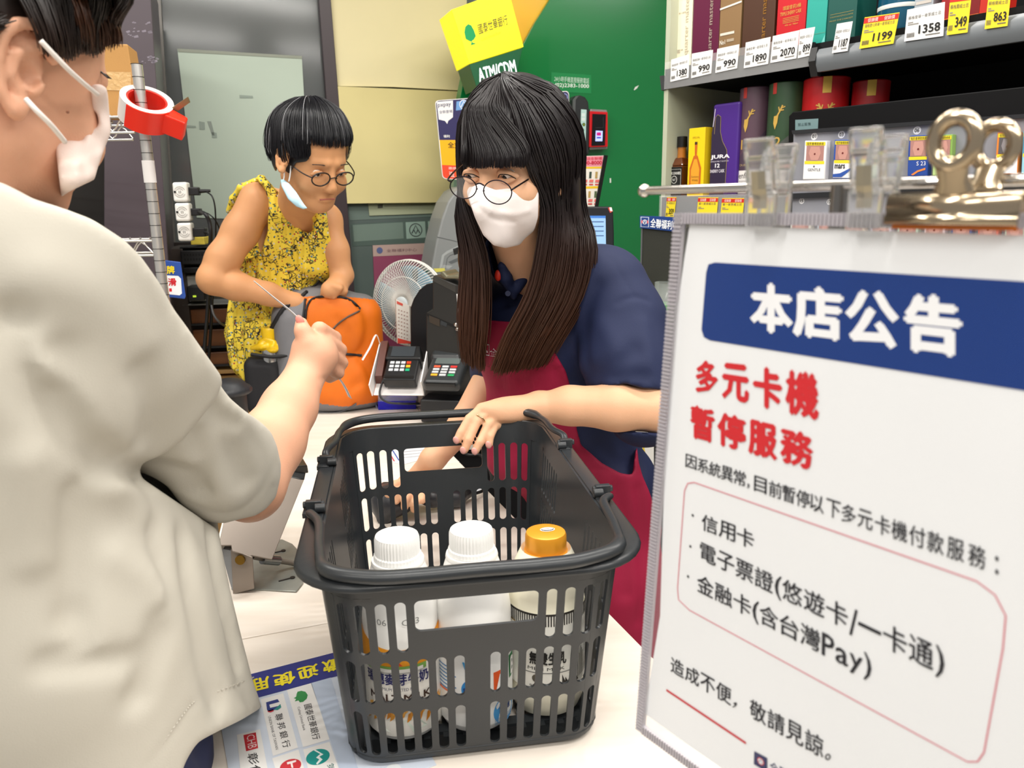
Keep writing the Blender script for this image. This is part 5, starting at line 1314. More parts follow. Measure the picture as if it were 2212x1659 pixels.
def wire_shelf(x0, x1, y0, y1, z, n=10):
    mb = MB(); XS = x1
    for yy in (y0, y1):
        x1 = XS - (yy - y0) * .5
        for dz in (0, -.032): mb.cyl((x0, yy, z + dz), (x1, yy, z + dz), .0028, n=8)
        N = max(3, int((x1 - x0) / .045)); pts = [(x0 + (x1 - x0) * i / (2 * N), yy, z + (-.003 if i % 2 else -.029)) for i in range(2 * N + 1)]
        mb.tube(smoothpath(pts, 3), .0018, 6)
    for i in range(n): x = x0 + (XS - x0) * i / (n - 1); mb.cyl((x, y0, z + .003), (x - (y1 - y0) * .5, y1, z + .003), .0022, n=6)
    mb.cyl((x0, (y0 + y1) / 2, z - .001), (x1, (y0 + y1) / 2, z - .001), .0028, n=8)
    return mb.build('wire_shelf', CHR, rk, smooth=60)
zs = PY(260, 252, 1.72)[2]; x1 = PY(293, 252, 1.72)[0]
wire_shelf(x1 - .52, x1 - .008, 1.725, 1.90, zs, 22)
zs2 = PY(330, 530, 1.75)[2]; x2 = PY(338, 530, 1.75)[0]; wire_shelf(x2 - .5, x2 - .006, 1.745, 1.86, zs2 + .01, 22)
mb = MB(); t_ = (PY(325, 372, 1.73)[2] - a[2]) / d_[2]; p_ = a + d_ * t_; mb.cyl(p_ - unit(d_) * .024, p_ + unit(d_) * .022, .0128, n=20); mb.build('paper_band', M('e6e2e0', .5), rk, smooth=40)
# cardboard box on the rack
bf_ = Fr(PY(230, 245, 1.76), (.975, .22, 0), (0, 0, 1)); bx0 = bf_.px(150, 200)[0]; bx1 = bf_.px(291, 200)[0]; bt = bf_.px(260, 95)[1]
cb = thing('cardboard_box', 'brown cardboard box taped shut on the upper wire shelf', 'box', (bf_.p((bx0 + bx1) / 2, 0)[0], 1.88, zs + .006))
KR = M('b98a4e', .7, bump=.1, bscale=400, var=.04)
v0_ = zs + .006 - bf_.o[2]
mb = MB(); mb.prism(bf_, [(bx0, v0_), (bx1 + .004, v0_), (bx1 - .003, bt), (bx0, bt)], -.085, 0); mb.build('box_body', KR, cb, bevel=.002)
pr = Print(bf_.at(0, 0, .0004)); tx = M('d0aa74', .12, coat=.6, bump=.8, bscale=120)
fq(pr, [(200, 154), (283, 156), (284, 196), (200, 194)], tx); pr.build('packing_tape', cb)
# tape dispenser on the post
tq_ = PY(303, 238, 1.70)
td_ = thing('tape_dispenser', 'red and clear packing tape dispenser hung over the rack post', 'tape dispenser', tq_)
tz = unit(V(.42, -.46, .78)); tx_ = unit(V(.95, .1, -.26) - tz * (V(.95, .1, -.26) @ tz)); TF = Fr(PY(315, 236, 1.715), tx_, np.cross(tz, tx_))
rT = .052
def ringmb(r0, r1, h0, h1, n=40, a0=0, a1=2 * math.pi):
    mb = MB(); P = []
    for i in range(n + 1):
        a = a0 + (a1 - a0) * i / n
        for r, h in ((r1, h0), (r1, h1), (r0, h1), (r0, h0)): P.append(TF.p(r * math.cos(a), r * math.sin(a), h))
    F = []
    for i in range(n):
        for k in range(4): F.append((4 * i + k, 4 * i + (k + 1) % 4, 4 * i + 4 + (k + 1) % 4, 4 * i + 4 + k))
    mb.add(P, F); return mb
ringmb(.040, rT, -.024, .024).build('tape_roll', M('e4dcd8', .25, alpha=.96), td_, smooth=40)
ringmb(.0525, .0550, -.026, .024, 30, -2.0, -.35).build('red_guard', M('ef2a12', .35), td_, smooth=40)
ringmb(.036, .0395, -.024, .022, 40).build('red_core', M('d8281a', .4), td_, smooth=40)
mb = MB(); mb.hull8([TF.p(*c) for c in ((.040, -.030, -.022), (.088, -.030, -.022), (.036, .010, -.022), (.086, -.004, -.022), (.040, -.030, .022), (.088, -.030, .022), (.036, .010, .022), (.086, -.004, .022))]); mb.build('red_head', M('ef2a12', .35), td_, bevel=.003)
mb = MB(); mb.hull8([TF.p(*c) for c in ((.046, .005, .000), (.082, .005, .052), (.046, .008, .000), (.082, .008, .052), (.040, .005, .012), (.076, .005, .062), (.040, .008, .012), (.076, .008, .062))]); mb.build('cutter_bar', M('8a7a5a', .4, metal=.6), td_)

# socket blocks on the column edge
for i, (y0, y1, x0, x1) in enumerate(((393, 436, 371, 404), (438, 478, 376, 409), (481, 521, 381, 413))):
    f = Fr(PY((x0 + x1) / 2, (y0 + y1) / 2, 2.25), (.98, .2, 0), (0, 0, 1))
    t = thing('socket_block', ('top', 'middle', 'bottom')[i] + ' one of three stacked white socket adapters by the dark column', 'socket', f.o, 'white socket adapters')
    mb = MB(); mb.prism(f, [f.px(*c) for c in ((x0, y0 + 1), (x1 - 1, y0), (x1 + 2, y1), (x0 + 4, y1))], -.05, 0); mb.build('housing', M('e9e7e2', .4), t, bevel=.006, bseg=3)
    pr = Print(f.at(0, 0, .0006)); c = f.px((x0 + x1) / 2 + 1, (y0 + y1) / 2)
    for r_ in (.0095, .0145): pr.line([(c[0] + r_ * math.cos(a), c[1] + r_ * math.sin(a)) for a in np.linspace(.4, 2.7, 9)], .0016, 'aaa8a4'); pr.line([(c[0] + r_ * math.cos(a), c[1] + r_ * math.sin(a)) for a in np.linspace(3.5, 5.9, 9)], .0016, 'aaa8a4')
    pr.rect(c[0] - .016, c[1] - .003, c[0] - .010, c[1] + .003, '1c1c1c', 2); pr.rect(c[0] - .003, c[1] - .004, c[0] - .0015, c[1] + .004, '6a6864', 2); pr.rect(c[0] + .0015, c[1] - .004, c[0] + .003, c[1] + .004, '6a6864', 2)
    e = pr.build('socket_marks', t); e['kind'] = 'stuff'
BK = M('1d1d1f', .45)
for i, (x0, y0, x1, y1) in enumerate(((403, 404, 428, 422), (409, 450, 432, 466), (413, 492, 443, 512))):
    f = Fr(PY(x0, (y0 + y1) / 2, 2.27), (.98, .2, 0), (0, 0, 1)); t = thing('power_adapter', 'black adapter plugged into the ' + ('top', 'middle', 'bottom')[i] + ' white socket', 'adapter', f.o, 'black adapters in the sockets')
    u0, v0 = f.px(x0, y1); u1, v1 = f.px(x1, y0); mb = MB(); mb.box(f, u0, u1, v0, v1, -.035, 0); mb.build('adapter_body', BK, t, bevel=.003)
    if i == 0: mb = MB(); mb.cyl(f.p(u1, (v0 + v1) / 2, -.015), f.p(u1 + .03, (v0 + v1) / 2 + .001, -.015), .006, .004, n=12); mb.build('usb_plug', BK, t)
def cable(label, pts, r, m=None):
    mb = MB(); mb.tube(smoothpath([PY(*p) for p in pts], 6), r, 8); o = mb.build('cable', m or BK, None, smooth=80); return tag(o, label, 'cable')
cable('thin black cable looping down from the top adapter', [(447, 415, 2.27), (458, 424, 2.24), (464, 445, 2.24), (466, 480, 2.25), (466, 520, 2.27)], .0022)
cable('thick black cable drooping from the middle adapter', [(430, 458, 2.27), (443, 462, 2.22), (452, 480, 2.22), (455, 510, 2.22), (452, 560, 2.25), (450, 640, 2.3), (446, 700, 2.3), (440, 770, 2.3)], .0055)
cable('black cable running from the bottom adapter behind the woman', [(443, 502, 2.27), (452, 505, 2.24), (458, 530, 2.26), (459, 600, 2.3), (456, 700, 2.32), (450, 790, 2.35)], .0045)
cable('thin black cable from the middle adapter towards the right', [(436, 458, 2.27), (452, 463, 2.24), (468, 480, 2.25), (480, 510, 2.3)], .002)
cable('grey cable hanging beside the drawers', [(457, 660, 2.28), (462, 680, 2.26), (475, 697, 2.26), (490, 706, 2.3)], .0035, M('4a4a4c', .5))

# equipment stand with drawers behind the older woman
ef = Fr(PY(400, 640, 2.42), (.985, .17, 0), (0, 0, 1))
es = thing('equipment_stand', 'low stand with black shelves and brown drawers beside the yellow dressed woman', 'stand', (ef.p(.1, 0)[0], ef.p(.1, 0)[1], 0))
def ebox(name, x0, y0, x1, y1, m, d=.25, par=es, w=0.0, bevel=.002):
    u0, v0 = ef.px(x0, y1, w); u1, v1 = ef.px(x1, y0, w); mb = MB(); mb.box(ef, u0, u1, v0, v1, w - d, w); return mb.build(name, m, par, bevel=bevel)
ebox('back_board', 380, 520, 560, 900, M('2a2320', .5), .02, w=-.3)
ebox('top_shelf', 388, 530, 560, 537, M('141414', .4)); ebox('middle_shelf', 392, 652, 560, 661, M('8b8d8c', .4))
WD = M('7a4a24', .4, var=.25, vscale=3, stretch=(1, 1, 14))
ebox('side_board', 386, 537, 394, 900, M('3b332f', .5))
for i, (y0, y1) in enumerate(((664, 702), (708, 752), (757, 792))):
    o = ebox('drawer_front', 397, y0, 560, y1, WD, .02, w=-.02); u0, v0 = ef.px(410, y1 - 2, -.02); mb = MB(); mb.box(ef, u0 - .02, u0 + .3, v0 - .004, v0 + .002, -.02, -.005); mb.build('drawer_rail', BK, o)
ebox('bottom_board', 392, 796, 560, 812, M('a9834e', .5), .2)
mb = MB(); u0, v0 = ef.px(400, 880); u1, v1 = ef.px(560, 812); mb.box(ef, u0, u1, -ef.o[2], v1, -.25, -.03); mb.build('lower_box', M('b08a55', .6), es)
def dev(name, label, cat, x0, y0, x1, y1, m, w=.02, d=.16):
    u0, v0 = ef.px(x0, y1, w); u1, v1 = ef.px(x1, y0, w); t = thing(name, label, cat, ef.p((u0 + u1) / 2, v0, w - d / 2)); mb = MB(); mb.box(ef, u0, u1, v0, v1, w - d, w); mb.build('casing', m, t, bevel=.003); return t, (u0, u1, v0, v1)
t, bb = dev('network_switch', 'black network device with holes on the upper black shelf', 'network device', 392, 540, 470, 572, BK, d=.15)
pr = Print(ef.at(0, 0, .0205))
for r_ in range(2):
    for k in range(12): u = bb[0] + .01 + k * .0085; v = bb[2] + .012 + r_ * .014; pr.rect(u, v, u + .005, v + .007, '050505')
pr.build('port_holes', t)['kind'] = 'stuff'
dev('black_box', 'flat black box under the network device', 'device', 394, 576, 470, 590, M('101012', .3), d=.14)
t, bb = dev('white_router', 'white router box standing behind the small black printer', 'device', 396, 594, 440, 652, M('cfd2cf', .4), w=-.02, d=.12)
t, bb = dev('label_device', 'small black device with a green light on the grey shelf', 'device', 406, 618, 440, 650, M('17181a', .35), w=.04, d=.1)
pr = Print(ef.at(0, 0, .0405)); q_ = ef.px(421, 640, .0405); pr.rect(q_[0] - .006, q_[1] - .003, q_[0] + .004, q_[1] + .003, M('b8d83a', .4, emit=.6)); pr.build('light', t)
mb = MB(); q_ = ef.px(400, 525); mb.box(ef, ef.px(412, 525)[0], ef.px(442, 525)[0], ef.px(412, 529)[1], ef.px(412, 513)[1], -.1, 0); o = mb.build('note_pad', M('d8c24a', .6, var=.15, vscale=60), None, bevel=.002); tag(o, 'yellow pad lying under the bottom white socket', 'note pad')
# wet floor style sign in blue, waste bin
bfm = Fr(PY(385, 605, 1.9), (.96, .28, 0), (0, 0, 1))
t = thing('blue_sign', 'blue sign with yellow and red characters leaning by the column', 'sign', bfm.p(0, 0))
mb = MB(); mb.prism(bfm, [bfm.px(*c) for c in ((340, 560), (390, 566), (401, 640), (399, 646), (345, 640))], -.004, 0); mb.build('board', M('2b4f9e', .4), t, bevel=.002)
pr = Print(bfm.at(0, 0, .0003)); fq(pr, [(345, 594), (385, 596), (391, 602), (393, 634), (388, 638), (348, 634)], 'eef0f2', 1)
q_ = pr.fr.px(361, 592); pr.text('牌', q_[0], q_[1], q_[0] + .018, q_[1] + .02, 'f2d820', 2, .04); q_ = pr.fr.px(364, 618); pr.text('滑', q_[0], q_[1], q_[0] + .019, q_[1] + .019, 'd2202a', 2, .04); q_ = pr.fr.px(366, 630); pr.rect(q_[0], q_[1], q_[0] + .006, q_[1] + .008, 'd2202a', 2); pr.build('board_print', t)
wb_ = thing('waste_bin', 'black waste bin with a rolled bag rim below the drawers', 'bin', (PY(490, 850, 1.9)[0], 1.9, 0))
c_ = PY(494, 822, 1.9); mb = MB(); mb.lathe([(.034, 0), (.038, .01), (.040, c_[2] - .04), (.041, c_[2] - .035)], Fr((c_[0], c_[1], 0), (1, 0, 0), (0, 1, 0)), 30); mb.build('bin_body', M('1a1b1e', .5), wb_, smooth=40)
vol = Vol(.003)
for i in range(18):
    a = i / 18 * 6.283; b2 = (i + 1) / 18 * 6.283; R1 = .042 + .003 * math.sin(3 * a); R2 = .042 + .003 * math.sin(3 * b2)
    vol.cone(c_ + V(R1 * math.cos(a), R1 * math.sin(a), -.026), .009, c_ + V(R2 * math.cos(b2), R2 * math.sin(b2), -.026), .009, .008)
vol.ell(c_ + V(0, 0, -.012), (.040, .040, .018), None, .012); vol.mesh('bag_rim', M('26282c', .5, bump=.3, bscale=60), wb_)

# ================================================================ fan behind the counter
FC = PY(882, 655, 2.55); fyaw = .30
FN = unit(V(-.45, -.88, .05)); FX = unit(np.cross((0, 0, 1), FN)); FF = Fr(FC, FX, np.cross(FN, FX), FN)
fan = thing('electric_fan', 'white wire caged electric fan behind the till', 'fan', (FC[0], FC[1], CZ))
WH = M('e4e2dd', .35); RF = 90 * axdepth(FC) / FPX * 1.02
mb = MB()
for r_, w_ in ((RF, .0), (RF * .62, .028), (RF * .3, .034)):
    mb.tube([FF.p(r_ * math.cos(a), r_ * math.sin(a), w_) for a in np.linspace(0, 2 * math.pi, 49)[:-1]], .0026 if r_ == RF else .0016, 8, closed=True)
mb.tube([FF.p(RF * math.cos(a), RF * math.sin(a), -.012) for a in np.linspace(0, 2 * math.pi, 49)[:-1]], .004, 8, closed=True)
mb.build('cage_rings', WH, fan, smooth=60)
mb = MB()
for i in range(80):
    a = i / 80 * 6.283; P = []
    for t in np.linspace(.14, 1, 8):
        b2 = a + .45 * (1 - t); P.append(FF.p(RF * t * math.cos(b2), RF * t * math.sin(b2), .036 * (1 - t ** 3) + .001))
    mb.tube(P, .0014, 4)
    P = []
    for t in np.linspace(.2, 1, 6): P.append(FF.p(RF * t * math.cos(a), RF * t * math.sin(a), -.05 * (1 - t ** 2) - .012))
    mb.tube(P, .0010, 4)
e = mb.build('cage_wires', WH, fan, smooth=180); e['kind'] = 'stuff'
mb = MB(); mb.lathe([(RF * .16, .034), (RF * .17, .040), (RF * .12, .044)], FF, 28); mb.build('front_badge', M('cfd8dc', .3), fan, smooth=40)
for k in range(3):
    mb = MB(); P = []; n = 8
    for i in range(n + 1):
        for j in range(n + 1):
            t = .16 + .72 * i / n; a = k * 2.094 + .2 + (j / n) * 1.45; tw = (j / n - .5) * -.03
            P.append(FF.p(RF * t * math.cos(a + .3 * t), RF * t * math.sin(a + .3 * t), tw * (1.2 - .4 * t) - .005))
    mb.add(P, [(i * (n + 1) + j, i * (n + 1) + j + 1, (i + 1) * (n + 1) + j + 1, (i + 1) * (n + 1) + j) for i in range(n) for j in range(n)])
    mb.build('blade', M('9fc4d8', .3, alpha=.75), fan, smooth=180, solid=.001)
mb = MB(); mb.cyl(FF.p(0, 0, -.06), FF.p(0, 0, -.14), .045, .035, n=24); mb.cyl(FF.p(0, 0, -.03), FF.p(0, 0, -.06), .02, n=16); mb.build('motor', WH, fan, smooth=40)
ps = FF.p(0, 0, -.09); mb = MB(); mb.cyl((ps[0], ps[1], CZ + .012), (ps[0], ps[1], ps[2] - .02), .013, n=16); mb.lathe([(.12, 0), (.12, .014), (.03, .024)], Fr((ps[0], ps[1], CZ), (1, 0, 0), (0, 1, 0)), 32); mb.build('stand', WH, fan, smooth=40)

# ================================================================ till, printers and card terminals
K1 = M('1b1c1e', .32, spec=.5); K2 = M('2b2a28', .38); 
tf = Fr(PY(900, 870, 2.16), (.93, -.36, 0), (0, 0, 1))
til = thing('cash_register', 'black angular till and receipt printer beside the cashier', 'till', (tf.o[0] + .1, tf.o[1], CZ))
def tprism(name, pts, w0, w1, m, par=til, fr=tf, bevel=.004):
    mb = MB(); mb.prism(fr, [fr.px(x, y, w1) for x, y in pts], w0, w1); return mb.build(name, m, par, bevel=bevel)
tprism('arched_side', [(886, 856), (886, 664), (893, 645), (905, 626), (920, 614), (936, 610), (1080, 610), (1080, 856)], -.16, -.05, M('16181b', .35))
tprism('printer_body', [(934, 600), (936, 594), (990, 616), (1062, 618), (1062, 856), (920, 856), (920, 676), (934, 668)], -.05, .04, K2)
tprism('printer_top', [(952, 586), (958, 586), (966, 595), (1062, 592), (1062, 604), (960, 602), (950, 595)], -.03, .05, M('77735f', .3, metal=.5))
pr = Print(tf.at(0, 0, .0405)); fq(pr, [(922, 676), (990, 706), (990, 712), (922, 682)], '0b0b0c', 1); fq(pr, [(927, 681), (950, 690), (950, 706), (928, 696)], '3a3128', 2); fq(pr, [(952, 692), (966, 698), (965, 706), (952, 701)], '2f3336', 2); fq(pr, [(938, 595), (984, 618), (984, 632), (936, 607)], '3a3834', 1); fq(pr, [(984, 616), (1060, 620), (1060, 634), (984, 632)], '2a2826', 1)
pr.build('front_marks', til)
mb = MB(); k_ = tf.px(984, 702, .05)
for dx, dy in ((0, 0), (.012, -.006), (.004, -.012), (.016, .004)): mb.sphere(tf.p(k_[0] + dx, k_[1] + dy, .046), .0065, 8)
mb.build('key_bunch', M('d8d6d0', .15, metal=1), til, smooth=180)
n_ = thing('printed_note', 'white printed slip stuck on the till front beside the cashier hair', 'note', tf.p(*tf.px(1000, 660, .042), .042))
mb = MB(); mb.prism(tf, [tf.px(x, y, .043) for x, y in ((986, 635), (1025, 633), (1022, 684), (990, 684))], .0415, .043); mb.build('slip', M('e8e6e4', .5), n_)
pr = Print(tf.at(0, 0, .0433))
for i in range(5): fq(pr, [(992, 642 + i * 8), (1018, 641 + i * 8), (1018, 643 + i * 8), (992, 644 + i * 8)], '8a8886')
pr.build('slip_print', n_)
tprism('drawer', [(912, 868), (912, 815), (990, 862), (1060, 862), (1060, 900), (1000, 900)], -.10, .02, M('3a3734', .3), bevel=.003)
tprism('drawer_front', [(996, 868), (1030, 860), (1060, 860), (1060, 902), (1000, 905), (994, 900)], .02, .03, M('5a5450', .3, metal=.4), bevel=.002)
# calendar card
cl_ = thing('calendar_card', 'standing calendar card with red heading in front of the fan', 'calendar', PY(870, 740, 2.3))
ff_ = Fr(PY(872, 742, 2.3), (.80, .6, 0), (0, 0, 1))
mb = MB(); mb.prism(ff_, [ff_.px(*c) for c in ((855, 646), (884, 660), (888, 742), (859, 742))], -.005, 0); mb.build('card', M('e9e2d8', .5), cl_)
mb = MB(); mb.prism(ff_, [ff_.px(*c) for c in ((884, 660), (888, 661), (891, 745), (888, 742))], -.03, -.001); mb.build('card_back', M('9a958c', .5), cl_)
pr = Print(ff_.at(0, 0, .0004)); fq(pr, [(857, 650), (870, 656), (870, 661), (857, 656)], 'd8584a'); fq(pr, [(859, 730), (888, 738), (888, 742), (859, 742)], 'dd4a3a')
for r_ in range(8):
    for c_ in range(4): fq(pr, [(860 + c_ * 6, 668 + r_ * 8 + c_ * 2), (863 + c_ * 6, 669 + r_ * 8 + c_ * 2), (863 + c_ * 6, 671 + r_ * 8 + c_ * 2), (860 + c_ * 6, 670 + r_ * 8 + c_ * 2)], 'b08a80')
pr.build('card_print', cl_)['kind'] = 'stuff'

def tilted(px, py, Y, yaw, tilt):
    """frame of a keypad face: x to its right, y up its face, z out of it"""
    x = V(math.cos(yaw), math.sin(yaw), 0); b = V(-math.sin(yaw), math.cos(yaw), 0); y = b * math.cos(tilt) + V(0, 0, 1) * math.sin(tilt)
    return Fr(PY(px, py, Y), x, y)
def keypad(fr, par, u0, v0, du, dv, rows, cols, cw, ch, cmap, name='key', dz=.0):
    for r_ in range(rows):
        for c_ in range(cols):
            col = cmap.get((r_, c_), cmap.get('d'));
            if col is None: continue
            mb = MB(); u = u0 + c_ * du; v = v0 - r_ * dv; mb.box(fr, u, u + cw, v - ch, v, dz, dz + .0025); mb.build(name, M(col, .35), par, bevel=.0008)
# acrylic holder with blue base
hd = thing('card_holder_stand', 'clear acrylic stand with blue base under the black card terminal', 'stand', PZ(860, 882, CZ))
af2 = Fr(PZ(820, 886, CZ), (1, .03, 0), (0, 0, 1))
def hbox(name, x0, y0, x1, y1, w0, w1, m): 
    u0, v0 = af2.px(x0, y1, w1); u1, v1 = af2.px(x1, y0, w1); mb = MB(); mb.box(af2, u0, u1, max(v0, .001), v1, w0, w1); return mb.build(name, m, hd, bevel=.001)
hbox('blue_base', 817, 865, 898, 886, -.08, 0, M('1414c8', .15, alpha=.85))
hbox('clear_front', 817, 825, 898, 868, -.003, 0, M('c8d0e8', .08, alpha=.25, spec=.7)); hbox('clear_back', 800, 800, 898, 868, -.08, -.077, M('a8b0e0', .1, alpha=.35))
mb = MB(); mb.hull8([af2.p(*c) for c in ((-.055, .03, -.10), (-.012, .001, -.02), (-.052, .10, -.10), (-.03, .085, -.02), (-.052, .03, -.102), (-.009, .001, -.02), (-.049, .10, -.102), (-.027, .085, -.02))]); mb.build('clear_side', M('b8c0e8', .08, alpha=.35, spec=.7), hd)
# card terminal 1 in a white tray
kf = tilted(868, 790, 2.08, -.10, .62)
t1 = thing('card_terminal', 'black card terminal with coloured keys lying in a white tray', 'card terminal', kf.o, 'payment terminals by the till')
mb = MB(); mb.box(kf, -.046, .046, -.052, .030, -.035, 0); mb.build('terminal_body', K1, t1, bevel=.005, bseg=3)
mb = MB(); mb.hull8([kf.p(*c) for c in ((-.050, .022, -.04), (.050, .022, -.04), (-.050, .080, -.04), (.042, .080, -.04), (-.050, .022, .006), (.050, .022, .006), (-.050, .075, .002), (.040, .075, .002))]); mb.build('display_hood', M('232426', .35), t1, bevel=.004)
pr = Print(kf.at(0, 0, .0062)); pr.rect(-.036, .030, .03, .068, '3c4146', 1, rough=.1); pr.build('display', t1)
keypad(kf, t1, -.034, .015, .0155, .0135, 3, 4, .012, .009, {'d': 'c9cdd2', (0, 3): 'e0431c', (1, 3): 'f0b020', (2, 3): '18a878'})
mb = MB(); mb.box(kf, -.040, .040, -.047, -.040, .0, .004); mb.build('card_slot', M('0c0c0d', .3), t1)
tr = thing('white_tray', 'folded white paper tray holding the black card terminal', 'tray', kf.p(0, 0, -.05))
mb = MB(); mb.box(kf, -.075, .066, -.070, .055, -.045, -.0425); mb.box(kf, .064, .067, -.070, .075, -.045, .012); mb.box(kf, -.080, -.077, -.072, .090, -.045, .0); mb.build('paper_tray', M('eeeae8', .5), tr)
mb = MB(); mb.tube(smoothpath([kf.p(-.078, .085, 0), kf.p(-.088, .10, .02), kf.p(-.10, .06, .01), kf.p(-.12, .03, -.01)], 5), .0045, 6, flat=.3); mb.build('loose_tape', M('efebe6', .4), tr, smooth=80)
mb = MB(); mb.hull8([kf.p(*c) for c in ((-.076, -.03, -.042), (-.052, -.03, -.042), (-.076, .085, -.042), (-.052, .085, -.042), (-.072, -.03, -.01), (-.052, -.03, -.008), (-.072, .085, .01), (-.052, .085, .012))]); mb.build('brown_wedge', M('54281c', .4), tr)
# terminal 2
kg = tilted(962, 795, 2.02, -.18, .42)
t2 = thing('pin_pad', 'dark grey contactless pin pad beside the black card terminal', 'card terminal', kg.o, 'payment terminals by the till')
vol = Vol(.0025); vol.box(kg.p(0, -.005, -.018), (.050, .058, .018), kg, .012, .004); vol.box(kg.p(-.012, .076, -.008), (.042, .030, .014), kg, .01, .006); vol.mesh('pad_body', M('2e3133', .35), t2)
pr = Print(kg.at(0, 0, .0008)); pr.rect(-.034, .018, .034, .044, '5d6664', 1, r=.004, rough=.15); pr.build('display', t2)
for r_ in range(4):
    for c_ in range(3):
        col = 'c3c6c8' if r_ else ('e05a3a', 'c3c6c8', 'd8302c')[c_]
        if r_ == 3: col = ('e8a82a', 'c3c6c8', '2a9a5a')[c_]
        mb = MB(); u = -.032 + c_ * .023; v = .008 - r_ * .0125; mb.box(kg, u, u + .018, v - .008, v, .0, .003); mb.build('key', M(col, .35), t2, bevel=.001)
mb = MB(); mb.box(kg, -.040, .040, -.066, -.058, -.012, -.004); mb.build('card_slot', M('0d0d0e', .3), t2)
pr = Print(kg.at(0, 0, .0065)); pr.line([(-.012 + .017 * math.cos(a), .080 + .008 * math.sin(a)) for a in np.linspace(0, 6.283, 25)[:-1]], .001, '7a7f82', 1, closed=True); [pr.line([(-.012 + (.003 + .003 * k) * math.cos(a), .078 + (.003 + .003 * k) * math.sin(a)) for a in np.linspace(.5, 2.6, 7)], .001, '7a7f82') for k in range(2)]
[pr.disc(-.044 + .016 * k, .1, .0012, 'c8cccf') for k in range(4)]; pr.build('contactless_mark', t2)
bxp = PY(960, 862, 2.07)
mb = MB(); fb = Fr((bxp[0], bxp[1], CZ), (.98, -.17, 0), (-.17 * -1, .98, 0)); mb.box(fb, -.055, .07, -.05, .07, .001, bxp[2] - CZ + .010); o = mb.build('terminal_plinth', M('18191c', .35), None, bevel=.004); tag(o, 'low black plinth carrying the pin pad', 'stand')
cable('black cable hanging through the clear acrylic stand', [(830, 815, 2.08), (820, 850, 2.05), (835, 868, 2.03), (870, 872, 2.04), (905, 872, 2.08)], .003)

# ================================================================ orange backpack
BO = PZ(722, 893, CZ) + V(0, .10, .0)
bp_ = thing('backpack', 'orange and grey backpack standing open on the counter before the older woman', 'backpack', (BO[0], BO[1], CZ))
OR = M('da6c0a', .6, bump=.25, bscale=500, var=.07, vscale=14); GY = M('76767a', .65, bump=.25, bscale=500, var=.06, vscale=14); BLK = M('17171a', .6)
Yb = 2.20
P_b = lambda x, y, Y=Yb: PY(x, y, Y)
vol = Vol(.005)
vol.box((P_b(700, 760) + P_b(700, 760)) / 2 + V(.01, .03, -.005), (.155, .085, .165), Fr((0, 0, 0), (.97, .24, 0), (-.24, .97, 0)), .06, .02)
vol.ell(P_b(690, 700) + V(0, .03, 0), (.135, .09, .11), None, .03)
vol.ell(P_b(715, 850) + V(0, .02, 0.01), (.165, .10, .07), None, .03)
def s_col(P):      # grey crown and base, black seam bands
    out = np.zeros(len(P), int); 
    d = P - EYE; z = d @ FWD; X = 1106 + FPX * (d @ RGT) / z; Y = 829.5 - FPX * (d @ UPV) / z
    crown = (Y < 640 + 0.0006 * (X - 700) ** 2 * (1 if True else 0)) | (X < 657 - (Y - 640) * .09)
    out[crown] = 1; out[P[:, 2] < CZ + .022 + .05 * np.clip((740 - X) / 100, 0, 1) * .5] = 1
    return out
vol.ell(P_b(722, 705, Yb - .045), (.080, .03, .095), None, .03); vol.ell(P_b(722, 820, Yb - .045), (.090, .03, .075), None, .03)
vol.crease([P_b(x, y, Yb - .06) for x, y in ((700, 830), (740, 850), (770, 830))], .006, .02).crease([P_b(x, y, Yb - .06) for x, y in ((730, 690), (752, 720), (760, 760))], .006, .02)
vol.plane((0, 0, CZ + .001), (0, 0, -1), .002)
body = vol.mesh('main_body', [OR, GY], bp_, 2, paint=s_col)
def onbp(x, y, lift=.002):
    h = vol.hit(x, y); 
    return (h if h is not None else P_b(x, y, Yb - .05)) - unit(ray(x, y)) * lift
def seam(name, pts, r, m, lift=.0015):
    mb = MB(); mb.tube([onbp(x, y, lift + .0015) for x, y in smoothpath(pts, 5)], r, 8, flat=.8); return mb.build(name, m, bp_, smooth=80)
seam('black_piping', [(660, 690), (662, 668), (670, 650), (686, 642), (712, 640), (742, 643), (762, 652), (778, 668)], .004, BLK)
seam('pocket_zip', [(706, 732), (716, 715), (732, 698), (752, 684), (776, 672)], .0032, M('5a4a40', .4))
seam('pocket_zip', [(650, 765), (690, 765), (726, 764), (760, 766), (782, 768)], .0048, BLK)
seam('side_piping', [(664, 630), (640, 650), (612, 668), (592, 700), (585, 712)], .007, BLK)
seam('side_piping', [(660, 645), (655, 690), (649, 760), (642, 830), (636, 872)], .0035, BLK)
seam('base_piping', [(652, 872), (690, 890), (735, 890), (770, 872)], .003, M('5a5a5e', .6))
# open top: lid flap and handle
vl = Vol(.004); vl.chain([(P_b(575, 617, Yb + .08), .016), (P_b(610, 608, Yb + .07), .022), (P_b(660, 606, Yb + .06), .022), (P_b(690, 612, Yb + .05), .016)], .01)
vl.chain([(P_b(580, 640, Yb + .05), .02), (P_b(640, 640, Yb + .03), .03), (P_b(720, 640, Yb + .02), .025)], .02); vl.mesh('lid_flap', M('55565a', .6, bump=.2, bscale=400), bp_, 2)
mb = MB(); mb.tube(smoothpath([P_b(x, y, Yb + .015) for x, y in ((604, 602), (616, 622), (640, 628), (675, 620), (690, 606))], 6), .006, 8, flat=.5); mb.build('grab_handle', BLK, bp_, smooth=80)
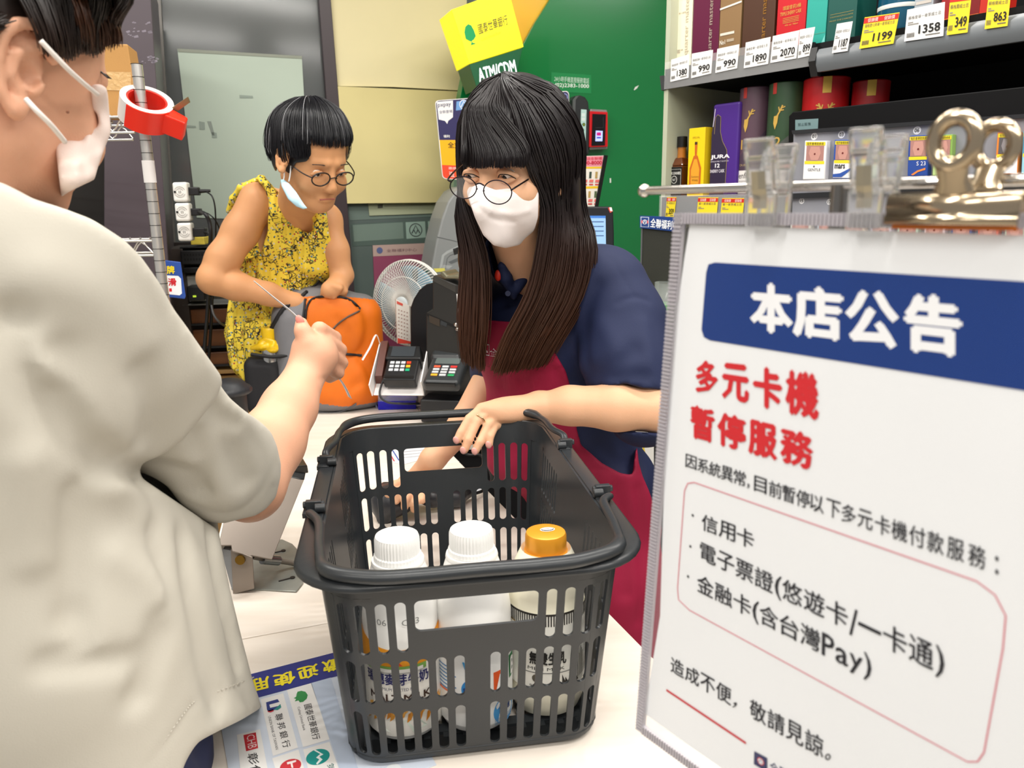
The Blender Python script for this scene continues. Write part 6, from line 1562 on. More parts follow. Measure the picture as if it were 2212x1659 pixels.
# mesh side pocket with yellow bottle and bag
vs = Vol(.004); vs.box(P_b(578, 830, Yb - .02), (.056, .05, .088), None, .03, .01); vs.plane((0, 0, CZ + .001), (0, 0, -1), .002); vs.mesh('side_pocket', M('1e1e22', .6, bump=.5, bscale=900), bp_)
mb = MB(); mb.tube(smoothpath([P_b(x, y, Yb - .072) for x, y in ((542, 765), (562, 768), (590, 771), (622, 768))], 5), .005, 8); mb.build('pocket_hem', BLK, bp_, smooth=80)
mb = MB(); mb.tube(smoothpath([P_b(x, y, Yb + .0) for x, y in ((600, 665), (590, 680), (584, 705))], 5), .011, 8, flat=.4); mb.build('shoulder_strap', BLK, bp_, smooth=80)
YE = M('f4c810', .25, coat=.4)
yb = thing('flask', 'yellow capped flask standing in the backpack side pocket', 'flask', P_b(582, 750, Yb - .03))
c_ = P_b(582, 722, Yb - .04); mb = MB(); fz = Fr(c_, (1, 0, 0), (0, 1, 0)); mb.lathe([(.021, -.03), (.022, .0), (.0225, .018), (.021, .020)], fz, 28); mb.build('cap', YE, yb, smooth=40)
mb = MB(); mb.lathe([(.024, -.10), (.026, -.09), (.026, -.035), (.021, -.028)], fz, 28); mb.build('flask_body', M('c8c8c6', .2, metal=.9), yb, smooth=40)
mb = MB(); mb.tube([fz.p(.022, -.004, .012), fz.p(.030, -.004, .006), fz.p(.031, -.004, -.014), fz.p(.028, -.004, -.02)], .0025, 8); mb.build('cap_loop', YE, yb, smooth=80)
vy = Vol(.0025)
vy.chain([(P_b(545, 752, Yb - .055), .006), (P_b(566, 748, Yb - .06), .012), (P_b(590, 752, Yb - .06), .014), (P_b(612, 745, Yb - .055), .008)], .006); vy.chain([(P_b(560, 738, Yb - .055), .004), (P_b(575, 732, Yb - .055), .006), (P_b(592, 740, Yb - .06), .008)], .006)
for a_, b_ in (((550, 756), (575, 735)), ((568, 765), (585, 738)), ((590, 765), (600, 742)), ((560, 760), (600, 750))): vy.crease([P_b(*a_, Yb - .07), P_b(*b_, Yb - .07)], .004, .006)
o = vy.mesh('yellow_bag', YE, None); tag(o, 'crumpled yellow plastic bag stuffed beside the yellow capped flask', 'plastic bag')

# ================================================================ scanner and papers by the basket
pp = thing('receipt_sheet', 'printed receipt sheet lying beyond the basket under the cashier arm', 'paper', PZ(880, 965, CZ))
def ctop(pts, z=.0): return [tuple((PZ(x, y, CZ + z) - V(0, 0, CZ))[:2]) for x, y in pts]
gf = Fr((0, 0, CZ), (1, 0, 0), (0, 1, 0))
mb = MB(); mb.prism(gf, ctop([(826, 955), (925, 945), (940, 985), (870, 1005), (850, 1000)]), .0005, .0012); mb.build('sheet', M('e6e6ea', .5), pp)
pr = Print(gf.at(0, 0, .0014)); pr.line(ctop([(828, 957), (852, 998)]), .003, 'c8404a'); pr.line(ctop([(836, 955), (862, 996)]), .003, '3a56a8')
for i in range(6): pr.line(ctop([(866 + i, 960 + i * 6), (918 + i * 2, 954 + i * 6)]), .002, '9a9ca4')
pr.build('sheet_print', pp)
pp = thing('receipt_slip', 'small slip with blue print behind the far basket wall', 'paper', PZ(975, 1050, CZ))
mb = MB(); mb.prism(gf, ctop([(960, 1040), (1040, 1035), (1052, 1062), (975, 1068)]), .0005, .0012); mb.build('sheet', M('dfe2ea', .5), pp)
pr = Print(gf.at(0, 0, .0014)); pr.line(ctop([(972, 1044), (990, 1062)]), .004, '3a56a8'); [pr.line(ctop([(1000, 1043 + i * 6), (1036, 1041 + i * 6)]), .002, '8a8e9a') for i in range(3)]; pr.build('sheet_print', pp)
sc_ = thing('barcode_scanner', 'black handheld barcode scanner held beyond the basket', 'scanner', PZ(880, 1110, CZ))
vol = Vol(.0025)
S = lambda x, y, z: PZ(x, y, CZ + z)
vol.chain([(S(838, 1085, .035), .034), (S(862, 1075, .040), .030), (S(895, 1060, .042), .020), (S(935, 1075, .03), .017), (S(985, 1075, .022), .017), (S(1010, 1062, .02), .013)], .012)
vol.box(S(832, 1085, .03), (.012, .036, .030), None, .006, .008); vol.mesh('scanner_body', M('2b2c30', .35), sc_)
mb = MB(); mb.tube(smoothpath([S(1008, 1062, .018), S(1025, 1066, .012), S(1050, 1055, .008), S(1062, 1030, .006), S(1040, 985, .004), S(1000, 975, .004), S(960, 900, .004)], 8), .0035, 8); mb.build('scanner_cord', BK, sc_, smooth=80)

# ================================================================ terminal on a steel bracket, lower left
bm_ = M('8b8178', .42, metal=.5, var=.05); 
br = thing('terminal_stand', 'brushed steel tilting bracket screwed to the counter with a black payment terminal', 'terminal stand', PZ(560, 1240, CZ))
mb = MB(); pts = [tuple((PZ(x, y, CZ + .0) - V(0, 0, CZ))[:2]) for x, y in ((500, 1275), (560, 1276), (640, 1281), (655, 1262), (652, 1200), (632, 1178), (610, 1168), (560, 1172), (505, 1180))]
mb.prism(gf, pts, .0005, .003); mb.build('base_plate', M('9ea19b', .4, metal=.5, var=.15, vscale=30), br, bevel=.0008)
for (x0, y0), (x1, y1) in (((602, 1256), (632, 1248)), ((594, 1194), (612, 1190))):
    mb = MB(); a, b = PZ(x0, y0, CZ + .0034), PZ(x1, y1, CZ + .0034); mb.cyl(a, b, .0014, n=6); mb.cyl(b - (0, 0, .001), b + (0, 0, .0012), .004, n=12); mb.build('slot', M('2a2420', .6), br)
hf = Fr(PZ(505, 1283, CZ), (1, -.02, 0), (0, 0, 1))
mb = MB(); q_ = [hf.px(*c) for c in ((498, 1186), (545, 1204), (549, 1272), (503, 1284))]; mb.prism(hf, q_, -.003, 0); mb.build('hinge_plate', bm_, br, bevel=.0008)
mb = MB(); q_ = [hf.px(*c) for c in ((474, 1186), (498, 1192), (503, 1284), (497, 1270))]; mb.prism(hf, q_, -.04, -.003); mb.build('hinge_side', M('8f9296', .4, metal=.4), br, bevel=.0008)
c_ = hf.px(520, 1208); mb = MB(); mb.cyl(hf.p(*c_, -.01), hf.p(*c_, .004), .0075, n=24); mb.build('pivot_bolt', M('8a6a2c', .35, metal=.9), br, smooth=40)
# tilted plate: pixel quad at depths
C4 = [PY(473, 1178, 1.075), PY(588, 1208, 1.10), PY(657, 1035, 1.26), PY(590, 1015, 1.26), PY(478, 1130, 1.16)]
N_ = unit(np.cross(C4[1] - C4[0], C4[2] - C4[1])); 
if N_[1] > 0: N_ = -N_
mb = MB(); pf_ = Fr(C4[0], C4[1] - C4[0], C4[2] - C4[1]); 
if pf_.z[1] > 0: pf_ = Fr(C4[0], C4[1] - C4[0], None, -pf_.z)
q_ = [pf_.px(*c) for c in ((473, 1178), (500, 1178), (502, 1190), (540, 1202), (545, 1200), (588, 1208), (657, 1036), (540, 1004), (490, 1100))]
mb.prism(pf_, q_, -.003, 0); mb.build('tilt_plate', bm_, br, bevel=.0008)
mb = MB(); q_ = [pf_.px(*c) for c in ((474, 1178), (488, 1176), (515, 1120), (500, 1115))]; mb.prism(pf_, q_, -.03, -.003); mb.build('plate_flange', M('8a857e', .4, metal=.5), br)
mb = MB(); mb.tube(smoothpath([PZ(546, 1202, CZ + .045), PZ(575, 1208, CZ + .03), PZ(605, 1212, CZ + .02), PZ(630, 1216, CZ + .012), PZ(648, 1222, CZ + .006)], 6), .0045, 10); mb.build('cable_sleeve', M('7a7166', .5), br, smooth=80)
mb = MB(); mb.cyl(PZ(566, 1208, CZ + .034), PZ(602, 1211, CZ + .02), .008, n=14); mb.build('cable_clamp', M('8a8a88', .3, metal=.8), br, smooth=40)
pt = thing('payment_terminal', 'black angular payment terminal held on the steel bracket', 'card terminal', pf_.p(*pf_.px(620, 1020), .0))
def pprism(name, pts, w0, w1, m, bevel=.002):
    mb = MB(); mb.prism(pf_, [pf_.px(x, y, w1) for x, y in pts], w0, w1); return mb.build(name, m, pt, bevel=bevel)
pprism('terminal_side', [(540, 1010), (540, 990), (608, 1009), (664, 1006), (658, 1036), (650, 1036), (590, 1022)], -.04, .001, M('121315', .25))
tpf = Fr(pf_.p(*pf_.px(664, 1005)), V(-.55, .42, .72) * 0 + (PY(630, 955, 1.40) - PY(664, 1005, 1.27)), PY(600, 1009, 1.24) - PY(664, 1005, 1.27))
mb = MB(); T8 = [PY(608, 1010, 1.25), PY(664, 1005, 1.27), PY(632, 952, 1.42), PY(585, 952, 1.42)]; dn_ = V(0, .004, -.016)
mb.add(T8 + [p + dn_ for p in T8], [(0, 1, 2, 3), (7, 6, 5, 4), (0, 4, 5, 1), (1, 5, 6, 2), (2, 6, 7, 3), (3, 7, 4, 0)]); mb.build('terminal_top', M('2a2725', .3), pt, bevel=.002)
pr = MB(); n__ = unit(np.cross(T8[1] - T8[0], T8[3] - T8[0])); n__ = n__ if n__[2] > 0 else -n__
def tp(a, b): return T8[0] * (1 - a) * (1 - b) + T8[1] * a * (1 - b) + T8[2] * a * b + T8[3] * (1 - a) * b + n__ * .0006
for i in range(3):
    for j in range(2): pr.add([tp(.2 + j * .35, .15 + i * .26), tp(.5 + j * .35, .15 + i * .26), tp(.5 + j * .35, .34 + i * .26), tp(.2 + j * .35, .34 + i * .26)], [(0, 1, 2, 3)])
e = pr.build('key_marks', M('3d3936', .35), pt); e['kind'] = 'stuff'

# ================================================================ bank stickers on the counter
bs = thing('bank_sticker_sheet', 'blue and white sheet of bank logos stuck to the counter beside the basket', 'sticker sheet', PZ(600, 1550, CZ))
A_ = PZ(547, 1457, CZ); B_ = PZ(732, 1409, CZ); C_ = PZ(566, 1507, CZ)
mf = Fr(V(A_[0], A_[1], CZ), B_ - A_, V(0, 1, 0)); mp = lambda x, y: mf.px(x, y)
mq = lambda pts: [mp(*p) for p in pts]
TLm = mp(455, 1481); TRm = mp(850, 1378); vb_ = mp(570, 1508)[1]
u0m, u1m = TLm[0], mp(748, 1405)[0] + .02; 
def W2(u): return u
hB = abs(mp(566, 1507)[1]); Hs = .26
uL_ = mp(478, 1575)[0]
mb = MB(); mb.box(mf, uL_, .152, -Hs, 0, .0004, .0012); mb.build('sheet', M('cfd8e6', .3, var=.02), bs)
pr = Print(mf.at(0, 0, .0013), step=.00018)
pr.rect(uL_, -hB, .152, 0, '2b3482', 1, rough=.3)
# upside-down heading seen from this side: yellow characters turned round
def ftext(s_, q4, col, bold=0.0, k=3):   # q4: pixel corners bl, br, tr, tl of the text as it reads
    pr.quad_text(s_, mq(q4), col, k, bold)
for ch, q4 in (('歡', ((735, 1421), (694, 1432), (700, 1458), (736, 1448))), ('迎', ((686, 1435), (640, 1447), (648, 1473), (690, 1462))), ('使', ((637, 1450), (588, 1462), (594, 1488), (640, 1477))), ('用', ((581, 1462), (545, 1470), (552, 1496), (585, 1488)))):
    ftext(ch, q4, 'f0de1c', .04)
for q4 in (((620, 1493), (673, 1478), (712, 1600), (655, 1617)), ((563, 1513), (612, 1500), (644, 1618), (590, 1636)), ((512, 1590), (562, 1578), (580, 1672), (520, 1672)), ((655, 1622), (712, 1605), (735, 1672), (668, 1672)), ((588, 1641), (645, 1622), (660, 1672), (598, 1672))):
    pr.poly(mq(q4), 'e9e8e6', 2, rough=.35)
# tree logo, bank names running down the page
pr.poly(mq([(635, 1511), (640, 1508), (641, 1502), (643, 1497), (651, 1495), (660, 1497), (665, 1504), (663, 1512), (655, 1519), (648, 1520), (645, 1516), (637, 1518), (640, 1513)]), '2c8a48', 3)
pr.quad_text('國泰世華銀行', mq([(656, 1526), (676, 1602), (693, 1598), (673, 1522)]), '26262a', 3, .006)
pr.quad_text('Cathay United Bank', mq([(641, 1531), (654, 1582), (661, 1580), (648, 1529)]), '4a4a4e', 3)
pr.poly(mq([(575, 1520), (600, 1513), (604, 1519), (582, 1525), (584, 1532), (605, 1527), (606, 1533), (581, 1540), (577, 1536)]), '23367e', 3); pr.poly(mq([(578, 1538), (590, 1535), (592, 1539), (585, 1542), (579, 1541)]), 'c83a4a', 3); pr.poly(mq([(592, 1536), (606, 1524), (608, 1531), (600, 1537)]), '2a8a86', 4)
pr.quad_text('聯 邦 銀 行', mq([(593, 1547), (612, 1620), (629, 1615), (610, 1543)]), '26262a', 3, .008)
pr.quad_text('UNION BANK OF TAIWAN', mq([(579, 1551), (596, 1623), (602, 1621), (585, 1549)]), '4a4a4e', 3)
pr.poly(mq([(526, 1591), (553, 1585), (558, 1619), (532, 1626)]), 'c62a34', 3); pr.quad_text('CHB', mq([(533, 1593), (536, 1622), (556, 1617), (549, 1588)]), 'f0d8d8', 4)
pr.quad_text('彰化銀行', mq([(533, 1632), (560, 1740), (580, 1736), (556, 1628)]), '26262a', 3, .01)
c_ = mp(687, 1638); pr.disc(c_[0], c_[1], .0125, '17918c', 3); pr.poly(mq([(680, 1622), (699, 1633), (690, 1638), (697, 1644), (686, 1655), (683, 1653), (690, 1644), (683, 1640), (692, 1632), (679, 1625)]), 'e9f0ef', 4)
c_ = mp(628, 1658); pr.disc(c_[0], c_[1], .0110, 'c8303a', 3); pr.poly(mq([(620, 1650), (640, 1645), (640, 1649), (632, 1652), (634, 1662), (630, 1662), (628, 1653), (621, 1655)]), 'f0e4e4', 4)
pr.quad_text('第一', mq([(706, 1655), (720, 1700), (735, 1696), (720, 1650)]), '2a6a6a', 3)
pr.poly(mq([(672, 1478), (715, 1466), (775, 1668), (736, 1668)]), 'b9c6da', 2)
pr.build('sheet_print', bs)
b2 = thing('round_logo_sticker', 'blue sticker strip poking out under the basket front', 'sticker', PZ(840, 1652, CZ))
q_ = mq([(805, 1644), (880, 1652), (882, 1680), (800, 1680)]); mb = MB(); mb.prism(mf, q_, .0004, .001); mb.build('strip', M('22307c', .35), b2)
pr = Print(mf.at(0, 0, .0012)); c_ = mp(850, 1664); pr.disc(c_[0], c_[1], .008, 'dfe4e8'); pr.build('strip_print', b2)
# ================================================================ people
def skin(c, name):
    m = M(c, .52, var=.05, vscale=18, sss=.12, spec=.4, bump=.12, bscale=700); return m
def strands(name, guides, n, r, m, parent, jit=.004, seed=1, seg=14, taper=.35, tipvar=.04):
    """hair: locks spread between neighbouring guide lines (lists of world points), as fine tapered ribbons"""
    rnd = np.random.RandomState(seed); G = []
    for g in guides:
        g = np.array(smoothpath(g, 6)); L = np.r_[0, np.cumsum(np.linalg.norm(np.diff(g, axis=0), axis=1))]; t = np.linspace(0, L[-1], seg)
        G.append(np.stack([np.interp(t, L, g[:, k]) for k in range(3)], 1))
    G = np.array(G); K = len(G); Vv = []; Ff = []; b = 0; cen = G.mean((0, 1))
    for i in range(n):
        a = rnd.rand() * (K - 1); k = min(int(a), K - 2); f = a - k
        P = G[k] * (1 - f) + G[k + 1] * f
        off = rnd.normal(0, jit, 3); wob = rnd.normal(0, jit * .5, (3, 3))
        s_ = np.linspace(0, 1, seg)[:, None]
        P = P + off * (.3 + .7 * s_) + wob[0] * np.sin(s_ * 3.1) + wob[1] * np.sin(s_ * 6 + rnd.rand() * 6) * .5
        cut = 1 - abs(rnd.normal(0, tipvar)); m_ = max(4, int(seg * cut)); P = P[:m_]
        T = np.gradient(P, axis=0); T /= np.linalg.norm(T, axis=1)[:, None] + 1e-9
        X = np.cross(T, (0.2, -.9, .3)); X /= np.linalg.norm(X, axis=1)[:, None] + 1e-9; Yv = np.cross(T, X)
        rr = r * (.6 + .8 * rnd.rand()) * np.interp(np.linspace(0, 1, m_), [0, .15, .8, 1], [.6, 1, .8, taper])
        for j in range(m_):
            for q in range(3):
                an = q * 2.094; Vv.append(P[j] + (X[j] * math.cos(an) + Yv[j] * math.sin(an)) * rr[j])
        for j in range(m_ - 1):
            for q in range(3): Ff.append((b + 3 * j + q, b + 3 * j + (q + 1) % 3, b + 3 * j + 3 + (q + 1) % 3, b + 3 * j + 3 + q))
        b += 3 * m_
    mb = MB(); mb.add(Vv, Ff); o = mb.build(name, m, parent, smooth=180); o['kind'] = 'stuff'; return o
def hairmat(dark, tip, z0, z1, rough=.38):
    """root to tip colour along the height"""
    m = bpy.data.materials.new('hair'); m.use_nodes = True; nt = m.node_tree; b = nt.nodes['Principled BSDF']
    g = nt.nodes.new('ShaderNodeNewGeometry'); sx = nt.nodes.new('ShaderNodeSeparateXYZ'); mr = nt.nodes.new('ShaderNodeMapRange')
    mr.inputs['From Min'].default_value = z0; mr.inputs['From Max'].default_value = z1
    nz = nt.nodes.new('ShaderNodeTexNoise'); nz.inputs['Scale'].default_value = 25
    mx = nt.nodes.new('ShaderNodeMix'); mx.data_type = 'RGBA'; mx.inputs[6].default_value = rgb(tip); mx.inputs[7].default_value = rgb(dark)
    nt.links.new(g.outputs['Position'], sx.inputs[0]); nt.links.new(sx.outputs[2], mr.inputs[0]); nt.links.new(mr.outputs[0], mx.inputs[0]); nt.links.new(mx.outputs[2], b.inputs['Base Color'])
    b.inputs['Roughness'].default_value = rough; b.inputs['Specular IOR Level'].default_value = .45
    return m
def px_path(pts): return [PY(*p) for p in pts]
def face(vol, hf, s=1.0, eyes=True):
    """head in the face frame hf: x to the screen side, y up, z forward"""
    q = lambda a, b, c: hf.p(a * s, b * s, c * s)
    vol.ell(q(0, .035, -.012), V(.074, .083, .094) * s, hf, .01)
    vol.ell(q(0, -.03, .022), V(.062, .075, .066) * s, hf, .03)
    vol.ell(q(0, -.088, .056), V(.030, .026, .028) * s, hf, .03)
    for sx in (1, -1):
        vol.cone(q(sx * .052, -.045, -.005), .022 * s, q(sx * .022, -.088, .05), .016 * s, .02)
        vol.ell(q(sx * .036, -.035, .062), V(.026, .022, .020) * s, hf, .02)
        vol.cone(q(sx * .012, .024, .080), .009 * s, q(sx * .040, .022, .066), .006 * s, .012)
        vol.ell(q(sx * .031, .0, .086), V(.018, .012, .012) * s, hf, .008, sub=True)
        if eyes: vol.ball(q(sx * .031, -.001, .0685), .0125 * s, .003)
    vol.cone(q(0, .008, .082), .0075 * s, q(0, -.028, .098), .0115 * s, .010); vol.ell(q(0, -.034, .094), V(.017, .009, .012) * s, hf, .008)
    vol.ell(q(0, -.064, .082), V(.022, .010, .010) * s, hf, .008)
    vol.crease([q(-.022, -.064, .090), q(0, -.063, .094), q(.022, -.064, .090)], .0018, .0028)
    return q
def ear(vol, c, fr, s=1.0, k=.004):
    """fr: x forward along the ear's face, y up, z outwards"""
    q = lambda a, b, d=0: Fr(c, fr.x, fr.y, fr.z).p(a * s, b * s, d * s)
    ring = [(-.002, -.030), (-.012, -.018), (-.017, .0), (-.017, .016), (-.010, .029), (.002, .033), (.012, .027), (.015, .014)]
    vol.ell(q(-.002, .002, -.002), V(.016, .029, .006) * s, fr, k)
    vol.chain([(q(a, b, .006), .0045 * s) for a, b in ring], k)
    vol.chain([(q(.006, .020, .003), .0035 * s), (q(-.006, .010, .004), .0038 * s), (q(-.007, -.006, .004), .0036 * s), (q(-.001, -.014, .003), .003 * s)], k)
    vol.ell(q(.002, -.026, .001), V(.008, .010, .006) * s, fr, k)
    vol.cone(q(.011, -.006, .004), .005 * s, q(.010, -.012, .003), .0045 * s, k)
    vol.ell(q(.004, -.002, .006), V(.007, .009, .008) * s, fr, .003, sub=True)

# ---------------------------------------------------------------- cashier
SK1 = skin('e2b08c', 'skin')
yaw = math.radians(-33); pit = math.radians(-19)
nz_ = V(math.sin(yaw) * math.cos(pit), -math.cos(yaw) * math.cos(pit), math.sin(pit))
hx_ = unit(np.cross((0.05, 0, 1), nz_)); HF1 = Fr(PY(1114, 343, 1.235), hx_, np.cross(nz_, hx_), nz_)
csh = thing('person', 'long haired person in navy polo and crimson apron, masked, hand on the basket', 'person', (PY(1290, 1100, 1.38)[0], 1.40, 0))
# skeleton points
SHL = PY(1335, 625, 1.31); ELB = PY(1432, 885, 1.21); WRL = PY(1165, 880, 1.215)
SHR = PY(1090, 650, 1.42); ELR = PY(1072, 800, 1.50); WRR = PY(935, 992, 1.40)
bod = Vol(.0025)
q1 = face(bod, HF1)
bod.cone(PY(1120, 500, 1.26), .048, PY(1150, 590, 1.33), .052, .02)
# torso under the clothes
bod.ell(PY(1185, 710, 1.39), (.11, .065, .12), None, .03); bod.ell(PY(1210, 900, 1.41), (.10, .065, .12), None, .03)
bod.cone(PY(1335, 680, 1.32), .036, ELB, .038, .02); bod.chain([(ELB, .037), (PY(1330, 880, 1.205), .0375), (PY(1230, 876, 1.21), .031), (WRL, .0245)], .012)
bod.cone(PY(1090, 700, 1.42), .036, ELR, .034, .02); bod.chain([(ELR, .037), (PY(1006, 912, 1.45), .030), (WRR, .024)], .012)
# left hand resting over the far rim
def finger(pts, r0, r1): bod.chain([(PY(*p), (r0 + (r1 - r0) * i / (len(pts) - 1)) * .88) for i, p in enumerate(pts)], .0016)
KN = [(1040, 884, 1.185), (1058, 890, 1.188), (1076, 898, 1.195), (1092, 910, 1.203)]
for kx in KN: bod.cone(WRL, .022, PY(*kx), .0105, .010)
bod.ell(PY(1100, 884, 1.203), (.042, .026, .015), Fr((0, 0, 0), unit(WRL - PY(*KN[1])), (0, .9, .4)), .012)
finger([(1040, 884, 1.185), (1014, 905, 1.168), (996, 935, 1.155), (988, 950, 1.150)], .0098, .0076)
finger([(1058, 890, 1.188), (1030, 910, 1.168), (1012, 950, 1.150), (1003, 972, 1.146)], .0098, .0076)
finger([(1076, 898, 1.195), (1054, 918, 1.170), (1037, 955, 1.150), (1027, 974, 1.146)], .0094, .0074)
finger([(1092, 910, 1.203), (1068, 922, 1.178), (1059, 942, 1.160), (1057, 960, 1.155)], .0088, .0068)
finger([(1140, 898, 1.215), (1112, 925, 1.228), (1085, 938, 1.232), (1064, 944, 1.230)], .0120, .0080)
# right hand closed round the scanner
palm = PZ(893, 1040, CZ + .055)
bod.cone(WRR, .022, palm, .020, .012); bod.ell(palm, (.032, .026, .016), None, .012)
for i, (a, b_, c) in enumerate((((880, 1040, .068), (852, 1048, .072), (838, 1068, .060)), ((884, 1052, .062), (862, 1064, .064), (856, 1082, .048)), ((892, 1064, .055), (876, 1078, .054), (874, 1096, .036)), ((902, 1070, .050), (894, 1086, .044), (894, 1100, .028)))):
    bod.chain([(PZ(a[0], a[1], CZ + a[2]), .0098), (PZ(b_[0], b_[1], CZ + b_[2]), .0088), (PZ(c[0], c[1], CZ + c[2]), .0072)], .003)
bod.chain([(PZ(905, 1035, CZ + .055), .012), (PZ(918, 1058, CZ + .055), .0095), (PZ(912, 1080, CZ + .048), .0078)], .004)
bod.mesh('body', SK1, csh, 2)
# finger nails
for pts in (((988, 948), (984, 962)), ):
    pass
NA = M('e2a59a', .3)
for (x, y, Y) in ((985, 951, 1.1425), (1000, 973, 1.1385), (1025, 975, 1.1388), (1055, 961, 1.148)):
    mb = MB(); c = PY(x, y, Y); mb.sphere(c, .0052, 8, fr=Fr(c, (1, 0, .3), (-.3, 0, 1)), sc=(.9, 1.25, .42)); mb.build('fingernail', NA, csh, smooth=180)
# ring on the second finger
a_ = PY(1036, 906, 1.172); d_ = unit(PY(1012, 950, 1.150) - PY(1058, 890, 1.188)); rf = Fr(a_, np.cross(d_, (0, 1, 0)), np.cross(d_, np.cross(d_, (0, 1, 0)))) 
ax_ = unit(np.cross(d_, (0, 1, 0))); ay_ = np.cross(d_, ax_)
mb = MB(); mb.tube([a_ + (ax_ * math.cos(t) + ay_ * math.sin(t)) * .0103 for t in np.linspace(0, 6.283, 25)[:-1]], .0011, 8, closed=True); mb.build('ring', M('d8c49a', .15, metal=1), csh, smooth=180)
# eyes
for sx, px_, py_ in ((-1, 0, 0), (1, 0, 0)):
    c = q1(sx * .031, -.0012, .0700); mb = MB(); mb.sphere(c, .0122, 12); e = mb.build('eye', M('e9e4de', .2), csh, smooth=180)
    ii = unit(nz_ * .72 + V(-.45, -.1, -.42)); mb = MB(); mb.sphere(c + ii * .0078, .0058, 10); mb.build('iris', M('22150e', .15), e, smooth=180)
    for sgn, nm in ((1, 'upper_lid'), (-1, 'lower_lid')):
        lid = Vol(.0012); pts = [q1(sx * .031 - .0155, -.003, .0755 if sx < 0 else .0755), q1(sx * .031 - .008, sgn * .0052 - .001, .0812), q1(sx * .031, sgn * .0066 - .001, .0828), q1(sx * .031 + .008, sgn * .0052 - .001, .0812), q1(sx * .031 + .0155, -.003, .0755)]
        lid.chain([(p, .0034 if sgn > 0 else .0028) for p in smoothpath(pts, 4)], .002); lid.mesh(nm, SK1, csh)
        if sgn > 0: mb = MB(); mb.tube([p + nz_ * .0026 - V(0, 0, .0022) for p in smoothpath(pts, 4)], .0010, 6); mb.build('lashes', M('1a100c', .5), csh, smooth=180)
# mask
mk = Vol(.002)
mk.ell(q1(0, -.052, .050), (.066, .060, .052), HF1, .01); mk.chain([(q1(0, -.010, .098), .010), (q1(0, -.040, .118), .012), (q1(0, -.085, .106), .014), (q1(0, -.112, .070), .016)], .035)
mk.cutpx([(1003, 398), (1022, 403), (1036, 396), (1048, 402), (1070, 410), (1115, 404), (1140, 398), (1156, 400), (1164, 415), (1162, 470), (1152, 505), (1128, 528), (1092, 536), (1066, 530), (1044, 508), (1026, 470), (1012, 430)])
mk.plane(q1(0, 0, .005), -nz_ * 1.0)
mk._F, mk._o = mk.field()
for pts, amp, r in (([(1030, 438), (1046, 460), (1072, 476), (1110, 480)], .0012, .004), ([(1030, 428), (1052, 452), (1100, 462), (1140, 455)], -.002, .006), ([(1050, 409), (1080, 418), (1130, 408)], .0008, .0025)):
    w = [mk.hit(*p) for p in pts]; w = [x for x in w if x is not None]
    if len(w) > 1: mk.crease(smoothpath(w, 4), amp, r)
MW = M('efe5e2', .6, bump=.1, bscale=900)
mo = mk.mesh('face_mask', MW, csh, 2)
mb = MB()
for pts in ([(1150, 432, 1.205), (1158, 418, 1.21), (1168, 398, 1.23), (1175, 385, 1.26)],): mb.tube(smoothpath(px_path(pts), 5), .0018, 8)
mb.build('ear_loop', MW, mo, smooth=180)
# glasses
gl = tag(bpy.data.objects.new('glasses', None)); COL.objects.link(gl); gl.parent = csh; 
GM = M('2a2228', .25, metal=.8)
gl_mb = MB(); lens = []
for (cx, cy, Y, wpx, hpx) in ((1001, 404, 1.128, 28.5, 25), (1075, 414, 1.112, 30.5, 27)):
    P = []; w = [0.0] 
    for t in np.linspace(0, 2 * math.pi, 41)[:-1]:
        ca, sa = math.cos(t), math.sin(t); rx = wpx * (1 - .04 * abs(sa)); ry = hpx * (1.0 if sa > 0 else .92)
        x = cx + rx * ca + 4 * -sa * 0 + sa * 3; y = cy + ry * sa
        P.append(PY(x, y, Y - .0006 * ca * 10 * .4 + .010 * sa * .4))
    gl_mb.tube(P, .00085, 8, closed=True); lens.append(P)
gl_mb.tube(smoothpath(px_path([(1027, 399, 1.119), (1036, 396, 1.114), (1046, 401, 1.113)]), 5), .0011, 8)
gl_mb.tube(smoothpath(px_path([(1104, 411, 1.112), (1110, 407, 1.115), (1140, 388, 1.16), (1170, 368, 1.22)]), 5), .0013, 8)
gl_mb.tube(smoothpath(px_path([(974, 392, 1.130), (968, 387, 1.133), (980, 372, 1.165), (998, 356, 1.21)]), 5), .0013, 8)
for s_ in ((1030, 408, 1.115), (1045, 412, 1.112)): gl_mb.sphere(PY(*s_), .0014, 6)
gl_mb.build('glasses_frame', GM, csh, smooth=60)
bpy.data.objects.remove(gl)
for P in lens:
    mb = MB(); c = sum(P) / len(P); mb.add(P + [c], [(i, (i + 1) % len(P), len(P)) for i in range(len(P))]); mb.build('lens', M('ffffff', .03, alpha=.10, spec=.6), csh)
# polo shirt
NV = M('152044', .75, bump=.15, bscale=900, sheen=.0)
po = Vol(.004)
po.ell(PY(1190, 700, 1.385), (.138, .095, .155), None, .03); po.ell(PY(1215, 905, 1.405), (.138, .095, .145), None, .05); po.ell(PY(1285, 1060, 1.41), (.125, .10, .12), None, .04)
po.cone(PY(1150, 600, 1.36), .062, PY(1290, 610, 1.35), .062, .03); po.cone(PY(1140, 610, 1.38), .05, SHR, .058, .03)
po.chain([(PY(1318, 622, 1.33), .066), (PY(1345, 700, 1.31), .070), (PY(1352, 790, 1.27), .072), (PY(1392, 880, 1.235), .067)], .03)
po.chain([(SHR, .058), (PY(1082, 730, 1.46), .052), (PY(1066, 800, 1.51), .048)], .02)
po.cone(PY(1118, 545, 1.31), .056, PY(1140, 580, 1.34), .060, .01)
po.cutpx([(1200, 846), (1245, 842), (1300, 836), (1350, 828), (1385, 838), (1430, 842), (1500, 842), (1500, 940), (1330, 930), (1235, 930), (1200, 918)], False, .003, (0, 1.30))
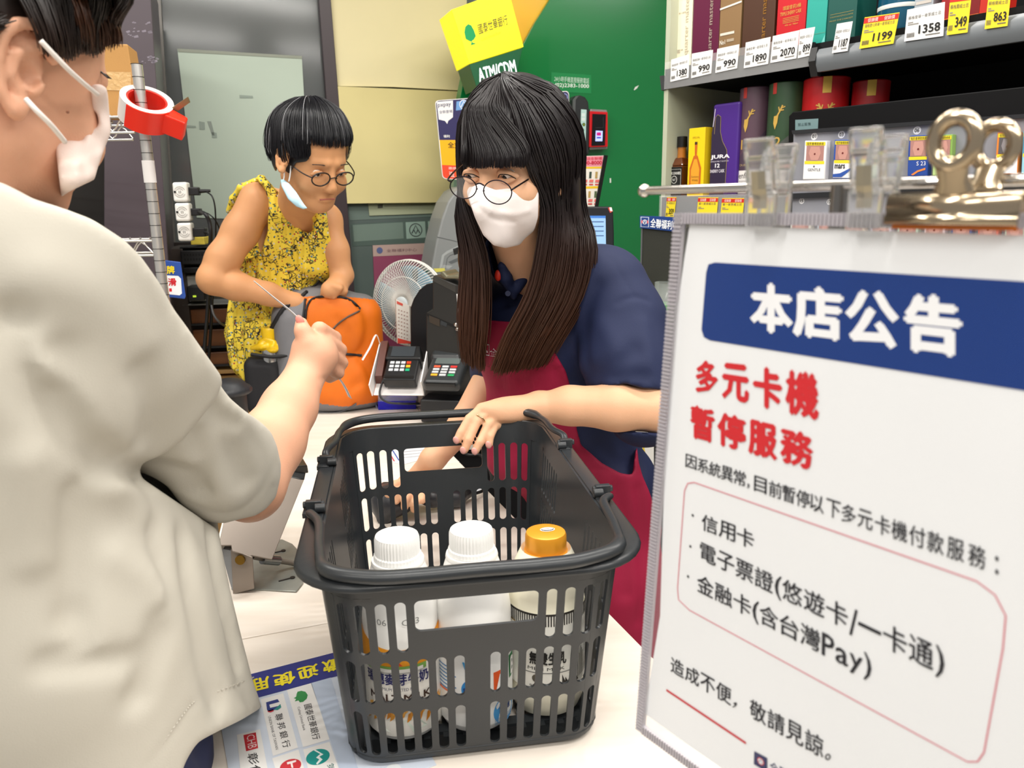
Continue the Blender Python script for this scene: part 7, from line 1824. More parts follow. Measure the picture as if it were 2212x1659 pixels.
po.plane(PY(1028, 812, 1.5), unit(V(-.25, .3, -.9)), .004) if False else None
po.cone(PY(1112, 520, 1.27), .046, PY(1125, 560, 1.30), .048, .006, sub=True)
po.folds([([(1240, 830), (1310, 800), (1370, 760)], .006, .02), ([(1220, 700), (1235, 760), (1250, 820)], .007, .018), ([(1290, 620), (1262, 700), (1268, 790)], .004, .016), ([(1400, 650), (1370, 642), (1335, 655)], .0022, .006), ([(1320, 560), (1345, 600), (1372, 642)], .0012, .005),
          ([(1280, 845), (1330, 815), (1395, 812)], .005, .012), ([(1300, 700), (1330, 760), (1320, 820)], -.004, .02), ([(1390, 700), (1400, 760), (1405, 810)], -.003, .016), ([(1300, 960), (1330, 1000), (1370, 1010)], .004, .02), ([(1330, 900), (1345, 960), (1375, 1020)], .004, .018), ([(1250, 830), (1320, 828), (1420, 826)], -.0012, .004)])
po.mesh('polo_shirt', NV, csh, 2)
cl = Vol(.0025)   # collar and button placket
cl.chain([(PY(1085, 575, 1.262), .008), (PY(1092, 600, 1.268), .010), (PY(1110, 640, 1.278), .006)], .008); cl.chain([(PY(1150, 552, 1.29), .008), (PY(1135, 590, 1.275), .012), (PY(1118, 625, 1.275), .007)], .008)
cl.mesh('collar', NV, csh, 1)
mb = MB(); mb.sphere(PY(1076, 595, 1.262), .0085, 10, sc=(.7, .6, 1.1)); mb.build('red_tag', M('d8321f', .4), csh, smooth=180)
mb = MB(); mb.cyl(PY(1097, 634, 1.262), PY(1097, 634, 1.267), .0045, n=16); mb.build('button', M('2a3050', .3), csh)
wt = Vol(.0025); wt.chain([(PY(1100, 572, 1.275), .008), (PY(1115, 560, 1.272), .014), (PY(1128, 548, 1.277), .012)], .01); wt.mesh('undershirt', M('c8c2be', .7), csh, 1)
# apron
CR = M('970b38', .72, bump=.12, bscale=900)
ap = Vol(.004)
ap.ell(PY(1185, 700, 1.385), (.146, .101, .160), None, .03); ap.ell(PY(1213, 905, 1.405), (.146, .102, .150), None, .05); ap.ell(PY(1218, 990, 1.40), (.148, .10, .07), None, .03); ap.ell(PY(1285, 1060, 1.41), (.132, .108, .125), None, .04)
ap.ell(PY(1292, 1200, 1.42), (.135, .12, .16), None, .05); ap.chain([(PY(1300, 1250, 1.42), .13), (PY(1310, 1420, 1.42), .135)], .05)
ap.ell(PY(1160, 640, 1.36), (.10, .07, .07), None, .04)
ap.cutpx([(1036, 690), (1110, 696), (1178, 700), (1192, 750), (1222, 800), (1240, 860), (1246, 930), (1256, 960), (1300, 1000), (1340, 1022), (1366, 1026), (1372, 975), (1376, 965), (1380, 1000), (1388, 1028), (1402, 1060), (1450, 1200), (1480, 1700), (900, 1700), (980, 1000), (1030, 850)])
ap.plane((0, 1.46, 0), (0, 1, 0), .003)
ap.folds([([(1180, 900), (1240, 960), (1320, 1020)], .003, .012), ([(1330, 1060), (1345, 1150), (1350, 1280)], .006, .02), ([(1260, 1080), (1270, 1200), (1290, 1300)], .005, .02), ([(1380, 1060), (1385, 1180), (1380, 1340)], .005, .015), ([(1080, 730), (1078, 790), (1085, 840)], .003, .012), ([(1130, 820), (1140, 860)], .003, .012), ([(1200, 800), (1225, 850)], .004, .01), ([(1240, 880), (1252, 950), (1330, 1026)], -.0015, .004)])
apo = ap.mesh('apron', CR, csh, 2)
PLP = []
def decal(vol, name, quads, m, par, lift=.0012):
    """print draped on a solid: pixel polygons dropped onto its surface"""
    mb = MB()
    for q in quads:
        w = [vol.hit(x, y, lift) for x, y in q]
        if all(c is not None for c in w): mb.add(w, [tuple(range(len(w)))])
    return mb.build(name, m, par)
def decal_text(vol, name, s_, q4, m, par, bold=0.0, lift=.0012):
    uv, F, asp = glyphs(s_, bold); q4 = [np.array(c, float) for c in q4]; P = []
    for a, b in uv:
        x, y = q4[0] * (1 - a) * (1 - b) + q4[1] * a * (1 - b) + q4[2] * a * b + q4[3] * (1 - a) * b
        h = vol.hit(x, y, lift); P.append(h if h is not None else (P[-1] if P else PY(x, y, 1.27)))
    mb = MB(); mb.add(P, F); o = mb.build(name, m, par); o['kind'] = 'stuff'; return o
WHI = M('e9dfe2', .6)
ap._F, ap._o = ap.field()
decal_text(ap, 'lettering', '全聯福利中心', [(1058, 770), (1160, 778), (1160, 758), (1058, 752)], WHI, apo)
decal(ap, 'emblem', [[(1042, 742), (1057, 744), (1057, 746), (1042, 744)], [(1042, 764), (1057, 767), (1057, 769), (1042, 766)], [(1042, 744), (1044, 744), (1044, 765), (1042, 765)], [(1055, 745), (1057, 745), (1057, 768), (1055, 768)], [(1045, 761), (1050, 748), (1054, 762), (1051, 762), (1050, 755), (1047, 762)]], WHI, apo)
# hair
HR = hairmat('1a1416', '4a2c1c', 1.20, 1.42)
hc = Vol(.003)
hc.ell(q1(0, .004, -.022), (.080, .114, .092), HF1, .01); hc.ell(q1(0, .032, -.012), (.078, .088, .0985), HF1, .01)
hc.chain([(PY(1012, 420, 1.33), .020), (PY(1026, 560, 1.33), .022), (PY(1026, 680, 1.32), .018), (PY(1028, 750, 1.31), .010)], .03)
hc.chain([(PY(1207, 380, 1.27), .034), (PY(1208, 500, 1.305), .038), (PY(1190, 600, 1.30), .034), (PY(1156, 700, 1.28), .026), (PY(1120, 770, 1.275), .010)], .03)
hc.ell(PY(1150, 470, 1.36), (.09, .04, .12), None, .03)
hc.cutpx([(985, 338), (1010, 342), (1120, 340), (1146, 318), (1176, 380), (1178, 480), (1150, 560), (1120, 640), (1092, 760), (1078, 770), (1085, 640), (1050, 520), (1020, 470), (1004, 400)], False, .004, (0, 1.29))
hc.mesh('hair', HR, csh, 2)
# scalp point helper: on an ellipsoid a little above the skull
def sc(a, b, r=1.0):    # a: azimuth from the face (deg, + to the screen right), b: elevation
    A, B = math.radians(a), math.radians(b)
    return q1(.0875 * r * math.sin(A) * math.cos(B), .004 + .1205 * r * math.sin(B), -.018 + .105 * r * math.cos(A) * math.cos(B))
part = lambda t: sc(8, 92 - 40 * t)
fr_ = []
for i, (x0, y0) in enumerate([(996, 352), (1008, 364), (1034, 368), (1058, 366), (1082, 367), (1106, 364), (1128, 366), (1140, 352)]):
    a = -52 + i * 11.5
    fe = lambda x, y, l: (lambda h: PY(x, y, (h[1] if h is not None else 1.17) - l))(bod.hit(x, y - 18))
    fr_.append([sc(a * .35 + 3, 70), sc(a * .6, 54, 1.02), sc(a * .78, 40, 1.045), fe(1068 + (x0 - 1068) * .98, y0 - 38, .015), fe(x0, y0 + 9, .016)])
strands('fringe', fr_, 1000, .0010, HR, csh, .0013, 3, 18, .25, .02)
# left curtain (screen left)
L_ = []
for i in range(6):
    t = i / 5; a = -50 - 55 * t
    L_.append([sc(-4, 78), sc(a * .55, 62, 1.02), sc(a, 34, 1.02), sc(a, 0, 1.02), PY(1008 - 14 * t, 440, 1.215 + .10 * t), PY(1046 - 42 * t, 560, 1.225 + .09 * t), PY(1050 - 54 * t, 690, 1.235 + .08 * t), PY(1042 - 40 * t, 775, 1.245 + .07 * t), PY(1046 - 30 * t, 828 - 22 * t, 1.25 + .06 * t)])
strands('hair_curtain', L_, 1100, .0012, HR, csh, .004, 5, 22, .3, .05)
R_g = []
for i in range(8):
    t = i / 7; a = 42 + 75 * t
    R_g.append([sc(12, 80), sc(a * .55, 62, 1.03), sc(a * .85, 40, 1.04), sc(a, 5, 1.03), PY(1176 + 82 * t, 440, 1.19 + .12 * t), PY(1170 + 112 * t, 530, 1.195 + .10 * t), PY(1148 + 118 * t, 630, 1.205 + .09 * t), PY(1099 + 112 * t, 730, 1.215 + .075 * t), PY(1060 + 98 * t, 830 - 18 * t, 1.225 + .06 * t)])
strands('hair_curtain', R_g, 2300, .0012, HR, csh, .0045, 7, 24, .3, .05)
T_g = []
for i in range(9):
    a = -75 + 190 * i / 8
    T_g.append([sc(4, 86, 1.0), sc(a * .7, 66, 1.015), sc(a, 44, 1.03), sc(a, 36 if -52 < a < 45 else 18, 1.035), sc(a, 30 if -52 < a < 45 else -5, 1.03)])
strands('crown_hair', T_g, 1300, .0011, HR, csh, .0014, 9, 14, .5, .02)
# lower body: dark trousers behind the counter
lg = Vol(.006); lg.chain([(PY(1292, 1250, 1.42), .12), ((.17, 1.44, .45), .085), ((.17, 1.44, .08), .06)], .03); lg.chain([((.24, 1.44, .75), .10), ((.27, 1.46, .45), .08), ((.28, 1.46, .08), .06)], .03)
lg.mesh('trousers', M('191a20', .8), csh, 1)
for x in (.17, .28):
    sh_ = Vol(.005); sh_.chain([((x, 1.48, .045), .045), ((x, 1.36, .04), .04)], .02); sh_.plane((0, 0, .001), (0, 0, -1)); sh_.mesh('shoe', M('111114', .5), csh, 1)
# ---------------------------------------------------------------- older woman at her backpack
SK2 = skin('d39a6c', 'skin')
def floral():
    m = bpy.data.materials.new('floral_cloth'); m.use_nodes = True; nt = m.node_tree; b = nt.nodes['Principled BSDF']; N = nt.nodes.new; Lk = nt.links.new
    tc = N('ShaderNodeTexCoord'); nz = N('ShaderNodeTexNoise'); nz.inputs['Scale'].default_value = 22; nz.inputs['Detail'].default_value = 2
    Lk(tc.outputs['Object'], nz.inputs['Vector'])
    mxv = N('ShaderNodeMix'); mxv.data_type = 'VECTOR'; mxv.inputs[0].default_value = .045; Lk(tc.outputs['Object'], mxv.inputs[4]); Lk(nz.outputs['Color'], mxv.inputs[5])
    def mixc(fac, a, bcol):
        x = N('ShaderNodeMix'); x.data_type = 'RGBA'; Lk(fac, x.inputs[0])
        if isinstance(a, str): x.inputs[6].default_value = rgb(a)
        else: Lk(a, x.inputs[6])
        x.inputs[7].default_value = rgb(bcol); return x.outputs[2]
    def less(v, t):
        x = N('ShaderNodeMath'); x.operation = 'LESS_THAN'; Lk(v, x.inputs[0]); x.inputs[1].default_value = t; return x.outputs[0]
    def mul(a, c):
        x = N('ShaderNodeMath'); x.operation = 'MULTIPLY'; Lk(a, x.inputs[0]); Lk(c, x.inputs[1]); return x.outputs[0]
    col = 'f0d440'; base = None
    cur = None
    for sc_, th, c, mask in ((62, .05, '1d1a1c', .50), (40, .03, '2a2422', .52)):
        v = N('ShaderNodeTexVoronoi'); v.feature = 'DISTANCE_TO_EDGE'; v.inputs['Scale'].default_value = sc_; Lk(mxv.outputs[1], v.inputs['Vector'])
        n2 = N('ShaderNodeTexNoise'); n2.inputs['Scale'].default_value = 30; Lk(tc.outputs['Object'], n2.inputs['Vector'])
        f = mul(less(v.outputs['Distance'], th), less(n2.outputs['Fac'], mask)); cur = mixc(f, cur if cur is not None else col, c)
    for sc_, th, c, off in ((95, .24, 'b03a34', 0), (88, .24, '5f8fa8', 3), (110, .26, '1d1a1c', 7), (80, .26, 'd8d0b8', 11), (75, .22, '4f7a5a', 17)):
        mp = N('ShaderNodeMapping'); mp.inputs['Location'].default_value = (off, off * .7, off * .3); Lk(tc.outputs['Object'], mp.inputs[0])
        v = N('ShaderNodeTexVoronoi'); v.inputs['Scale'].default_value = sc_; Lk(mp.outputs[0], v.inputs['Vector'])
        sp_ = N('ShaderNodeSeparateColor'); Lk(v.outputs['Color'], sp_.inputs[0]); f = mul(less(v.outputs['Distance'], th), less(sp_.outputs[0], .32)); cur = mixc(f, cur, c)
    Lk(cur, b.inputs['Base Color']); b.inputs['Roughness'].default_value = .7; return m
nz2 = unit(V(.62, -.62, -.47)); hx2 = unit(np.cross((-.05, 0, 1), nz2)); HF2 = Fr(PY(676, 342, 2.02), hx2, np.cross(nz2, hx2), nz2)
wm = thing('person', 'person in yellow flowered sleeveless top reaching into the orange backpack', 'person', (PY(600, 700, 2.3)[0], 2.33, 0))
b2_ = Vol(.0032); S2 = 1.04
q2 = face(b2_, HF2, S2)
ef2 = Fr(PY(613, 343, 2.02), unit(V(.55, -.75, -.25)), (0.1, 0, 1)); earn = unit(PY(613, 343, 2.02) - PY(676, 350, 2.05) + V(0, -.05, 0))
ef2 = Fr(PY(614, 343, 1.995), unit(V(.8, -.35, -.2)), (0.05, 0.1, 1)); ear(b2_, PY(614, 343, 1.94), ef2, 1.0, .003)
b2_.cone(PY(650, 400, 2.06), .050, PY(642, 450, 2.20), .056, .03)
b2_.ell(PY(632, 520, 2.30), (.10, .065, .11), None, .04); b2_.ell(PY(610, 680, 2.32), (.11, .07, .15), None, .05); b2_.ell(PY(650, 452, 2.225), (.08, .055, .045), None, .04); b2_.ell(PY(655, 482, 2.225), (.045, .035, .05), None, .03)
b2_.chain([(PY(556, 436, 2.20), .049), (PY(520, 500, 2.17), .0475), (PY(482, 560, 2.13), .044), (PY(462, 600, 2.11), .043)], .02); b2_.cone(PY(620, 446, 2.25), .04, PY(562, 437, 2.21), .045, .03)
b2_.chain([(PY(460, 604, 2.11), .041), (PY(510, 618, 2.12), .0385), (PY(580, 635, 2.14), .031), (PY(640, 655, 2.17), .026), (PY(668, 672, 2.2), .028)], .015)
b2_.cone(PY(680, 460, 2.24), .045, PY(706, 475, 2.22), .042, .03)
b2_.chain([(PY(706, 475, 2.22), .038), (PY(726, 540, 2.2), .034), (PY(738, 592, 2.2), .032)], .02); b2_.chain([(PY(740, 596, 2.2), .031), (PY(728, 618, 2.16), .028), (PY(712, 625, 2.14), .024)], .012)
for k in range(4): b2_.chain([(PY(716 + k * 6, 616 + k * 2, 2.13), .010), (PY(700 + k * 7, 630 + k * 3, 2.14), .009), (PY(694 + k * 7, 648, 2.16), .007)], .004)
for k in range(4): b2_.chain([(PY(664, 664 + k * 5, 2.18), .010), (PY(690, 672 + k * 6, 2.2), .009), (PY(706, 684 + k * 6, 2.22), .007)], .004)
b2_.chain([(PY(655, 660, 2.16), .011), (PY(672, 650, 2.16), .009), (PY(684, 648, 2.17), .007)], .004); b2_.chain([(PY(735, 612, 2.15), .010), (PY(745, 628, 2.15), .0085), (PY(742, 642, 2.16), .007)], .004)
b2_.folds([([(575, 500), (560, 530), (535, 552)], .003, .010), ([(490, 590), (505, 584), (520, 588)], .003, .008), ([(640, 470), (655, 490), (668, 500)], -.002, .008)])
b2_.mesh('body', SK2, wm, 2)
# features
for sx in (-1, 1):
    c = q2(sx * .031, -.001, .0700); mb = MB(); mb.sphere(c, .0122, 10); e = mb.build('eye', M('e6dfd6', .2), wm, smooth=180)
    mb = MB(); mb.sphere(c + unit(nz2 + V(0, 0, -.3)) * .0078, .0056, 8); mb.build('iris', M('1c120c', .15), e, smooth=180)
    lid = Vol(.0016); lid.chain([(q2(sx * .031 + d, h, .0775 + z), .0036) for d, h, z in ((-.015, -.003, -.001), (-.006, .0035, .0035), (.006, .0035, .0035), (.015, -.003, -.001))], .003); lid.mesh('upper_lid', SK2, wm)
    mb = MB(); mb.tube(smoothpath([q2(sx * (.031 + d), .0225 + h, .083 + z) for d, h, z in ((-.016, -.002, .0), (0, .002, .003), (.018, -.001, -.006))], 4), .0022, 6, flat=.5); mb.build('eyebrow', M('2a2220', .6), wm, smooth=180)
mb = MB(); mb.tube(smoothpath([q2(x, -.064 + .002 * math.cos(x * 80), .090 - 8 * x * x) for x in (-.02, -.01, 0, .01, .02)], 4), .0028, 8, flat=.7); mb.build('lips', M('b0665a', .45), wm, smooth=180)
mb = MB()
for sx in (-1, 1):
    P = [q2(sx * .032 + .024 * math.cos(t), -.006 + .0165 * math.sin(t), .098 - .002 * abs(math.cos(t))) for t in np.linspace(0, 6.283, 29)[:-1]]; mb.tube(P, .0018, 8, closed=True)
    mb.tube(smoothpath([q2(sx * .056, -.002, .096), q2(sx * .070, .0, .075), q2(sx * .080, .002, .03), q2(sx * .080, .0, .0)], 5), .0016, 8)
mb.tube([q2(-.009, -.004, .099), q2(0, -.001, .101), q2(.009, -.004, .099)], .0015, 8); mb.build('glasses_frame', M('1d1614', .3), wm, smooth=180)
mk2 = Vol(.002); mk2.chain([(PY(607, 393, 1.965), .010), (PY(620, 412, 1.935), .016), (PY(640, 434, 1.915), .016), (PY(660, 448, 1.91), .010), (PY(676, 448, 1.91), .007)], .012); mk2.cutpx([(606, 388), (616, 386), (626, 398), (640, 415), (656, 440), (664, 450), (655, 452), (640, 446), (622, 430), (608, 402)])
mk2o = mk2.mesh('lowered_mask', M('b6dcec', .6), wm, 2)
mb = MB(); mb.tube(smoothpath(px_path([(612, 392, 1.955), (614, 380, 1.955), (614, 366, 1.965)]), 4), .0016, 6); mb.tube(smoothpath(px_path([(628, 358, 1.95), (627, 375, 1.945), (624, 392, 1.94)]), 4), .0016, 6); mb.build('mask_loop', M('eef2f2', .6), mk2o, smooth=180)
# blouse
FL = floral()
bl_ = Vol(.004)
bl_.ell(PY(634, 505, 2.27), (.128, .098, .12), None, .03); bl_.ell(PY(608, 600, 2.30), (.142, .115, .14), None, .05); bl_.ell(PY(602, 700, 2.31), (.152, .125, .14), None, .05); bl_.chain([(PY(600, 760, 2.31), .145), (PY(598, 830, 2.31), .150)], .05)
bl_.chain([(PY(572, 408, 2.18), .046), (PY(604, 455, 2.185), .045), (PY(606, 520, 2.22), .06)], .03); bl_.chain([(PY(686, 440, 2.19), .032), (PY(694, 500, 2.19), .036), (PY(690, 560, 2.23), .06)], .03); bl_.cone(PY(556, 402, 2.225), .040, PY(620, 430, 2.25), .045, .02)
bl_.cutpx([(569, 380), (594, 409), (616, 431), (638, 475), (655, 500), (666, 504), (676, 500), (677, 478), (668, 452), (664, 430), (680, 380), (640, 340)], False, .002, (0, 2.28))
bl_.cutpx([(545, 380), (568, 400), (582, 431), (580, 497), (566, 544), (541, 560), (520, 556), (480, 600), (380, 600), (380, 300), (540, 300)], False, .002, (0, 2.30))
bl_.cutpx([(560, 378), (600, 384), (700, 400), (700, 430), (722, 560), (726, 700), (730, 900), (600, 900), (546, 818), (530, 822), (512, 806), (500, 790), (492, 752), (487, 720), (492, 690), (489, 640), (498, 590), (510, 480), (540, 400)], True, .003)
bl_.wave(lambda P: .0035 * np.sin(P[..., 0] * 190 + P[..., 2] * 16) * np.clip((1.32 - P[..., 2]) / .2, 0, 1) + .002 * np.sin(P[..., 0] * 330 - P[..., 2] * 30))
bl_.folds([([(600, 540), (590, 620), (585, 700)], .005, .012), ([(640, 520), (636, 600), (640, 680)], .004, .012), ([(530, 660), (520, 720), (522, 790)], .005, .012), ([(690, 500), (686, 560), (690, 600)], .004, .010)])
blo = bl_.mesh('flowered_top', FL, wm, 2)
bs_ = Vol(.003); bs_.chain([(PY(552, 392, 2.245), .010), (PY(522, 406, 2.255), .011), (PY(504, 430, 2.27), .010), (PY(494, 456, 2.28), .008)], .01); bs_.mesh('back_strap', FL, wm, 1)
# trousers and shoes
KH = M('a88448', .75, var=.05)
tr_ = Vol(.006); w0_ = PY(600, 800, 2.33); tr_.ell((w0_[0], 2.40, .86), (.145, .10, .13), None, .03)
for dx in (-.08, .08): tr_.chain([((w0_[0] + dx, 2.43, .82), .085), ((w0_[0] + dx, 2.45, .45), .07), ((w0_[0] + dx, 2.45, .09), .06)], .03)
tr_.mesh('trousers', KH, wm, 1)
for dx in (-.08, .08):
    sh_ = Vol(.005); sh_.chain([((w0_[0] + dx, 2.49, .045), .045), ((w0_[0] + dx, 2.37, .04), .04)], .02); sh_.plane((0, 0, .001), (0, 0, -1)); sh_.mesh('shoe', M('2a2624', .5), wm, 1)
# short hair
HB = M('15151a', .36, spec=.5); HWh = M('b8b8bc', .4)
h2 = Vol(.003); h2.ell(q2(0, .024, -.022), V(.088, .102, .100) * S2, HF2, .01); h2.ell(q2(0, -.02, -.06), V(.070, .075, .055) * S2, HF2, .02)
h2.cutpx([(604, 330), (596, 380), (600, 420), (700, 470), (790, 440), (752, 352), (738, 350), (700, 352), (664, 350), (640, 352), (630, 370), (627, 400), (618, 372), (608, 366), (603, 350)], False, .004)
h2.mesh('hair', HB, wm, 2)
def sc2(a, b, r=1.0):
    A, B = math.radians(a), math.radians(b); return q2(.091 * r * math.sin(A) * math.cos(B), .024 + .106 * r * math.sin(B), -.022 + .106 * r * math.cos(A) * math.cos(B))
crown = (168, 62)
def over(a1, b1, r=1.03, n=4):   # from the crown whorl over the head to azimuth a1, elevation b1
    p0 = sc2(*crown); p1 = sc2(a1, b1, r); c = q2(0, .024, -.022); out = []
    for t in np.linspace(0, 1, n + 1):
        d = (p0 - c) * (1 - t) + (p1 - c) * t; l_ = np.linalg.norm(p0 - c) * (1 - t) + np.linalg.norm(p1 - c) * t; out.append(c + unit(d) * l_ * (1.0 + .06 * math.sin(math.pi * t)))
    return out
gds = [over(a, (14 if -55 < a < 60 else -20 if abs(a) < 105 else -42)) for a in np.linspace(-175, 175, 25)]
strands('hair_strands', gds, 1900, .0012, HB, wm, .0022, 21, 14, .3, .04)
gt_ = [[sc2(-30 - 14 * i, 50), sc2(-38 - 12 * i, 26, 1.05), PY(x, y - 22, 1.925), PY(x, y, 1.925)] for i, (x, y) in enumerate(((668, 350), (655, 352), (641, 354), (630, 350), (620, 334)))]
strands('temple_hair', gt_, 260, .0011, HB, wm, .002, 27, 12, .3, .06)
strands('white_hairs', gds[3:16], 34, .0005, HWh, wm, .0035, 23, 14, .3, .1)
# ---------------------------------------------------------------- customer in the foreground
SK3 = skin('dba587', 'skin')
EC = PY(48, 152, .585)                     # ear
nz3 = unit(V(.36, .88, -.24)); hx3 = unit(np.cross((.24, 0, 1), nz3)); up3 = np.cross(nz3, hx3)
HF3 = Fr(EC + hx3 * (.080 if hx3[0] < 0 else -.080) + nz3 * .022, hx3, up3, nz3)
cu = thing('person', 'person in an off-white T-shirt seen from behind, masked, holding out a receipt', 'person', (-.46, .60, 0))
c3 = Vol(.0028)
q3 = face(c3, HF3)
side = -hx3 if hx3[0] < 0 else hx3         # towards the ear that shows
ef3 = Fr(EC, nz3, up3, side)
ear(c3, EC, Fr(EC, unit(nz3 + side * .35), up3, unit(side - nz3 * .35)), 1.0, .002)
nk = q3(0, -.06, -.03)
c3.cone(nk, .058, (nk[0] - .01, nk[1] - .035, 1.40), .062, .03); c3.cone((nk[0] - .01, nk[1] - .03, 1.40), .06, (nk[0] - .01, nk[1] - .01, 1.33), .06, .03)
SH3 = PY(310, 700, .70); EL3 = PY(540, 1052, .86); WR3 = PY(664, 800, 1.03)
c3.ell((-.47, .63, 1.24), (.11, .06, .12), None, .03); c3.ell((-.45, .66, 1.05), (.10, .06, .18), None, .03)
c3.cone(SH3 + V(-.01, .01, -.02), .034, EL3, .038, .02)
c3.chain([(EL3, .0395), (PY(585, 955, .92), .041), (PY(625, 880, .97), .0345), (WR3, .0255)], .012)
# fist: back of the hand to the camera, thumb up on the paper
c3.ell(PY(680, 762, 1.045), (.033, .028, .034), Fr((0, 0, 0), (.75, .3, -.6), (.5, 0, .8)), .014); c3.cone(WR3, .024, PY(682, 770, 1.045), .025, .012)
for k, (a, b_, c_) in enumerate((((690, 712, 1.055), (722, 730, 1.09), (716, 758, 1.11)), ((704, 738, 1.058), (735, 756, 1.09), (722, 780, 1.11)), ((712, 766, 1.058), (738, 784, 1.088), (722, 800, 1.105)), ((708, 792, 1.055), (730, 806, 1.08), (712, 815, 1.095)))):
    c3.chain([(PY(*a), .0118 - k * .0006), (PY(*b_), .0100 - k * .0004), (PY(*c_), .0088)], .0035)
c3.chain([(PY(668, 742, 1.03), .0135), (PY(654, 716, 1.035), .0108), (PY(651, 698, 1.045), .0086)], .005)
c3.folds([([(640, 700), (668, 712), (690, 708)], -.001, .006), ([(690, 820), (715, 812), (730, 800)], .0015, .004)])
bd3 = c3.mesh('body', SK3, cu, 2)
mb = MB(); c = PY(648, 693, 1.036); mb.sphere(c, .007, 8, fr=Fr(c, (.9, 0, .4), (-.4, 0, .9)), sc=(.8, 1.2, .5)); mb.build('thumb_nail', M('e08c80', .35), cu, smooth=180)
mb = MB(); c = q3(-.055, -.02, .05); mb.sphere(PY(146, 242, .595) - unit(ray(146, 242)) * 0, .0011, 6); mb.build('mole', M('7a4a34', .6), cu)
c = q3(-.031 if hx3[0] < 0 else .031, -.001, .0700)
mb = MB()
for k in range(9):
    s0 = PY(214 + k * 1.4, 152 + k * 1.2, .672); mb.tube([s0, s0 + V(.002, .001, -.0022), s0 + V(.005, .002, -.003)], [.0008, .0006, .0002], 5)
mb.build('lashes', M('1a1214', .5), cu)
# T-shirt
TS = M('bfbaae', .82, bump=.10, bscale=700, var=.012, vscale=14)
ts = Vol(.0045); ts.ell(PY(0, 560, .60), (.12, .095, .11), None, .04)
ts.ell((-.475, .60, 1.29), (.185, .115, .115), None, .04)
ts.chain([((-.465, .62, 1.20), .142), ((-.445, .65, 1.05), .142), ((-.43, .675, .90), .145), ((-.425, .68, .80), .15)], .05)
ts.chain([((-.415, .78, 1.22), .06), ((-.40, .79, 1.12), .075), ((-.382, .79, 1.0), .08), ((-.362, .78, .90), .078), ((-.36, .78, .84), .08)], .06)
ts.cone((nk[0] + .00, nk[1] - .03, 1.405), .062, (-.43, .58, 1.33), .10, .04)
ts.chain([(PY(170, 530, .61), .055), (PY(262, 602, .645), .058), (PY(330, 720, .68), .070), (PY(390, 840, .73), .077), (PY(440, 900, .77), .078)], .03)
ts.chain([(PY(400, 760, .76), .026), (PY(440, 800, .79), .026), (PY(462, 832, .81), .020)], .02)
ts.cutpx([(-600, 300), (0, 392), (40, 412), (72, 430), (132, 448), (200, 474), (268, 518), (305, 555), (345, 612), (375, 668), (402, 704), (430, 745), (462, 790), (478, 812), (480, 832), (474, 850), (470, 1134), (478, 1180), (496, 1270), (520, 1370), (546, 1470), (566, 1528), (520, 1556), (470, 1580), (425, 1604), (398, 1650), (380, 1720), (-600, 1900)], True, .003)
ts.cutpx([(482, 826), (470, 858), (432, 905), (400, 946), (352, 982), (302, 1002), (302, 1030), (700, 1300), (700, 826)], False, .003, (0, .775))
F2 = lambda L: [(p_, a_ * (2.2 if r_ > .006 else 1.3), r_ * (.75 if r_ > .006 else 1)) for p_, a_, r_ in L]
ts.folds(F2([([(20, 690), (10, 730), (60, 820), (120, 900), (200, 980), (240, 1010)], .007, .020), ([(120, 870), (165, 930), (205, 985), (225, 1010)], .009, .016), ([(230, 985), (270, 1012), (310, 1030)], .010, .014),
          ([(275, 990), (262, 1000), (280, 1012)], .006, .010), ([(140, 760), (150, 830), (160, 900)], .004, .02), ([(60, 780), (120, 820), (165, 880), (190, 950)], -.004, .018), ([(330, 1150), (340, 1240), (345, 1380), (300, 1500)], .006, .02), ([(160, 1330), (170, 1400), (105, 1440), (300, 1420)], .004, .016),
          ([(400, 1160), (410, 1260), (440, 1400), (470, 1520)], .005, .018), ([(250, 1200), (330, 1260), (350, 1330)], -.004, .02), ([(60, 1000), (70, 1100), (75, 1200)], -.004, .022), ([(160, 1060), (162, 1200), (158, 1330)], .004, .02),
          ([(320, 1659), (380, 1570), (420, 1515), (545, 1462)], .0012, .004), ([(455, 1145), (470, 1250), (490, 1350), (510, 1440)], .004, .012), ([(100, 600), (200, 640), (300, 740)], -.003, .03), ([(240, 1020), (290, 1100), (330, 1200), (345, 1290)], -.004, .022), ([(300, 800), (320, 870), (310, 950)], .003, .02)]))
tso = ts.mesh('t_shirt', TS, cu, 2)
sv = Vol(.004)
sv.chain([(PY(330, 740, .69), .060), (PY(390, 850, .735), .070), (PY(455, 945, .79), .076), (PY(510, 1005, .835), .075), (PY(545, 1020, .86), .070)], .03); sv.cone(PY(425, 850, .76), .058, PY(500, 930, .86), .050, .02)
sv.cutpx([(300, 800), (400, 780), (470, 820), (478, 836), (496, 860), (524, 884), (566, 914), (586, 934), (598, 962), (607, 1002), (606, 1030), (596, 1074), (574, 1100), (552, 1114), (520, 1121), (486, 1130), (450, 1129), (415, 1112), (385, 1082), (362, 1050), (330, 1030), (290, 1015), (262, 1008), (270, 900)], True, .003)
sv.chain([(PY(560, 985, .885), .050), (PY(600, 900, .95), .060)], .003, sub=True)
sv.folds(F2([([(520, 900), (560, 940), (585, 985), (590, 1040)], -.0016, .006), ([(380, 1070), (430, 1100), (490, 1106), (555, 1070), (592, 1000)], .0012, .004), ([(440, 860), (470, 900), (510, 920)], .004, .012), ([(470, 930), (500, 980), (530, 1040)], .003, .018), ([(430, 1000), (460, 1050), (500, 1080)], -.002, .02), ([(330, 1000), (400, 1020), (440, 1060)], .004, .016), ([(420, 940), (440, 1000), (430, 1060)], .003, .014)]))
sv.mesh('sleeve', TS, tso, 2)
mb = MB()
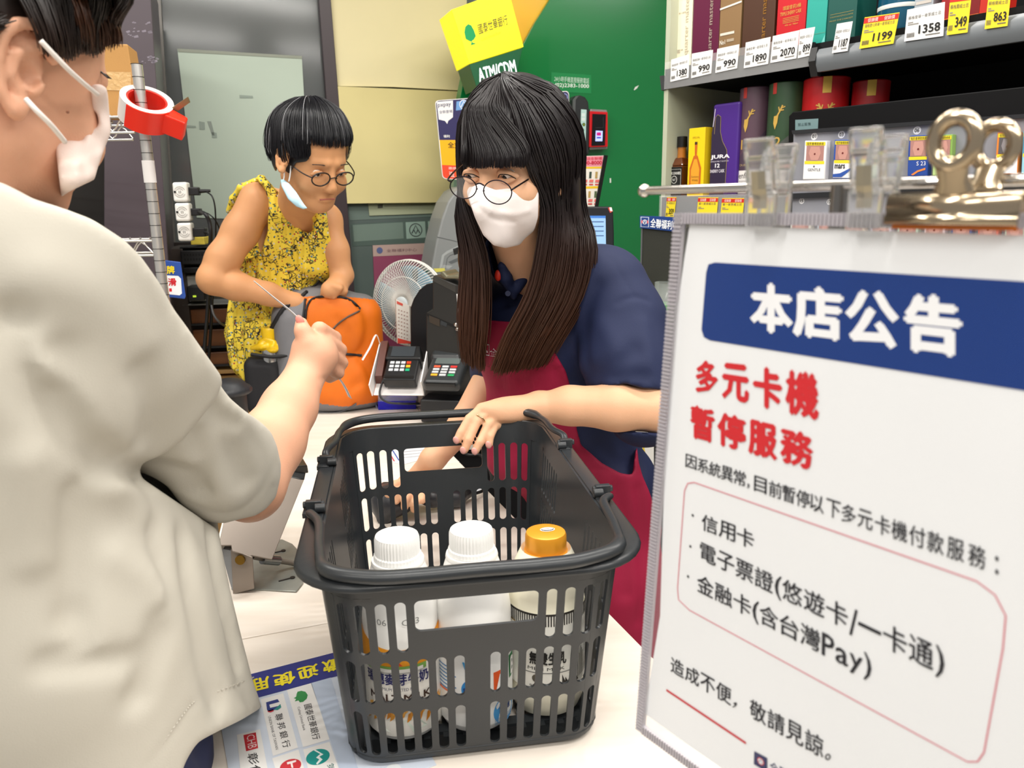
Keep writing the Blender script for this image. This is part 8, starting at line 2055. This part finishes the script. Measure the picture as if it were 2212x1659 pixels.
for pts in ([(548, 1463), (500, 1482), (450, 1502), (420, 1516), (395, 1545), (360, 1595), (330, 1645)],):
    w = [ts.hit(x, y, .0006) for x, y in pts]; w = [x for x in w if x is not None]
    if len(w) > 2:
        w = smoothpath(w, 12)
        for i in range(0, len(w) - 1, 2): mb.tube([w[i], w[i + 1]], .0007, 5)
e = mb.build('hem_stitching', M('b9b3a8', .7), tso); e['kind'] = 'stuff'
# navy trousers
TN = M('262c50', .7)
tn = Vol(.005); tn.ell((-.44, .60, .90), (.13, .11, .12), None, .03); tn.chain([((-.40, .61, .84), .10), ((-.385, .62, .45), .075), ((-.385, .62, .09), .06)], .03); tn.chain([((-.54, .60, .84), .10), ((-.55, .60, .45), .075), ((-.55, .60, .09), .06)], .03)
tn.chain([((-.40, .70, .86), .075), ((-.405, .70, .70), .07)], .03)
tn.mesh('trousers', TN, cu, 1)
for x in (-.385, -.55):
    sh_ = Vol(.005); sh_.chain([((x, .58, .045), .045), ((x, .71, .04), .04)], .02); sh_.plane((0, 0, .001), (0, 0, -1)); sh_.mesh('shoe', M('d8d4cc', .5), cu, 1)
# hair
H3 = hairmat('1d1512', '3a2418', 1.50, 1.56, .42)
H3b = M('4a2c1c', .42)
h3 = Vol(.003); h3.ell(q3(0, .030, -.014), (.082, .092, .100), HF3, .01); h3.ell(q3(0, .012, -.06), (.070, .080, .058), HF3, .02)
h3.cutpx([(-300, 100), (-20, 150), (2, 90), (30, 52), (62, 56), (88, 84), (94, 130), (110, 132), (150, 118), (190, 112), (215, 118), (236, 92), (262, 96), (420, 300), (420, 700), (-400, 700)], False, .003)
h3.mesh('hair', H3, cu, 2)
def fh(x, y, l, Y=.62):      # just outside the hair or the skin
    c = [p for p in (h3.hit(x, y), c3.hit(x, y)) if p is not None]
    return (min(c, key=lambda p: p[1]) if c else PY(x, y, Y)) - unit(ray(x, y)) * l
g3 = []
for i, (x, y, Y) in enumerate([(96, 128, .60), (118, 134, .615), (140, 128, .625), (160, 120, .64), (182, 116, .655), (206, 120, .67), (232, 98, .69), (252, 84, .70)]):
    x0 = -60 + i * 36; g3.append([PY(x0 * .5 - 30, -190, .60), PY(x0 * .8 + 10, -110, .585), fh(x0 + 96, -30, .008), fh((x0 + 60) * .15 + x * .87, y * .5 - 4, .007), fh(x, y - 20, .006, Y), fh(x, y + 4, .005, Y)])
strands('side_hair', g3, 900, .0011, H3, cu, .0018, 31, 16, .3, .05)
g4 = [[PY(60 + i * 22, -160, .62), PY(120 + i * 20, -60, .635), fh(160 + i * 13, 10, .012, .65), fh(176 + i * 13, 70, .011, .67), fh(180 + i * 12, 118 + (8 if i in (1, 3) else -6), .010, .68)] for i in range(7)]
strands('fringe', g4, 520, .0011, H3b, cu, .002, 33, 14, .25, .06)
g5 = [[PY(-90, -120 + i * 30, .57), PY(-60, -60 + i * 26, .565), PY(-36, 10 + i * 14, .56), PY(-16 + i * 9, 34 + i * 3, .57)] for i in range(5)]
strands('back_hair', g5, 500, .0011, H3, cu, .003, 35, 12, .3, .05)
# mask
m3 = Vol(.0022); q = q3
m3.ell(q(0, -.052, .052), (.064, .056, .050), HF3, .01); m3.chain([(q(0, -.012, .098), .011), (q(0, -.045, .112), .014), (q(0, -.090, .095), .014), (q(0, -.112, .062), .016)], .03)
m3.chain([(PY(150, 380, .625), .012), (PY(200, 330, .68), .018)], .03)
_h = [c3.hit(x, y) for x, y in ((206, 192), (212, 222), (216, 250), (212, 278))]; m3.chain([(p, .009) for p in _h if p is not None], .01)
m3.cutpx([(194, 182), (218, 182), (232, 190), (236, 240), (240, 285), (228, 315), (212, 360), (204, 388), (170, 404), (146, 416), (132, 427), (126, 370), (119, 312), (146, 303), (176, 304), (188, 284), (214, 272), (210, 245), (196, 236)])
m3.folds([([(134, 340), (180, 330), (228, 310)], .002, .004), ([(136, 372), (185, 368), (214, 352)], .002, .004), ([(180, 300), (186, 340), (184, 388)], .0025, .005), ([(205, 290), (212, 330), (205, 352)], .003, .006)])
MK = M('e6d3ca', .65, bump=.1, bscale=800)
mo3 = m3.mesh('face_mask', MK, cu, 2)
mb = MB(); mb.tube(smoothpath(px_path([(88, 88, .575), (120, 122, .583), (160, 162, .60), (210, 204, .645)]), 5), .0019, 8); mb.tube(smoothpath(px_path([(56, 214, .565), (80, 240, .565), (110, 270, .575), (140, 306, .60)]), 5), .0019, 8)
mb.build('ear_loop', M('e9e2dc', .6), mo3, smooth=180)
# receipt in the hand
rc = thing('receipt', 'thin curled paper receipt pinched in the customer hand', 'receipt', PY(665, 712, 1.05))
mb = MB(); P = []
cpts = smoothpath([PY(548, 606, 1.16), PY(590, 640, 1.13), PY(630, 672, 1.10), PY(664, 706, 1.062), PY(690, 745, 1.07), PY(722, 800, 1.09), PY(745, 832, 1.10), PY(760, 862, 1.11)], 6)
wd_ = V(-.016, .044, -.006); n = len(cpts)
for i, c in enumerate(cpts): f_ = .35 + .65 * min(1, i / 10); P += [c, c + wd_ * f_ * (1 if i < n * .6 else .8)]
mb.add(P, [(2 * i, 2 * i + 1, 2 * i + 3, 2 * i + 2) for i in range(n - 1)]); mb.build('paper', M('e6e2e4', .4), rc, smooth=180, solid=.0004)
